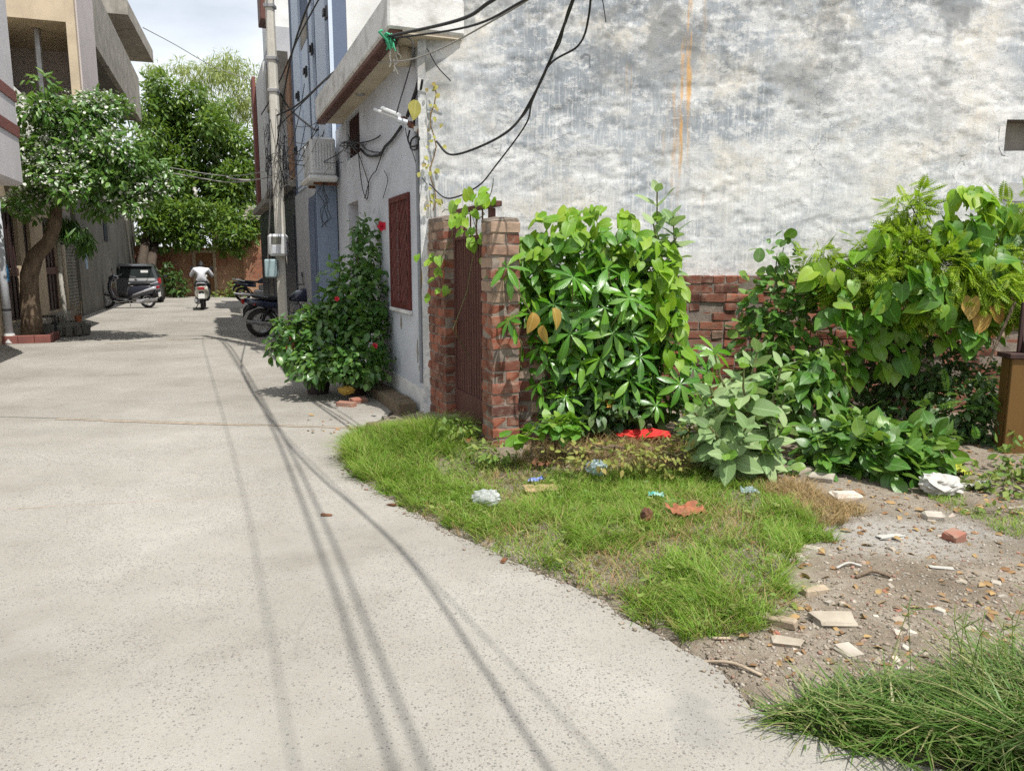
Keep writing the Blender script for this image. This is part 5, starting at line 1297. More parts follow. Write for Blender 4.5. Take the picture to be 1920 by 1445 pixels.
# ------------------------------------------------------------------ grass
def in_poly(x, y, poly):
    c = np.zeros(x.shape, bool); j = len(poly) - 1
    for i in range(len(poly)):
        xi, yi = poly[i]; xj, yj = poly[j]
        c ^= ((yi > y) != (yj > y)) & (x < (xj - xi) * (y - yi) / (yj - yi + 1e-12) + xi); j = i
    return c
def grass(name, label, poly_px, count, hmin, hmax, wid, mat, seed, dens=None, lean=.5, bend=.6, hfun=None, segs=3, jitter=.06):
    poly = [tuple(at_ground(*q).xy) for q in poly_px]; g = np.random.default_rng(seed)
    xs = [q[0] for q in poly]; ys = [q[1] for q in poly]; out = np.zeros((0, 2))
    while len(out) < count:
        p = np.stack([g.uniform(min(xs), max(xs), count), g.uniform(min(ys), max(ys), count)], -1)
        q = p + jitter * (np.stack([fbm(p[:, 0] * 7, p[:, 1] * 7, seed), fbm(p[:, 0] * 7 + 50, p[:, 1] * 7, seed)], -1) - .47) * 4
        keep = in_poly(q[:, 0], q[:, 1], poly)
        if dens is not None: keep &= g.random(len(p)) < dens(p[:, 0], p[:, 1])
        out = np.concatenate([out, p[keep]])
    p = out[:count]; n = count; z = zg(p[:, 0], p[:, 1]); patchy = fbm(p[:, 0] * 3.2, p[:, 1] * 3.2, seed + 4)
    h = g.uniform(hmin, hmax, n) * (.55 + .9 * patchy)
    if hfun is not None: h = h * hfun(p[:, 0], p[:, 1])
    az = g.uniform(0, 2 * np.pi, n) ; tuft = 6.28 * fbm(p[:, 0] * 9, p[:, 1] * 9, seed + 9, 2) * 2
    az = np.where(g.random(n) < .5, tuft, az); ln = lean * g.random(n) + .1; bd = bend * g.uniform(.3, 1.2, n)
    dx, dy = np.cos(az), np.sin(az); V = np.zeros((n, 2 * segs + 2, 3)); wv = wid * g.uniform(.6, 1.3, n)
    wa = az + np.pi / 2 + g.normal(0, .5, n)
    for i in range(segs + 1):
        t_ = i / segs; out_ = h * (ln * t_ + bd * t_ * t_); up_ = h * (t_ - .38 * bd * t_ * t_) ; w = wv * (1 - .85 * t_ ** 1.5)
        for sgn, k in ((-1, 0), (1, 1)):
            V[:, 2 * i + k, 0] = p[:, 0] + dx * out_ + sgn * w * np.cos(wa) * .5; V[:, 2 * i + k, 1] = p[:, 1] + dy * out_ + sgn * w * np.sin(wa) * .5; V[:, 2 * i + k, 2] = z + up_ - .004
    F = np.array([[2 * i, 2 * i + 1, 2 * i + 3, 2 * i + 2] for i in range(segs)])
    FF = (F[None] + (np.arange(n) * (2 * segs + 2))[:, None, None]).reshape(-1, 4)
    o = inst(name, arr_mesh(name, V.reshape(-1, 3), FF, mat, smooth=True)); return tag(o, label, 'grass', kind='stuff')
G1 = [(640, 828), (700, 802), (790, 796), (880, 802), (905, 838), (1000, 880), (1120, 885), (1240, 872), (1340, 880), (1420, 905), (1490, 955), (1560, 1005), (1505, 1035), (1478, 1080), (1498, 1135), (1415, 1172), (1290, 1204), (1235, 1186), (1150, 1140), (1050, 1086), (945, 1044), (860, 1004), (780, 962), (700, 916), (650, 880)]
def d1(x, y): return np.clip(.10 + 1.5 * sstep(.30, .62, fbm(x * 2.3 + 4, y * 2.3, 61)), .0, 1)
left_tall = lambda x, y: 1 + .9 * np.exp(-((x + .95) ** 2 / .35 + (y - 5.9) ** 2 / .5)) + .35 * np.exp(-((x - 1.15) ** 2 / .12 + (y - 3.35) ** 2 / .15))
grass('grass_patch', 'bright green patch of short grass along the curved road edge', G1, 56000, .03, .105, .0046, M['grass'], 11, d1, .8, .8, left_tall)
grass('dry_grass', 'dry straw lying among the short roadside grass', G1, 7000, .03, .08, .0045, M['straw'], 12, lambda x, y: np.clip(.15 + 1.2 * sstep(.46, .62, fbm(x * 1.9, y * 1.9, 71)), 0, 1), 1.4, .4)
G2 = [(1400, 1345), (1430, 1330), (1500, 1335), (1600, 1318), (1700, 1300), (1800, 1295), (1960, 1270), (2200, 1280), (2300, 1500), (1900, 1500), (1700, 1432), (1560, 1398), (1450, 1375), (1400, 1360)]
grass('long_grass_clump', 'long dark arching grass clump in the bottom right corner', G2, 6500, .06, .165, .0105, M['grassdark'], 13, None, 1.0, 1.15, lambda x, y: (.45 + .85 * sstep(.7, 1.6, x)) * (.6 + .8 * fbm(x * 5, y * 5, 91)), 5)
G3 = [(1330, 880), (1480, 905), (1560, 940), (1640, 960), (1560, 1000), (1450, 930)]
grass('dry_grass', 'straw-coloured dead grass on the rubble below the milkweed', G3, 3500, .04, .10, .004, M['straw'], 14, None, 1.5, .5)
G4 = [(960, 870), (1000, 830), (1150, 815), (1300, 830), (1380, 870), (1250, 880), (1100, 890)]
grass('dry_grass', 'tangled dead stems around the red cloth under the bush', G4, 4200, .05, .16, .004, M['straw'], 15, None, 1.3, .8)
G5 = [(1700, 905), (1930, 890), (1930, 1010), (1800, 980), (1740, 930)]
grass('sparse_grass', 'sparse green shoots on the rubble at the right edge', G5, 1600, .02, .06, .004, M['grass'], 16, lambda x, y: sstep(.45, .6, fbm(x * 4, y * 4, 88)), .6, .6)

# broad-leaved weeds mixed through the short grass
LV = Leaves(); g_ = np.random.default_rng(5); poly = [tuple(at_ground(*q).xy) for q in G1]
p = np.stack([g_.uniform(-1.5, 2.4, 9000), g_.uniform(2.6, 6.6, 9000)], -1); p = p[in_poly(p[:, 0], p[:, 1], poly)]
p = p[fbm(p[:, 0] * 4, p[:, 1] * 4, 33) > .50][:1500]; n = len(p); z = zg(p[:, 0], p[:, 1]) + g_.uniform(.01, .06, n)
a = g_.uniform(0, 6.28, n); LV.add(np.column_stack([p, z]), np.column_stack([np.cos(a), np.sin(a), g_.uniform(-.1, .5, n)]), np.column_stack([.3 * g_.normal(size=n), .3 * g_.normal(size=n), np.ones(n)]), g_.uniform(.5, 1.3, n), 0)
wd = empty('grass_weed', at_ground(1000, 980), 0, 'small broad-leaved weeds scattered through the short roadside grass', 'weed', kind='stuff')
LV.build(wd, [leaf_shape('ovate', .036, .018, .15, .2, 4)], [LM['weed']], 0)
# seed stalks standing out of the long grass
sd = empty('seed_stalks', at_ground(1800, 1330), 0, 'thin branching seed stalks above the long grass clump', 'grass'); o0 = Vector(sd.location)
for k in range(16):
    a_ = at_ground(random.uniform(1600, 1960), random.uniform(1290, 1400)); h_ = random.uniform(.2, .36); tip = a_ + Vector((random.gauss(0, .07), random.gauss(0, .05), h_)); m = MB(); m.tube([a_ - o0, a_.lerp(tip, .5) - o0, tip - o0], .0016, 4)
    for j in range(4): m.tube([tip - o0, tip - o0 + Vector((random.gauss(0, .035), random.gauss(0, .03), random.uniform(.005, .05)))], .0014, 4)
    m.build('stalk', LM['weed'], sd)

# ================================================================== UTILITY POLE AND CABLES
pf = G(536, 660); pole = empty('utility_pole', pf, 0, 'concrete utility pole with meter boxes in front of the dark building', 'utility pole')
def pp_(px_, py_, dy=0.): return Y(px_, py_, pf.y + dy) - pf
ptop = 7.6; lean = (Y(510, 100, pf.y).x - pf.x) / Y(510, 100, pf.y).z
pm_ = MB(); rings = []
for i in range(13):
    z = -.1 + (ptop + .1) * i / 12; w = .082 - .028 * i / 12; cx_ = lean * z
    rings.append([(cx_ - w, -w * .8, z), (cx_ - w * .6, -w, z), (cx_ + w * .6, -w, z), (cx_ + w, -w * .8, z), (cx_ + w, w * .8, z), (cx_ - w, w * .8, z)])
pm_.loft(rings); pm_.build('shaft', M['pole'], pole)
def on_pole(z): return Vector((pf.x + lean * z, pf.y, z))
mz = Y(524, 460, pf.y).z; c = on_pole(mz) - pf
mt = MB(); mt.box(c.x - .15, c.x + .16, -.26, -.08, mz - .18, mz + .18, 0, .04); mbx = mt.build('meter_box', M['meter'], pole)
MB().box(c.x - .08, c.x + .085, -.266, -.259, mz + .015, mz + .135, 0, .002).build('display_window', pm('meter_glass', (.16, .16, .13), (.10, .10, .09), .25, 9., 0.), mbx)
MB().box(c.x - .07, c.x + .08, -.267, -.2595, mz - .135, mz - .015, 0, .002).build('lower_cover', M['white'], mbx)
mz2 = Y(513, 503, pf.y).z; M['clear'] = pm('pale_green_plastic', (.32, .42, .43), (.24, .32, .34), .25, 9., 0.)
MB().box(c.x - .22, c.x - .02, -.26, -.12, mz2 - .15, mz2 + .15, 0, .02).build('junction_box', M['clear'], pole)
for zc in (4.3, 4.8, 5.6, 6.2):
    q = on_pole(zc) - pf; cm = MB(); cm.box(q.x - .085, q.x + .085, -.085, .085, zc - .03, zc + .03, 0, .01); cm.build('clamp_band', M['metal'], pole)
ins = MB(); q = on_pole(6.2) - pf
for sx_ in (-.3, .0, .3): ins.lathe([(0, 6.28), (.04, 6.30), (.05, 6.36), (.03, 6.40), (.04, 6.46), (0, 6.5)], (q.x + sx_, -.2, 0), 'z', 10)
ins.box(q.x - .42, q.x + .42, -.23, -.17, 6.23, 6.29, 0, .008); ins.build('insulator_arm', M['rust'], pole)
# wire tangle around the shaft
tg = MB(); rr = random.Random(3)
for k in range(8):
    z0 = rr.choice((2.9, 3.15, 3.3, 3.5)) + rr.gauss(0, .12); pts = []; a0 = rr.random() * 6; tl = rr.gauss(0, .10)
    for i in range(16):
        a = a0 + i * .55; ra = .13 + .08 * rr.random(); q = on_pole(z0) - pf; pts.append((q.x + ra * math.cos(a), ra * math.sin(a), z0 + tl * math.sin(a * .5) + .02 * i * rr.gauss(0, 1)))
    tg.tube(pts, .006, 4)
tg.build('wire_tangle', M['cable'], pole)

def cable(label, pts, r=.012, mat='cable', sag=0., name='cable', n=24, group=None):
    """smooth cable through the given points"""
    pts = [Vector(q) for q in pts]; out = []
    if len(pts) == 2:
        a, b = pts
        for i in range(n + 1):
            t_ = i / n; q = a.lerp(b, t_); q.z -= sag * 4 * t_ * (1 - t_); out.append(q)
    else:
        P_ = [pts[0] * 2 - pts[1]] + pts + [pts[-1] * 2 - pts[-2]]
        for i in range(1, len(P_) - 2):
            for k in range(8):
                t_ = k / 8; a, b, c_, d_ = P_[i - 1], P_[i], P_[i + 1], P_[i + 2]
                out.append(.5 * ((2 * b) + (c_ - a) * t_ + (2 * a - 5 * b + 4 * c_ - d_) * t_ * t_ + (3 * b - a - 3 * c_ + d_) * t_ ** 3))
        out.append(pts[-1])
    o = MB().tube(out, r, 6).build(name, M[mat], smooth=True); return tag(o, label, 'cable', group)
def shw(px_, py_, z):                       # the point at height z whose shadow falls at a road pixel
    g = G(px_, py_); return Vector((g.x - SH[0] * z, g.y - SH[1] * z, z))
# overhead lines from the pole towards the viewer; their shadows lie on the road
def overhead(label, z0, road_pts, zs, r, mat='cable'):
    pts = [on_pole(z0)] + [shw(a, b, z) for (a, b), z in zip(road_pts, zs)]
    e = pts[-1] + (pts[-1] - pts[-2]).normalized() * 5; pts.append(e); cable(label, pts, r, mat)
overhead('straight dark service cable running from mid-pole over the lane', 3.4, [(455, 700), (545, 835), (740, 1020), (905, 1250), (1030, 1445)], [4.0, 4.2, 4.3, 4.4, 4.5], .011)
overhead('highest black line rising right from the pole', 6.6, [(425, 650), (500, 780), (610, 1060), (700, 1330)], [6.0, 5.7, 5.7, 5.8], .013)
overhead('twisted black bundle next to the highest line at the pole', 6.4, [(432, 650), (515, 790), (600, 960), (800, 1445)], [5.8, 5.5, 5.5, 5.6], .011)
overhead('thin black line on the left of the overhead lines', 6.9, [(380, 640), (440, 860), (500, 1150), (545, 1400)], [6.1, 6.0, 6.0, 6.1], .005)
overhead('thin grey line low on the pole heading to the near right', 5.9, [(500, 770), (640, 920), (735, 1010), (830, 1110)], [5.0, 4.8, 4.8, 4.9], .005, 'cablegrey')
# lines crossing left from the pole to the flowering tree's house
cable('pale wire strung across the lane from pole to the flowering tree', [on_pole(2.95), Y(440, 342, 14.8), Y(380, 335, 15.), Y(325, 325, 15.)], .012, 'cablegrey')
cable('thin upper wire strung across the lane to the left houses', [on_pole(3.05), Y(430, 330, 14.8), Y(340, 318, 15.), Y(240, 300, 15.5)], .008, 'cablegrey')
cable('short white tube hanging on the cross-lane wire', [Y(425, 332, 14.7), Y(470, 338, 14.7)], .02, 'cablegrey', .02, 'tube_sleeve')
cable('thin wire crossing the sky from the roof slab to the trees', [Y(268, 52, 24), Y(330, 85, 28), Y(400, 125, 31), Y(470, 150, 33)], .014, 'cablegrey')
# loose service wires fanning from the pole tangle
sw = empty('service_wire_fan', on_pole(3.2), 0, 'fan of thin loose black service wires between pole and house eave', 'cable'); o0 = Vector(sw.location); rr = random.Random(44)
for k in range(13):
    a_ = on_pole(2.75 + rr.random() * 1.3); b_ = rr.choice((FW(1.62, 11.6, 3.2 + rr.random() * .4), FW(1.9, 11.3, 2.9 + rr.random() * .4), FW(1.75, 12.0, 3.2 + rr.random() * .3), FW(1.93, 15.5, 3.4 + rr.random() * 2)))
    sg = rr.uniform(.05, .5); pts = []
    for i in range(15):
        t_ = i / 14; q = a_.lerp(b_, t_); q.z -= sg * 4 * t_ * (1 - t_); pts.append(q - o0)
    MB().tube(pts, rr.choice((.004, .005, .007)), 5, caps=False).build('wire', M['cable'] if rr.random() < .75 else M['cablegrey'], sw)
for k in range(5):
    a_ = Vector(FW(1.7, 12.0 + rr.random() * .6, 2.7)); pts = [a_ - o0 + Vector((rr.gauss(0, .05), rr.gauss(0, .05), -j * .13)) for j in range(6)]; MB().tube(pts, .005, 5, caps=False).build('hanging_wire', M['cable'], sw)
# eave cables
K = FW(1.60, 7.02, 3.46)
cable('heaviest black cable from the green knot up to the right', [K, Y(860, 38, 5.6), Y(925, 0, 5.0), Y(1080, -90, 4.2)], .012)
cable('second black cable from the green knot up to the right', [K + Vector((.02, 0, -.02)), Y(880, 50, 5.6), Y(985, 0, 4.8), Y(1120, -70, 4.2)], .008)
cable('thin cable passing under the eave and up across the plaster', [Y(648, 102, 9.5), Y(700, 115, 8.2), Y(760, 114, 7.0), Y(830, 90, 6.2), Y(940, 30, 5.2), Y(990, 0, 4.8)], .006, 'cablegrey')
cable('black cable from the green knot slanting down-left to the pole', [K, Y(735, 88, 7.6), Y(640, 125, 10.), Y(560, 195, 12.5), on_pole(3.9)], .014)
cable('second strand running beside the slanting eave cable to the pole', [K + Vector((-.05, .1, 0)), Y(720, 97, 7.8), Y(630, 135, 10.), Y(555, 205, 12.5), on_pole(3.7)], .009)
cable('black line steeply crossing the blue-grey building', [Y(600, -5, 11.), Y(560, 70, 12.5), Y(530, 140, 14.), Y(505, 190, 15.), Y(490, 215, 16.)], .012)
cable('black line from pole to the far end of the eave', [on_pole(4.5), Y(540, 200, 13.6), Y(585, 240, 12.2), FW(1.62, 11.7, 3.4)], .016)
cable('thin drop wire from the knot to the hanging tube light', [K, Y(775, 85, 6.9), Y(743, 215, 6.95)], .006)
cable('thick black cable swooping down the plaster to the house corner', [Y(1090, -60, 4.6), Y(1075, 0, 4.9), Y(1035, 105, 5.4), Y(1000, 180, 5.8), Y(960, 240, 6.3), Y(900, 275, 6.8), Y(845, 290, 7.2), Y(818, 265, 7.3)], .010)
cable('second swooping cable looping low across the plaster', [Y(1110, -60, 4.6), Y(1104, 30, 4.9), Y(1085, 85, 5.2), Y(1030, 122, 5.4), Y(998, 190, 5.8), Y(985, 235, 6.2), Y(930, 310, 6.7), Y(895, 350, 7.0), Y(840, 372, 7.2), Y(805, 345, 7.3)], .007)
cable('thin third strand twisted on the swooping cables', [Y(1100, -60, 4.6), Y(1065, 20, 4.9), Y(1050, 80, 5.2), Y(1028, 118, 5.4), Y(990, 205, 5.9), Y(950, 248, 6.4)], .006)
cable('short wire end hanging at the top of the plaster wall', [Y(1128, -10, 7.2), Y(1133, 20, 7.25), Y(1136, 42, 7.25)], .005)
cable('thin wire dangling from the eave corner over the plaster', [Y(800, 90, 7.2), Y(820, 125, 7.25), Y(845, 152, 7.28)], .005)
# bundle on the house wall
def wallcable(label, pts, r=.008, off=.03): return cable(label, [FW(*NS(a, b, HN - off)) for a, b in pts], r)
wallcable('taped black cable bundle slanting down the white house wall', [(752, 238), (735, 262), (722, 275), (712, 290), (690, 292), (676, 280)], .016)
wallcable('cable strand sagging between ventilator and taped bundle', [(676, 270), (690, 282), (715, 285), (728, 268)], .007)
wallcable('cable loop hanging down the middle of the white wall', [(672, 285), (675, 320), (680, 355), (688, 374), (691, 350), (689, 338), (680, 310), (673, 290)], .006)
wallcable('long thin cable loop with a joint on the white wall', [(715, 292), (705, 320), (700, 325), (692, 340), (686, 365), (683, 372)], .006)
wallcable('short cable tied to a nail on the white wall', [(676, 268), (695, 264), (708, 258), (713, 254)], .008)
wallcable('thin wire sagging low on the white wall', [(720, 320), (727, 335), (724, 352), (718, 372)], .004)
wallcable('black cable bundle climbing to the eave at the house corner', [(788, 140), (782, 165), (772, 195), (764, 218)], .02)
wallcable('second black bundle climbing beside the corner pipe', [(792, 150), (786, 185), (778, 215), (776, 240)], .012)
wallcable('coil of spare black cable below the tube light', [(768, 245), (765, 262), (772, 275), (784, 270), (785, 255), (772, 262), (770, 278), (780, 280), (786, 262)], .009, .05)
wallcable('thin loose wire below the coil on the white wall', [(760, 240), (764, 260), (775, 290), (785, 322), (800, 345)], .004)
cable('loose cable hanging by the air conditioner', [Y(598, 345, 13.), Y(590, 375, 13.), Y(600, 400, 13.2), Y(598, 412, 13.2), Y(592, 416, 13.2)], .012)
cable('dark hose looping at the foot of the grey wall', [Y(562, 550, 17.), Y(575, 560, 16.5), Y(590, 562, 16.), Y(598, 558, 16.)], .03)
cable('grey conduit running down the left side of the pole', [Y(508, 335, 14.5), Y(506, 400, 14.5), Y(503, 470, 14.5), Y(505, 490, 14.5), Y(522, 487, 14.5)], .014, 'cablegrey')
for k, lb in enumerate(('tangled wires at the ventilator of the white house', )):
    m = MB(); rr = random.Random(9)
    for q in range(14):
        pts = [FW(*NS(660 + rr.gauss(0, 10), 272 + rr.gauss(0, 8), HN - .06 - .05 * rr.random())) for _ in range(6)]
        cc = []
        for i in range(len(pts) - 1):
            for t_ in (0, .33, .66): cc.append(pts[i].lerp(pts[i + 1], t_))
        m.tube(cc, .006, 4)
    tag(m.build('wire_tangle', M['cable']), lb, 'cable')
# knot, rag, tube light, bracket
M['green_cloth'] = pm('green_cloth', (.06, .38, .20), (.05, .28, .15), .8, 12., .2); M['rag'] = pm('white_rag', (.62, .60, .54), (.5, .48, .43), .85, 9., .2)
M['redcloth'] = pm('red_cloth', (.60, .035, .03), (.42, .02, .02), .75, 9., .3, 40, .01)
kn = MB()
for k in range(9): 
    a = K + Vector((random.gauss(0, .03), random.gauss(0, .03), random.gauss(0, .02))); branch(kn, a, a + Vector((random.gauss(.03, .03), -.02, -.05 - .12 * random.random())), .012, .006, .12, 4, 5)
tag(kn.build('cloth_knot', M['green_cloth']), 'green cloth knot tying cables at the eave corner', 'cloth')
rg = MB(); a = Y(740, 80, 7.5)
for dx_, ln_ in ((-.05, .22), (-.01, .26), (.03, .28), (.05, .15)): branch(rg, a + Vector((dx_ * .3, 0, 0)), a + Vector((dx_, -.02, -ln_)), .014, .007, .06, 5, 5)
tag(rg.build('hanging_rag', M['rag']), 'white rag strips hanging from the eave cable', 'cloth')
rg = MB(); a = Y(366, 352, 19.5)
branch(rg, a, a + Vector((.02, 0, -.22)), .05, .03, .1, 4, 6); tag(rg.build('hanging_rag', M['rag']), 'small pale rag hanging from the wire across the lane', 'cloth')
tl = empty('tube_light', Y(745, 222, 6.95), 0, 'white tube light hanging on a wire from the eave cable', 'lamp'); o0 = Vector(tl.location)
a, b = Y(703, 206, 7.5) - o0, Y(752, 225, 6.9) - o0; MB().tube([a, b], .016, 8).build('tube', M['meter'], tl)
MB().tube([a * .65 + Vector((0, 0, .035)), b * .6 + Vector((0, 0, .03))], .02, 8).build('reflector', M['meter'], tl)
MB().tube([b - Vector((.03, 0, 0)), b + Vector((.05, .02, -.02))], .024, 8).build('end_holder', M['white'], tl)
br = empty('pipe_bracket', FW(1.93, 7.3, 2.65), 0, 'rusty cable bracket with insulators on the white house corner', 'bracket'); o0 = Vector(br.location)
MB().tube([FW(*NS(752, 222, 1.80)) - o0, FW(*NS(790, 248, 1.93)) - o0], .022, 8).build('arm', M['rust'], br)
for t_ in (.15, .5, .8):
    q = (FW(*NS(752, 222, 1.80)) - o0).lerp(FW(*NS(790, 248, 1.93)) - o0, t_); MB().lathe([(0, -.03), (.03, -.02), (.035, .02), (0, .04)], q, 'z', 10).build('insulator', M['brown'] if t_ < .7 else M['meter'], br)

# ================================================================== AIR CONDITIONER
ac = empty('air_conditioner', FW(1.68, 12.4, 0), THR, 'pale outdoor air conditioner hanging under the far end of the eave', 'air conditioner')
zc0, zc1 = NS(590, 325, 1.3)[2], NS(590, 275, 1.3)[2]
zc0, zc1 = 2.80, 3.34
MB().box(-.15, .22, -.45, .45, zc0, zc1, 0, .03).build('casing', M['meter'], ac)
gr = MB()
for k in range(7): gr.box(-.10 + k * .042, -.075 + k * .042, -.462, -.451, zc0 + .08, zc1 - .08, 0, .003)
gr.build('louvre_grille', M['meter'], ac)
fn = MB(); fn.lathe([(.21, -.001), (.21, -.018), (.19, -.018), (.19, -.001)], (-.151, .12, (zc0 + zc1) / 2), 'x', 24); fn.build('fan_guard', M['meter'], ac)
MB().box(-.2, .24, -.5, .5, zc0 - .09, zc0 - .004, 0, .03).build('drip_tray', M['palewall'], ac)
for s_ in (-.3, .3): MB().box(-.1, .25, s_ - .02, s_ + .02, zc0 - .13, zc0 - .092, 0, .004).build('bracket', M['rust'], ac)
cp_ = empty('perched_dark_cloth', Y(635, 300, 12.3), 0, 'dark cloth heap resting on the air conditioner', 'cloth')
m = MB(); m.lathe([(.0, -.04), (.12, -.03), (.14, .03), (.08, .1), (.0, .13)], (0, 0, 0), 'z', 10); m.v = [(x + random.gauss(0, .02), y + random.gauss(0, .02), z + random.gauss(0, .02)) for x, y, z in m.v]; m.build('cloth_heap', M['black'], cp_)

# ================================================================== TIMBER PANEL AT THE RIGHT EDGE
tp = empty('timber_panel_shed', at_ground(1896, 850), R(-3), 'yellow-brown timber panel with dark top at the right edge', 'shed'); o0 = Vector(tp.location)
hz = Y(1890, 668, o0.y).z - o0.z
for k in range(6): MB().box(-.06 + k * .162, .10 + k * .162 - .003, 0, .03, -.03, hz - .02, 0, .004).build('plank', M['wood'], tp)
MB().box(-.09, 1.0, -.02, .16, hz - .018, hz + .02, 0, .004).build('top_board', M['door'], tp)
MB().prism([(.05, .02, hz + .022), (.05, .15, hz + .022), (.05, .14, hz + .34), (.05, .08, hz + .12)], (.9, 0, 0)).build('dark_hood', M['door'], tp)
MB().box(-.06, -.035, .04, .14, -.03, hz - .022).build('side_board', M['wood'], tp)
MB().box(.02, .045, .08, .105, hz + .022, hz + .40, 0, .003).build('post', M['door'], tp)
MB().tube([(-.14, .20, hz - .12), (.02, .18, hz + .40)], .010, 6).build('leaning_stick', M['bark'], tp)

# ================================================================== VEHICLES
def carpaint(name, c, rough=.25): 
    t = NT(name); return t.done(t.bsdf(c, rough, None, .5, .0, Coat_Weight=.6, Coat_Roughness=.08))
M['scoot'] = carpaint('dark_scooter_paint', (.03, .032, .045)); M['silver'] = carpaint('silver_paint', (.42, .42, .46), .3)
M['carpaint'] = carpaint('grey_car_paint', (.045, .047, .052)); M['scwhite'] = carpaint('cream_scooter_paint', (.58, .58, .50))
M['motoblue'] = carpaint('motorcycle_blue', (.015, .021, .05)); M['chrome'] = pm('chrome', (.6, .6, .6), (.5, .5, .5), .18, 9., 0., metal=1.)
M['glass'] = (lambda t: t.done(t.bsdf((.02, .025, .025), .06, None, .6)))(NT('dark_glass'))
M['redlamp'] = (lambda t: t.done(t.bsdf((.28, .012, .015), .15, None, .6)))(NT('red_lamp'))
M['seat'] = pm('black_seat', (.02, .02, .022), (.03, .03, .032), .5, 14., .15)
M['plate'] = pm('number_plate', (.72, .72, .70), (.66, .66, .64), .5, 9., 0.)
def wheel(parent, c, r, w, axis='y', rim='chrome', spokes=5):
    e = empty('wheel', c); e.parent = parent
    pr = [(r * .70, -w * .42), (r * .9, -w * .5), (r * .985, -w * .28), (r, 0), (r * .985, w * .28), (r * .9, w * .5), (r * .70, w * .42)]
    MB().lathe(pr, (0, 0, 0), axis, 28).build('tyre', M['rubber'], e, smooth=True)
    m = MB(); m.lathe([(r * .71, -w * .35), (r * .62, -w * .3), (r * .62, w * .3), (r * .71, w * .35)], (0, 0, 0), axis, 28); m.lathe([(0, -w * .4), (r * .2, -w * .38), (r * .2, w * .38), (0, w * .4)], (0, 0, 0), axis, 14)
    for k in range(spokes):
        a = 2 * math.pi * k / spokes; q = {'y': (math.cos(a), 0, math.sin(a)), 'x': (0, math.cos(a), math.sin(a))}[axis]; q = Vector(q); m.tube([q * r * .15, q * r * .64], r * (.06 if spokes < 10 else .018), 6)
    m.build('rim', M[rim], e); return e
def sweep(parent, name, mat, secs, smooth=True):
    """body panel lofted through (x, half width, z low, z high) sections"""
    rings = []
    for x, hw, z0, z1 in secs:
        zm = (z0 + z1) / 2; h = (z1 - z0) / 2; rg_ = []
        for k in range(12):
            a = 2 * math.pi * k / 12; ca, sa = math.cos(a), math.sin(a); rg_.append((x, hw * math.copysign(abs(ca) ** .6, ca), zm + h * math.copysign(abs(sa) ** .6, sa)))
        rings.append(rg_)
    return MB().loft(rings).build(name, mat, parent, smooth)
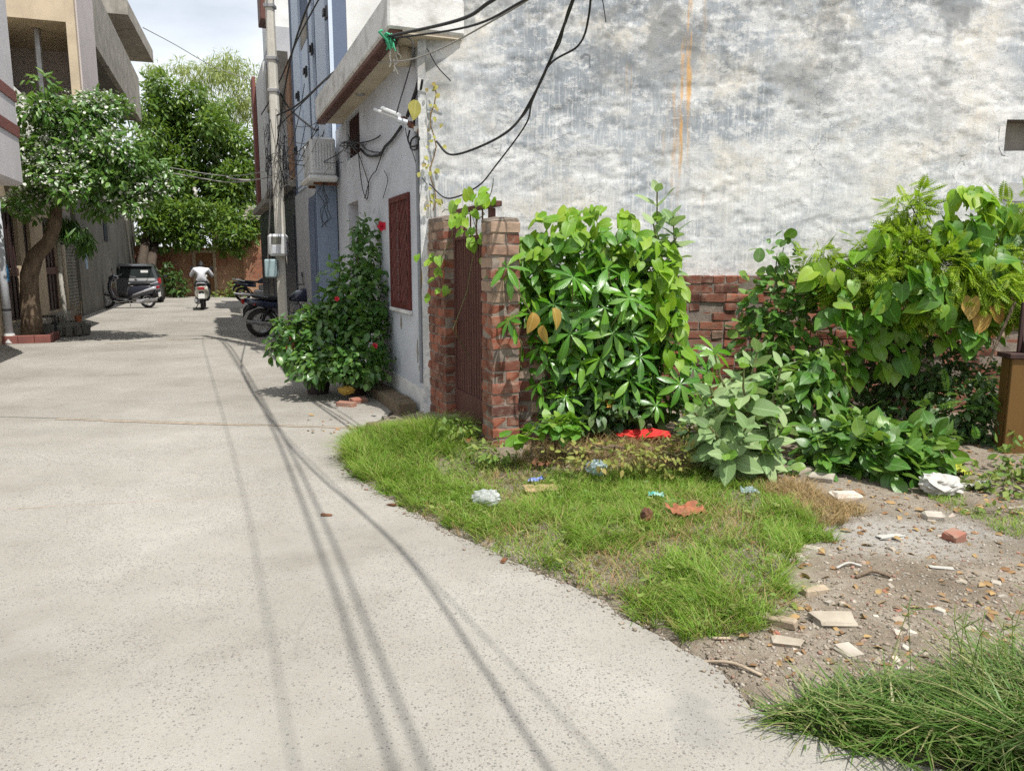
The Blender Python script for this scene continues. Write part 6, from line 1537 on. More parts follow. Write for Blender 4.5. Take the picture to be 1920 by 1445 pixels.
def scooter(label, loc, rz, tilt, body, panel, group=None):
    e = empty('scooter', loc, rz, label, 'scooter', group); e.rotation_euler = (tilt, 0, rz); e.scale = (1.1, 1.1, 1.08)
    wheel(e, (.62, 0, .24), .24, .10, 'y', 'silver', 5); wheel(e, (-.62, 0, .24), .24, .10, 'y', 'silver', 5)
    sweep(e, 'front_fender', panel, [(.40, .05, .36, .44), (.50, .075, .42, .52), (.64, .08, .46, .53), (.78, .07, .40, .48), (.87, .04, .30, .38)])
    sh_ = MB(); rings = []
    for x, z, hw in ((.34, .30, .17), (.42, .45, .21), (.46, .62, .22), (.44, .80, .20), (.40, .93, .13)): rings.append([(x - .05, -hw, z), (x + .05, -hw * .6, z), (x + .09, 0, z), (x + .05, hw * .6, z), (x - .05, hw, z), (x - .02, 0, z)])
    sh_.loft(rings); sh_.build('leg_shield', body, e, True)
    sweep(e, 'floorboard', M['black'], [(-.12, .17, .24, .31), (.1, .18, .24, .30), (.36, .17, .25, .32)])
    sweep(e, 'side_body', body, [(-.92, .05, .58, .70), (-.80, .13, .46, .74), (-.55, .19, .40, .76), (-.30, .19, .32, .74), (-.12, .16, .28, .66), (-.08, .12, .30, .55)])
    sweep(e, 'tail_panel', panel, [(-.96, .06, .60, .70), (-.85, .145, .58, .70), (-.55, .20, .50, .60), (-.25, .198, .40, .47)])
    sweep(e, 'seat', M['seat'], [(-.86, .08, .76, .81), (-.7, .14, .74, .85), (-.40, .16, .73, .84), (-.15, .13, .71, .80), (-.05, .07, .70, .76)])
    hb_ = MB(); hb_.tube([(.36, 0, .85), (.30, 0, .98)], .03, 8); hb_.tube([(.22, -.34, 1.03), (.29, -.18, 1.0), (.31, 0, .99), (.29, .18, 1.0), (.22, .34, 1.03)], .014, 8); hb_.build('handlebar', M['black'], e)
    sweep(e, 'headlamp_cowl', body, [(.22, .10, .93, 1.03), (.32, .16, .91, 1.07), (.42, .13, .90, 1.03), (.47, .07, .92, 1.0)])
    sweep(e, 'headlamp', M['silver'], [(.44, .09, .91, 1.01), (.485, .06, .93, .99)])
    for s in (-1, 1):
        m = MB(); m.tube([(.27, s * .2, 1.01), (.25, s * .27, 1.22)], .007, 6); m.lathe([(0, -.008), (.05, -.006), (.055, .006), (0, .012)], (.245, s * .28, 1.26), 'x', 14); m.build('mirror', M['black'], e)
    m = MB(); m.box(-.995, -.945, -.10, .10, .62, .71, 0, .015); m.build('tail_lamp', M['redlamp'], e)
    sweep(e, 'rear_fender', M['black'], [(-.98, .05, .28, .50), (-.90, .07, .40, .58), (-.75, .08, .46, .52)])
    pl_ = MB(); pl_.box(-1.008, -.99, -.09, .09, .36, .50, 0, .004); pl_.build('number_plate', M['plate'], e)
    ex = MB(); ex.tube([(-.2, .12, .2), (-.5, .15, .2), (-.62, .16, .25), (-.95, .17, .30)], [.02, .03, .055, .05], 10); ex.build('exhaust', M['metal'], e)
    en = MB(); en.box(-.70, -.30, .05, .15, .18, .32, 0, .03); en.build('engine_case', M['silver'], e)
    gr_ = MB(); gr_.tube([(-.80, -.14, .78), (-.95, -.10, .82), (-.98, 0, .83), (-.95, .10, .82), (-.80, .14, .78)], .014, 7); gr_.build('grab_rail', M['silver'], e)
    cr = MB(); cr.tube([(.2, .2, .22), (.42, .23, .3), (.44, .2, .52)], .012, 6); cr.tube([(-.75, .2, .35), (-.3, .21, .28), (.2, .2, .22)], .012, 6); cr.build('guard_rail', M['chrome'], e)
    stn = MB(); stn.tube([(-.1, .1, .22), (-.18, .22, .02)], .012, 6); stn.build('side_stand', M['black'], e)
    return e
a, b = G(207, 577), G(280, 577); mid_ = (a + b) / 2
scooter('dark grey scooter parked sideways in front of the car', (mid_.x, mid_.y - .1, 0), math.atan2((a - b).y - .1, (a - b).x), R(-6), M['scoot'], M['silver'])
ra = FW(-.12, 28.3, 0); rdz = THR + math.pi / 2 - R(2)
rs_ = scooter('cream scooter ridden away up the alley by a man in white', ra, rdz, 0, M['scwhite'], M['scwhite'])

def motorcycle(label, loc, rz, tilt=0.):
    e = empty('motorcycle', loc, rz, label, 'motorcycle'); e.rotation_euler = (tilt, 0, rz)
    wheel(e, (.66, 0, .30), .30, .09, 'y', 'metal', 14); wheel(e, (-.62, 0, .30), .30, .11, 'y', 'metal', 14)
    sweep(e, 'fuel_tank', M['motoblue'], [(-.02, .09, .74, .84), (.12, .14, .72, .95), (.32, .15, .72, 1.0), (.46, .08, .76, .95)])
    sweep(e, 'seat', M['seat'], [(-.78, .08, .82, .89), (-.55, .13, .77, .88), (-.2, .13, .75, .84), (.02, .09, .76, .83)])
    sweep(e, 'tail_panel', M['motoblue'], [(-.95, .04, .74, .82), (-.80, .10, .66, .81), (-.45, .14, .60, .76), (-.1, .12, .58, .74)])
    fr_ = MB(); fr_.tube([(.42, 0, .85), (.3, 0, .45), (.2, 0, .28), (-.2, 0, .28), (-.35, 0, .5), (-.7, 0, .72)], .022, 7)
    for s in (-1, 1):
        fr_.tube([(.42, s * .06, .95), (.66, s * .07, .30)], .018, 7); fr_.tube([(-.2, s * .08, .36), (-.62, s * .09, .30)], .02, 7); fr_.tube([(-.45, s * .1, .66), (-.62, s * .1, .33)], .028, 7)
    fr_.build('frame', M['black'], e)
    en = MB(); en.box(-.18, .25, -.13, .13, .26, .48, 0, .04); en.box(.0, .2, -.09, .09, .48, .68, 0, .03); en.build('engine', M['metal'], e)
    ex = MB(); ex.tube([(.22, -.1, .5), (.3, -.14, .28), (-.1, -.16, .24), (-.4, -.17, .28), (-.95, -.18, .36)], [.02, .02, .022, .045, .045], 9); ex.build('exhaust', M['chrome'], e)
    hb_ = MB(); hb_.tube([(.28, -.36, 1.04), (.36, -.2, 1.06), (.42, 0, 1.0), (.36, .2, 1.06), (.28, .36, 1.04)], .013, 7); hb_.build('handlebar', M['black'], e)
    sweep(e, 'headlamp', M['black'], [(.42, .09, .84, 1.0), (.52, .11, .83, 1.02), (.58, .07, .87, .98)])
    for s in (-1, 1):
        m = MB(); m.tube([(.34, s * .24, 1.06), (.33, s * .3, 1.22)], .007, 6); m.lathe([(0, -.008), (.05, -.006), (.055, .006), (0, .012)], (.33, s * .31, 1.26), 'x', 12); m.build('mirror', M['black'], e)
        m = MB(); m.tube([(-.75, s * .12, .7), (-.78, s * .17, .7)], .02, 7); m.build('indicator', M['redlamp'], e)
    MB().box(-1.0, -.95, -.07, .07, .70, .80, 0, .012).build('tail_lamp', M['redlamp'], e)
    sweep(e, 'rear_fender', M['black'], [(-.98, .06, .42, .56), (-.9, .07, .55, .68), (-.7, .07, .62, .70)])
    MB().box(-1.005, -.988, -.08, .08, .46, .6, 0, .004).build('number_plate', M['plate'], e)
    g = MB(); g.tube([(-.5, -.15, .84), (-.85, -.15, .9), (-.98, -.08, .92), (-.98, .08, .92), (-.85, .15, .9), (-.5, .15, .84)], .013, 7); g.build('grab_rail', M['chrome'], e)
    g = MB(); g.tube([(.3, .1, .4), (.36, .3, .45), (.3, .32, .62), (.28, .1, .75)], .013, 7); g.tube([(.3, -.1, .4), (.36, -.3, .45), (.3, -.32, .62), (.28, -.1, .75)], .013, 7); g.build('crash_guard', M['chrome'], e)
    MB().tube([(-.1, .12, .3), (-.15, .28, .02)], .012, 6).build('side_stand', M['black'], e)
    return e
mp = G(488, 632); motorcycle('blue-black motorcycle parked behind the pole, tail to the lane', (mp.x + .55, mp.y + .35, 0), R(30), R(5))
mp = G(468, 566); motorcycle('dark motorcycle parked at the far right below the end wall', (mp.x + .3, mp.y + .3, 0), R(15), R(5))

# ------------------------------------------------------------------ car
cr_ = G(262, 569); car = empty('parked_car', FW(-2.5, 33.2), THR + R(1.5), 'dark grey hatchback parked behind the scooter by the concrete wall', 'car')
W2 = .84
def ring(y, hw, zs, zb, zr, hr):
    """cross-section: sill, belt, roof"""
    return [(-hw * .96, y, zs), (-hw, y, zs + .18), (-hw, y, zb - .12), (-hw * .965, y, zb), (-hr, y, zr - .07), (-hr * .82, y, zr), (hr * .82, y, zr), (hr, y, zr - .07), (hw * .965, y, zb), (hw, y, zb - .12), (hw, y, zs + .18), (hw * .96, y, zs)]
ST = [(-.03, .74, .34, .62, .64, .70), (0., .80, .28, .84, .86, .74), (.06, .82, .24, .93, .96, .74), (.30, .84, .20, .95, 1.40, .60), (.55, .84, .20, .95, 1.49, .62), (1.4, .84, .20, .94, 1.53, .63), (2.2, .84, .20, .93, 1.48, .62), (2.75, .83, .20, .92, 1.12, .66), (2.95, .83, .20, .90, .94, .70), (3.6, .80, .22, .80, .83, .68), (3.75, .72, .28, .62, .66, .62)]
bm = MB(); rings = [ring(*q) for q in ST]; bm.loft(rings)
for i, fc in enumerate(bm.f[:-2]):
    seg, k = divmod(i, 12)
    if (k in (3, 7) and 2 <= seg <= 7) or (k in (4, 5, 6) and seg in (2, 6)): bm.m[i] = 1
    if k in (11, 0, 10) : bm.m[i] = 2
bm.build('body', [M['carpaint'], M['glass'], M['black']], car)
for k, (x_, y_) in enumerate(((-.76, .62), (.76, .62), (-.76, 3.05), (.76, 3.05))): wheel(car, (x_, y_, .29), .29, .18, 'x', 'silver', 6)
wg = MB(); wg.prism([(-.52, .088, 1.0), (.52, .088, 1.0), (.46, .225, 1.30), (-.46, .225, 1.30)], (0, -.012, .006)); wg.build('rear_window', M['glass'], car)
for s in (-1, 1): m = MB(); m.box(s * .70, s * .815, -.008, .10, .74, .96, 0, .02); m.build('tail_lamp', M['redlamp'], car)
m = MB(); m.box(-.80, .80, -.07, .02, .36, .56, 0, .04); m.build('bumper', M['carpaint'], car)
m = MB(); m.box(-.25, .25, -.045, -.008, .66, .78, 0, .004); m.build('number_plate', M['plate'], car)
MB().lathe([(0, -.012), (.05, -.010), (.055, .0)], (0, .012, .90), 'y', 18).build('tailgate_badge', M['chrome'], car)
MB().box(.16, .40, .15, .16, 1.12, 1.26, 0, .002).build('window_sticker', M['plate'], car)
sp_ = MB(); sp_.box(-.55, .55, .20, .34, 1.40, 1.44, 0, .012); sp_.build('roof_spoiler', M['carpaint'], car)
car.scale = (1.08, 1.08, 1.0)
wp = MB(); wp.tube([(0, .06, 1.0), (-.3, .075, 1.04)], .012, 6); wp.build('rear_wiper', M['black'], car)
for s in (-1, 1): m = MB(); m.box(s * .84, s * .98, 2.45, 2.6, .93, 1.06, 0, .03); m.build('side_mirror', M['black'], car)

# ------------------------------------------------------------------ rider
rider = empty('person', ra, rdz, 'man in pale shirt and dark trousers riding the scooter away', 'person')
J = {'pel': (-.28, 0, .90), 'sp1': (-.29, 0, 1.04), 'sp2': (-.25, 0, 1.16), 'che': (-.18, 0, 1.27), 'nek': (-.09, 0, 1.365), 'hd0': (-.03, 0, 1.40), 'hd1': (.01, 0, 1.485), 'hd2': (.02, 0, 1.55)}
RADS = {'pel': (.15, .17), 'sp1': (.14, .175), 'sp2': (.14, .19), 'che': (.13, .20), 'nek': (.055, .06), 'hd0': (.075, .07), 'hd1': (.095, .085), 'hd2': (.06, .055)}
ED = [('pel', 'sp1'), ('sp1', 'sp2'), ('sp2', 'che'), ('che', 'nek'), ('nek', 'hd0'), ('hd0', 'hd1'), ('hd1', 'hd2')]
for s, q in ((-1, 'r'), (1, 'l')):
    J.update({'sho' + q: (-.16, s * .215, 1.31), 'elb' + q: (-.05, s * .345, 1.12), 'wri' + q: (.14, s * .31, 1.07), 'han' + q: (.22, s * .30, 1.055),
              'hip' + q: (-.22, s * .11, .87), 'kne' + q: (.16, s * .20, .80), 'ank' + q: (.10, s * .18, .38), 'toe' + q: (.26, s * .19, .335)})
    RADS.update({'sho' + q: (.075, .075), 'elb' + q: (.052, .052), 'wri' + q: (.032, .032), 'han' + q: (.042, .030), 'hip' + q: (.10, .10), 'kne' + q: (.072, .072), 'ank' + q: (.05, .05), 'toe' + q: (.042, .04)})
    ED += [('che', 'sho' + q), ('sho' + q, 'elb' + q), ('elb' + q, 'wri' + q), ('wri' + q, 'han' + q), ('pel', 'hip' + q), ('hip' + q, 'kne' + q), ('kne' + q, 'ank' + q), ('ank' + q, 'toe' + q)]
names = list(J)
for s, q in ((-1, 'r'), (1, 'l')):
    for k in range(4):
        nm = f'f{k}{q}'; J[nm] = (.255 + .004 * k, s * (.275 + .018 * k), 1.05); J[nm + 't'] = (.285, s * (.272 + .018 * k), 1.02); names += [nm, nm + 't']
        RADS[nm] = (.010, .010); RADS[nm + 't'] = (.008, .008); ED += [('han' + q, nm), (nm, nm + 't')]
    nm = 'th' + q; J[nm] = (.235, s * .262, 1.035); names.append(nm); RADS[nm] = (.011, .011); ED.append(('han' + q, nm))
me = bpy.data.meshes.new('person_frame'); me.from_pydata([J[n] for n in names], [(names.index(a), names.index(b)) for a, b in ED], [])
tmp = bpy.data.objects.new('person_tmp', me); COL.objects.link(tmp)
sk = tmp.modifiers.new('skin', 'SKIN'); sk.use_smooth_shade = True
sb = tmp.modifiers.new('sub', 'SUBSURF'); sb.levels = 2; sb.render_levels = 2
lay_ = me.skin_vertices[0].data
for i, n in enumerate(names): lay_[i].radius = RADS[n]; lay_[i].use_root = (n == 'pel')
bpy.context.view_layer.update(); dg = bpy.context.evaluated_depsgraph_get()
bme = bpy.data.meshes.new_from_object(tmp.evaluated_get(dg)); bpy.data.objects.remove(tmp)
M['skin'] = pm('skin', (.20, .10, .06), (.17, .085, .05), .55, 12., .05); M['shirt'] = pm('pale_shirt', (.62, .63, .66), (.50, .51, .55), .85, 7., .5, 18, .02); M['trousers'] = pm('dark_trousers', (.025, .027, .035), (.035, .037, .045), .85, 8., .3); M['hair'] = pm('black_hair', (.015, .013, .012), (.02, .018, .016), .6, 30., .4)
bme.materials.clear()
for m_ in ('skin', 'shirt', 'trousers', 'black'): bme.materials.append(M[m_])
for p_ in bme.polygons:
    c = p_.center; p_.use_smooth = True; k = 1
    if c.x > -.10 and c.z > 1.35 and abs(c.y) < .12: k = 0
    if abs(c.y) > .22 and c.x > -.04 and c.z > 1.0: k = 0
    if c.z < .95 and not (c.x < -.36 and c.z > .93): k = 2
    if c.z < .40: k = 3
    p_.material_index = k
inst('body', bme, rider)
hm_ = MB(); rings = []
for i in range(6):
    a = i / 5; z = 1.445 + .155 * a; r_ = .105 * math.cos(a * 1.45) + .012; rings.append([(-.005 - .02 * (1 - a) + r_ * 1.05 * math.cos(k * math.pi / 6), r_ * .9 * math.sin(k * math.pi / 6), z - .02 * math.cos(k * math.pi / 6) * -1) for k in range(12)])
hm_.loft(rings); hm_.build('hair', M['hair'], rider, True)

# ================================================================== PLANTERS AT THE FLOWERING TREE
pk = empty('tree_kerb', G(60, 640), THL, 'red painted brick kerb around the flowering tree foot', 'kerb')
for k in range(3): MB().box(-.42 + k * .275, -.15 + k * .275, -.42, -.30, -.02, .15, 0, .01).build('brick', M['band'], pk)
for k in range(3): MB().box(.29, .41, -.295 + k * .24, -.06 + k * .24, -.02, .15, 0, .01).build('brick', M['band'], pk)
dr_ = empty('iron_drum_frame', G(92, 632), THL, 'dark iron box frame between the crooked tree and stone planter', 'box')
m = MB()
for x in (-.17, .17):
    for y in (-.17, .17): m.box(x - .015, x + .015, y - .015, y + .015, 0, .42)
m.build('frame_posts', M['black'], dr_)
m = MB(); m.box(-.19, .19, -.19, .19, .425, .45, 0, .004); m.build('top_rim', M['black'], dr_); m = MB(); m.box(-.15, .15, -.15, .15, .0, .27, 0, .02); m.build('inner_box', M['concdark'], dr_)
spn = empty('stone_planter', G(131, 629), THL, 'round dark stone planter ringed with rubble at the sapling foot', 'planter')
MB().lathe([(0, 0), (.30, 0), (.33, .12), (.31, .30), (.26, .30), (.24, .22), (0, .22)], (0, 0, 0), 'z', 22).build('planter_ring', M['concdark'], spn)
for k in range(13):
    a = k * 2 * math.pi / 13; m = MB(); m.box(-.07, .07, -.05, .05, 0, .24, 0, .03); m.v = [(x + random.gauss(0, .01), y + random.gauss(0, .01), z + random.gauss(0, .015)) for x, y, z in m.v]; o = m.build('stone', M['concdark'], spn); o.location = (.345 * math.cos(a), .345 * math.sin(a), 0); o.rotation_euler = (0, 0, a + math.pi / 2)
for k in range(6):
    m = MB(); m.tube([(.05 + .04 * k, .1 - .04 * k, .2), (.06 + .045 * k, .1 - .04 * k, .62 + .06 * (k % 3))], .009, 5); m.build('stick', M['oldwood'], spn)
pot('small orange pot on the rim of the stone planter', G(152, 629) + Vector((.0, -.05, .30)), .07, .12, M['terracotta'])

# ================================================================== LITTER AND RUBBLE
def lump(name, label, cat, loc, size, mat, rz=0., tilt=(0, 0), rough=.12, seed=0, group=None, bev=.15):
    rr = random.Random(seed); m = MB(); size = tuple(q * .85 for q in size); sx_, sy_, sz_ = size; m.box(-sx_ / 2, sx_ / 2, -sy_ / 2, sy_ / 2, 0, sz_, 0, min(size) * bev)
    m.v = [(x + rr.gauss(0, rough * sx_ * .3), y + rr.gauss(0, rough * sy_ * .3), z + rr.gauss(0, rough * sz_ * .5)) for x, y, z in m.v]
    o = m.build(name, mat); o.location = Vector(loc) - Vector((0, 0, sz_ * .18)); o.rotation_euler = (tilt[0], tilt[1], rz); return tag(o, label, cat, group)
M['palestone'] = pm('pale_stone', (.37, .325, .26), (.25, .21, .16), .9, 9., .4); M['chalk'] = pm('chalky_rubble', (.43, .395, .34), (.27, .23, .18), .92, 8., .4); M['redbrick'] = pm('rubble_brick', (.30, .11, .075), (.27, .20, .15), .9, 9., .5)
M['plaster_slab'] = pm('plastered_brick', (.50, .44, .37), (.36, .20, .14), .9, 9., .5, lo=.5, hi=.8)
lump('loose_brick', 'mortar-crusted brick on the rubble below the low plant', 'brick', at_ground(1582, 940), (.23, .11, .085), M['plaster_slab'], R(14), (R(4), R(3)), .14, 1)
lump('loose_brick', 'red half brick at the right side of the plot', 'brick', at_ground(1788, 1012), (.115, .10, .075), M['redbrick'], R(25), (R(6), R(-5)), .14, 2)
lump('stone_block', 'flat white stone block behind the red half brick', 'stone', at_ground(1750, 972), (.13, .09, .05), M['chalk'], R(-10), (R(3), 0), .14, 3)
lump('timber_piece', 'pale wooden batten leaning on the grass edge', 'wood', at_ground(1445, 1165), (.255, .05, .045), M['oldwood'], R(-42), (R(10), R(-6)), .05, 4)
lump('timber_piece', 'short pale wood block lying on the bare earth', 'wood', at_ground(1527, 1112), (.15, .055, .04), M['oldwood'], R(22), (0, R(4)), .1, 5)
lump('stone_slab', 'broken pale slab tilted on the earth near the batten', 'stone', at_ground(1565, 1168), (.21, .09, .03), M['palestone'], R(8), (R(8), R(9)), .3, 6)
lump('stone_slab', 'square white tile fragment near the long grass', 'tile', at_ground(1590, 1222), (.09, .09, .02), M['chalk'], R(20), (R(6), R(5)), .22, 7)
lump('stone_slab', 'flat grey tile fragment embedded by the grass edge', 'tile', at_ground(1523, 1028), (.10, .05, .012), M['chalk'], R(-30), (R(6), 0), .12, 8)
lump('stone_slab', 'half-buried cement lump at the wide dirt path', 'stone', at_ground(1475, 1206), (.12, .07, .02), M['palestone'], R(-20), (0, 0), .2, 9)
lump('stone_slab', 'pale concrete lump under the low plant leaves', 'stone', at_ground(1540, 900), (.18, .11, .06), M['chalk'], R(-25), (R(8), R(-5)), .2, 10)
lump('stone_slab', 'long low pale slab near the milkweed roots', 'stone', at_ground(1505, 885), (.20, .08, .05), M['palestone'], R(12), (R(5), 0), .2, 11)
lump('stone_slab', 'white cement crumb pile by the grass corner', 'rubble', at_ground(1480, 1046), (.16, .09, .012), M['chalk'], R(5), (0, 0), .3, 12)
lump('loose_brick', 'old brick on edge at the left brink of the grass', 'brick', at_ground(705, 800), (.2, .1, .06), M['moss'], R(20), (0, 0), .12, 13)
lump('stone_slab', 'pale kerb stone beside the terracotta pot on the road', 'stone', G(520, 657) + Vector((0, 0, .016)), (.42, .25, .05), M['chalk'], R(4), (0, 0), .06, 14)
lump('loose_brick', 'row brick under the hibiscus in the shade', 'brick', G(650, 762), (.23, .11, .08), M['redbrick'], R(-20), (0, 0), .1, 15)
lump('loose_brick', 'second brick heaped under the hibiscus', 'brick', G(672, 755), (.23, .11, .08), M['redbrick'], R(40), (R(8), 0), .1, 16)
k = 0
rr = random.Random(21); spots = []
while k < 120:
    px_, py_ = rr.uniform(1430, 1915), rr.uniform(925, 1255)
    if py_ > 1000 + (px_ - 1430) * .9 + 180: continue
    q = at_ground(px_, py_)
    if float(edge_dist(np.array([q.x]), np.array([q.y]))[0]) < .12: continue
    s = rr.choice((rr.uniform(.012, .03), rr.uniform(.02, .055))); mt_ = rr.choice(('palestone', 'chalk', 'redbrick', 'palestone', 'plaster_slab'))
    nm_ = {'palestone': 'pale', 'chalk': 'whitish', 'redbrick': 'brick-red', 'plaster_slab': 'brown'}[mt_]
    lump('rubble_chip', f'small {nm_} chip of rubble scattered on the bare earth', 'rubble', q + Vector((0, 0, -.004)), (s, s * rr.uniform(.5, .9), s * rr.uniform(.3, .6)), M[mt_], rr.uniform(0, 6), (rr.gauss(0, .2), rr.gauss(0, .2)), .3, 100 + k, f'{nm_} rubble chips on the bare earth'); k += 1
# fine clods, grit and dead leaf bits too small to count
def soilmat():
    t = NT('clods'); col = t.ramp(t.geo.outputs['Random Per Island'], [(0., (.13, .105, .08)), (.4, (.25, .21, .16)), (.7, (.36, .32, .26)), (.82, (.24, .10, .07)), (.92, (.42, .39, .34)), (1., (.20, .18, .16))])
    return t.done(t.bsdf(t.mix(.25, col, (.25, .21, .165)), .95, t.bump(t.noise(t.pos(), 80., 4), .6, .005), .1))
g_ = np.random.default_rng(77); N_ = 5200
px0 = np.column_stack([g_.uniform(1290, 1935, N_ * 2), g_.uniform(880, 1290, N_ * 2)])
ok = (px0[:, 1] > 1230 - (px0[:, 0] - 1290) * .55) | (px0[:, 0] > 1560); px0 = px0[ok][:N_]
P0 = np.array([G(a_, b_) for a_, b_ in px0])[:, :2]; P0 = P0[edge_dist(P0[:, 0], P0[:, 1]) > .015]
edge_s = []
for (ax_, ay_), (bx_, by_) in zip(EX[3:17], EX[4:18]):
    k_ = int(120 * math.hypot(bx_ - ax_, by_ - ay_)); tt = g_.random(k_); edge_s.append(np.column_stack([ax_ + (bx_ - ax_) * tt + g_.normal(0, .035, k_), ay_ + (by_ - ay_) * tt + g_.normal(0, .035, k_)]))
P0 = np.concatenate([P0] + edge_s); N_ = len(P0); Z0 = np.maximum(zg(P0[:, 0], P0[:, 1]), np.where(edge_dist(P0[:, 0], P0[:, 1]) < .02, .002, -1))
OCT = np.array([[1, 0, 0], [-1, 0, 0], [0, 1, 0], [0, -1, 0], [0, 0, 1], [0, 0, -.4]], float); OF = np.array([[0, 2, 4], [2, 1, 4], [1, 3, 4], [3, 0, 4], [2, 0, 5], [1, 2, 5], [3, 1, 5], [0, 3, 5]])
sz_ = .0035 + .010 * g_.random(N_) ** 3 ; shp = OCT[None] * (sz_[:, None, None] * g_.uniform(.6, 1.4, (N_, 6, 1))) * np.array([1.2, 1., .7])
an = g_.uniform(0, 6.28, N_); cA, sA_ = np.cos(an)[:, None], np.sin(an)[:, None]
VV = np.stack([shp[:, :, 0] * cA - shp[:, :, 1] * sA_ + P0[:, None, 0], shp[:, :, 0] * sA_ + shp[:, :, 1] * cA + P0[:, None, 1], shp[:, :, 2] + Z0[:, None]], -1)
o = inst('soil_clods', arr_mesh('soil_clods', VV.reshape(-1, 3), (OF[None] + (np.arange(N_) * 6)[:, None, None]).reshape(-1, 3), soilmat())); tag(o, 'fine clods and grit strewn over the bare earth and road edge', 'gravel', kind='stuff')
lt_ = empty('leaf_litter', at_ground(1500, 900), 0, 'dry dead leaf bits littering the earth below the shrubs', 'leaf litter', kind='stuff'); LV = Leaves()
q_ = np.concatenate([np.column_stack([g_.uniform(980, 1920, 900), g_.uniform(815, 960, 900)]), np.column_stack([g_.uniform(1400, 1930, 260), g_.uniform(940, 1250, 260)]), np.column_stack([g_.uniform(560, 780, 60), g_.uniform(745, 800, 60)])])
W_ = np.array([G(a_, b_, .06) for a_, b_ in q_]); n_ = len(W_); W_[:, 2] = np.maximum(zg(W_[:, 0], W_[:, 1]), 0.) + .006
an = g_.uniform(0, 6.28, n_); LV.add(W_, np.column_stack([np.cos(an), np.sin(an), g_.normal(0, .25, n_)]), np.column_stack([g_.normal(0, .35, n_), g_.normal(0, .35, n_), np.ones(n_)]), g_.uniform(.4, 1.3, n_), 0)
LV.build(lt_, [leaf_shape('ovate', .05, .024, .3, .3, 4)], [leafmat('litter_leaf', (.20, .12, .06), (.30, .20, .10), (.42, .32, .14), .1, .8, .1)], 0)
# crumpled plastic
def crumple(name, label, cat, loc, size, mat, seed, group=None):
    na, nb = 16, 28; m = MB(); rings = []
    for i in range(na + 1):
        th = math.pi * i / na; rg_ = []
        for j in range(nb):
            a = 2 * math.pi * j / nb; st_ = math.sin(th); x, y, z = st_ * math.cos(a), st_ * math.sin(a), -math.cos(th)
            k_ = .55 + .55 * float(fbm(x * 1.7 + seed * 3.1, y * 1.7 + z * 1.3, seed)) + .45 * abs(float(fbm(x * 4.2 + z * 2.9 + seed, y * 4.2 - z * 3.3, seed + 3)) - .47) * 2
            rg_.append((size[0] * .62 * x * k_, size[1] * .62 * y * k_, max(-.01, size[2] * (.45 + .55 * z * k_))))
        rings.append(rg_)
    m.loft(rings, caps=False); o = m.build(name, mat); o.location = loc; return tag(o, label, cat, group)
def scrap(name, label, cat, loc, size, mat, seed, group=None, tilt=None):
    """torn, bent sheet"""
    nx_, ny_ = 9, 7; v = []; g = random.Random(seed)
    for j in range(ny_ + 1):
        for i in range(nx_ + 1):
            x, y = i / nx_ - .5, j / ny_ - .5
            e_ = 1 + .35 * (float(fbm(x * 5 + seed, y * 5, 3)) - .47)
            z = .45 * size[1] * (abs(float(fbm(x * 3.1 + seed * 1.7, y * 3.1, 8)) - .47) * 3 + .5 * abs(float(fbm(x * 8, y * 8 + seed, 9)) - .47) * 2)
            v.append((x * size[0] * e_, y * size[1] * e_, z))
    f = [[j * (nx_ + 1) + i, j * (nx_ + 1) + i + 1, (j + 1) * (nx_ + 1) + i + 1, (j + 1) * (nx_ + 1) + i] for j in range(ny_) for i in range(nx_) if not (g.random() < .25 and (i in (0, nx_ - 1) or j in (0, ny_ - 1)))]
    o = MB().add(v, f).build(name, mat); o.location = loc; o.rotation_euler = (tilt or (g.gauss(.1, .15), g.gauss(0, .15)))[0:2] + (g.uniform(-.5, .5),); return tag(o, label, cat, group)
def film(name, c, rough=.2):
    t = NT(name); b = t.bsdf(c, rough, t.bump(t.noise(t.pos(), 60., 4), .6, .01), .6); tr = t.node('ShaderNodeBsdfTransparent'); mx = t.node('ShaderNodeMixShader'); mx.inputs[0].default_value = .5
    t.link(tr.outputs[0], mx.inputs[1]); t.link(b.outputs[0], mx.inputs[2]); return t.done(mx)
M['film'] = film('clear_plastic', (.5, .52, .52)); M['filmblue'] = film('bluish_plastic', (.36, .48, .52)); M['wbag'] = pm('white_bag', (.47, .46, .43), (.36, .34, .30), .5, 12., .5, 40, .01)
M['bluepack'] = pm('blue_packet', (.05, .10, .38), (.3, .35, .5), .4, 20., .3); M['teal'] = pm('teal_packet', (.02, .35, .33), (.4, .5, .45), .4, 20., .3); M['cardboard'] = pm('cardboard', (.42, .30, .17), (.34, .24, .14), .9, 9., .3); M['orange'] = pm('rusty_orange', (.33, .12, .06), (.22, .10, .06), .9, 9., .6)
up = Vector((0, 0, .03))
crumple('plastic_bag', 'clear crumpled plastic bag on the near grass', 'plastic bag', at_ground(912, 952) + up * .6, (.16, .12, .10), M['film'], 1)
crumple('plastic_bag', 'bluish clear plastic bag half hidden in the grass', 'plastic bag', at_ground(1118, 895) + up, (.13, .10, .10), M['filmblue'], 2)
crumple('plastic_bag', 'large white plastic bag beside the low broad-leaf plant', 'plastic bag', at_ground(1762, 925), (.22, .17, .14), M['wbag'], 3)
scrap('plastic_bag', 'flattened grey-white torn wrapper right of the white bag', 'wrapper', at_ground(1830, 918) + up * .5, (.17, .11), M['wbag'], 4)
crumple('red_cloth', 'bright red crumpled cloth lying under the bush', 'cloth', at_ground(1208, 832) + up * 1.3, (.36, .15, .08), M['redcloth'], 5)
scrap('orange_rag', 'orange-brown rotting rag in the middle of the grass', 'rag', at_ground(1285, 970) + up * 1.2, (.21, .13), M['orange'], 6)
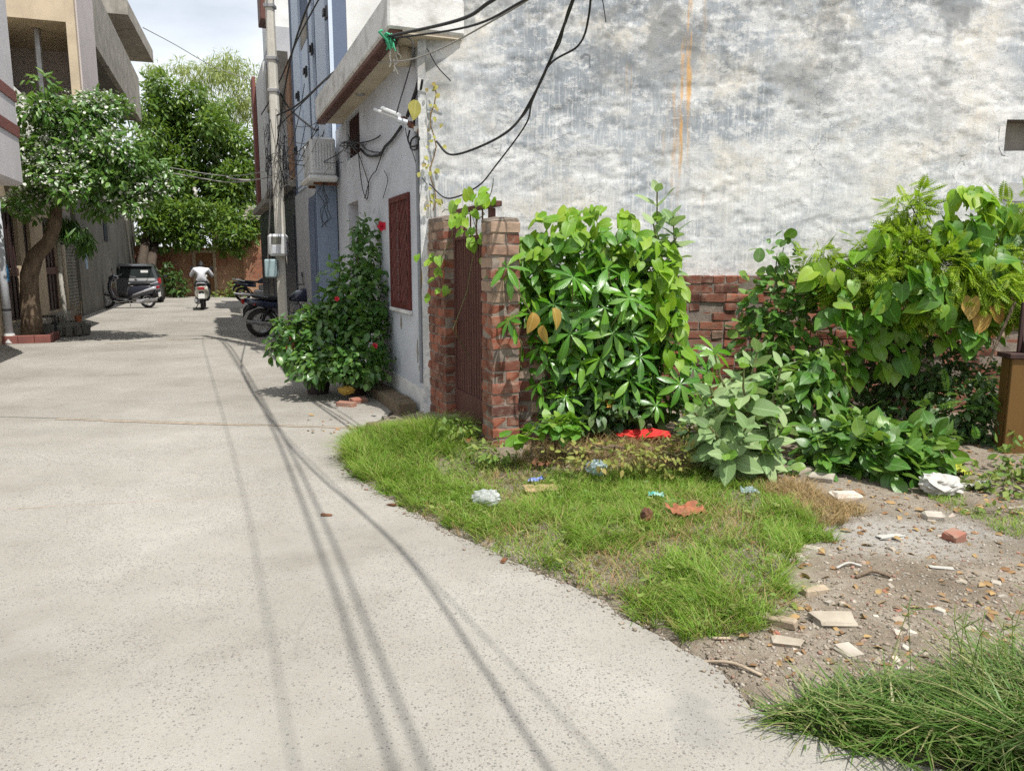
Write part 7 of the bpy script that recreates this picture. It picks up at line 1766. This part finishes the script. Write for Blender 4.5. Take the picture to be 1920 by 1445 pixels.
scrap('food_packet', 'blue printed packet on cardboard in the grass', 'packet', at_ground(1005, 912) + up * 1.3, (.11, .07), M['bluepack'], 7)
scrap('food_packet', 'teal torn packet in the grass above the orange rag', 'packet', at_ground(1230, 940) + up * 1.3, (.09, .06), M['teal'], 8)
scrap('food_packet', 'light blue wrapper at the edge of the dry grass', 'packet', at_ground(1405, 932) + up * 1.2, (.10, .07), M['filmblue'], 9)
scrap('dry_leaf', 'brown dead leaf curled under the bush litter', 'leaf', at_ground(1015, 880) + up, (.13, .09), M['rust'], 10)
scrap('cardboard_scrap', 'crumpled pale cardboard scrap in the bush litter', 'cardboard', at_ground(1085, 855) + up * 1.3, (.20, .12), M['cardboard'], 11)
crumple('dry_leaf_heap', 'rust-coloured dead leaf at the gate pier foot', 'leaf', at_ground(878, 830), (.07, .05, .05), M['orange'], 12)
crumple('yellow_cloth_heap', 'yellow cloth heap on the bricks under the hibiscus', 'cloth', G(651, 752) + Vector((0, 0, .08)), (.16, .12, .10), pm('yellow_cloth', (.42, .27, .05), (.3, .2, .05), .85, 9., .3), 13)
crumple('dead_plant_tuft', 'brown dead plant tuft standing in the grass', 'plant', at_ground(1212, 985) + up * .3, (.06, .06, .10), M['rust'], 14)
lump('cardboard_scrap', 'flat tan cardboard sheet under the blue packet', 'cardboard', at_ground(1015, 922) + up * .8, (.24, .14, .01), M['cardboard'], R(5), (R(4), 0), .1, 41)
scrap('fallen_leaf', 'yellow-green fallen leaf beside the white plastic bag', 'leaf', at_ground(1790, 890) + up * .8, (.17, .12), pm('lime_leaf', (.42, .45, .06), (.36, .40, .05), .6, 9., .2), 15)
scrap('paper_scrap', 'yellow paper scrap caught low in the shaded bush', 'paper', Y(1145, 755, 5.75), (.13, .12), pm('yellow_paper', (.50, .28, .04), (.4, .22, .04), .7, 9., .1), 17, tilt=(1.2, .3))
cable('long dry twig lying at the tip of the road edge', [at_ground(1308, 1246) + Vector((0, 0, .012)), at_ground(1370, 1250) + Vector((0, 0, .018)), at_ground(1428, 1270) + Vector((0, 0, .01))], .006, 'oldwood', name='twig')['category'] = 'twig'
cable('short thin stick on the mud below the grass', [at_ground(1336, 1199, .008), at_ground(1372, 1201, .01)], .006, 'oldwood', name='twig')['category'] = 'twig'
cable('dark bent stick among the scraps on the bare earth', [at_ground(1605, 1085, .01), at_ground(1635, 1078, .02), at_ground(1670, 1084, .01)], .008, 'bark', name='twig')['category'] = 'twig'
cable('white plastic strip curled on the bare earth', [at_ground(1568, 1068, .01), at_ground(1590, 1062, .02), at_ground(1615, 1064, .01)], .006, 'wbag', name='plastic_strip')['category'] = 'plastic'
lump('paper_scrap', 'white paper scrap on the open earth', 'paper', at_ground(1765, 1066) + Vector((0, 0, .004)), (.12, .035, .006), M['wbag'], R(-15), (0, 0), .2, 51)
lump('paper_scrap', 'crumpled white foil on the grey dirt patch', 'paper', at_ground(1670, 1008) + Vector((0, 0, .004)), (.16, .05, .012), M['wbag'], R(12), (0, 0), .3, 52)
for k, (px_, py_, lb) in enumerate(((612, 967, 'dry curled leaf on the concrete near the wire shadows'), (945, 1052, 'brown dead leaf at the road and grass border'), (735, 948, 'small twig-like leaf on the road by the grass'))):
    lump('dead_leaf', lb, 'leaf', G(px_, py_) + Vector((0, 0, .004)), (.07, .025, .012), M['rust'], k * 1.3, (0, .1), .3, 60 + k)

# ================================================================== UNSEEN TREE ADDED OUT OF FRAME TO SHADE THE NEAR CORNER
nt = Vector((5.6, -2.2, 0))
tree('added_shade_tree', 'unseen leafy tree added outside the lower right corner to cast shade', nt,
     [([nt, nt + Vector((-.2, .1, 2.4)), nt + Vector((-.6, .5, 4.6)), nt + Vector((-1.3, 1.1, 6.2))], [.16, .13, .1, .05])],
     [(np.array([4.3, -.95, 6.2]), np.array([1.0, .55, .6])), (np.array([3.6, -.75, 6.1]), np.array([.6, .35, .4])), (np.array([5.2, -.5, 6.3]), np.array([.9, .7, .7]))], 5200, leaf_shape('ovate', .11, .06, .2, .2, 4), LM['tree'])
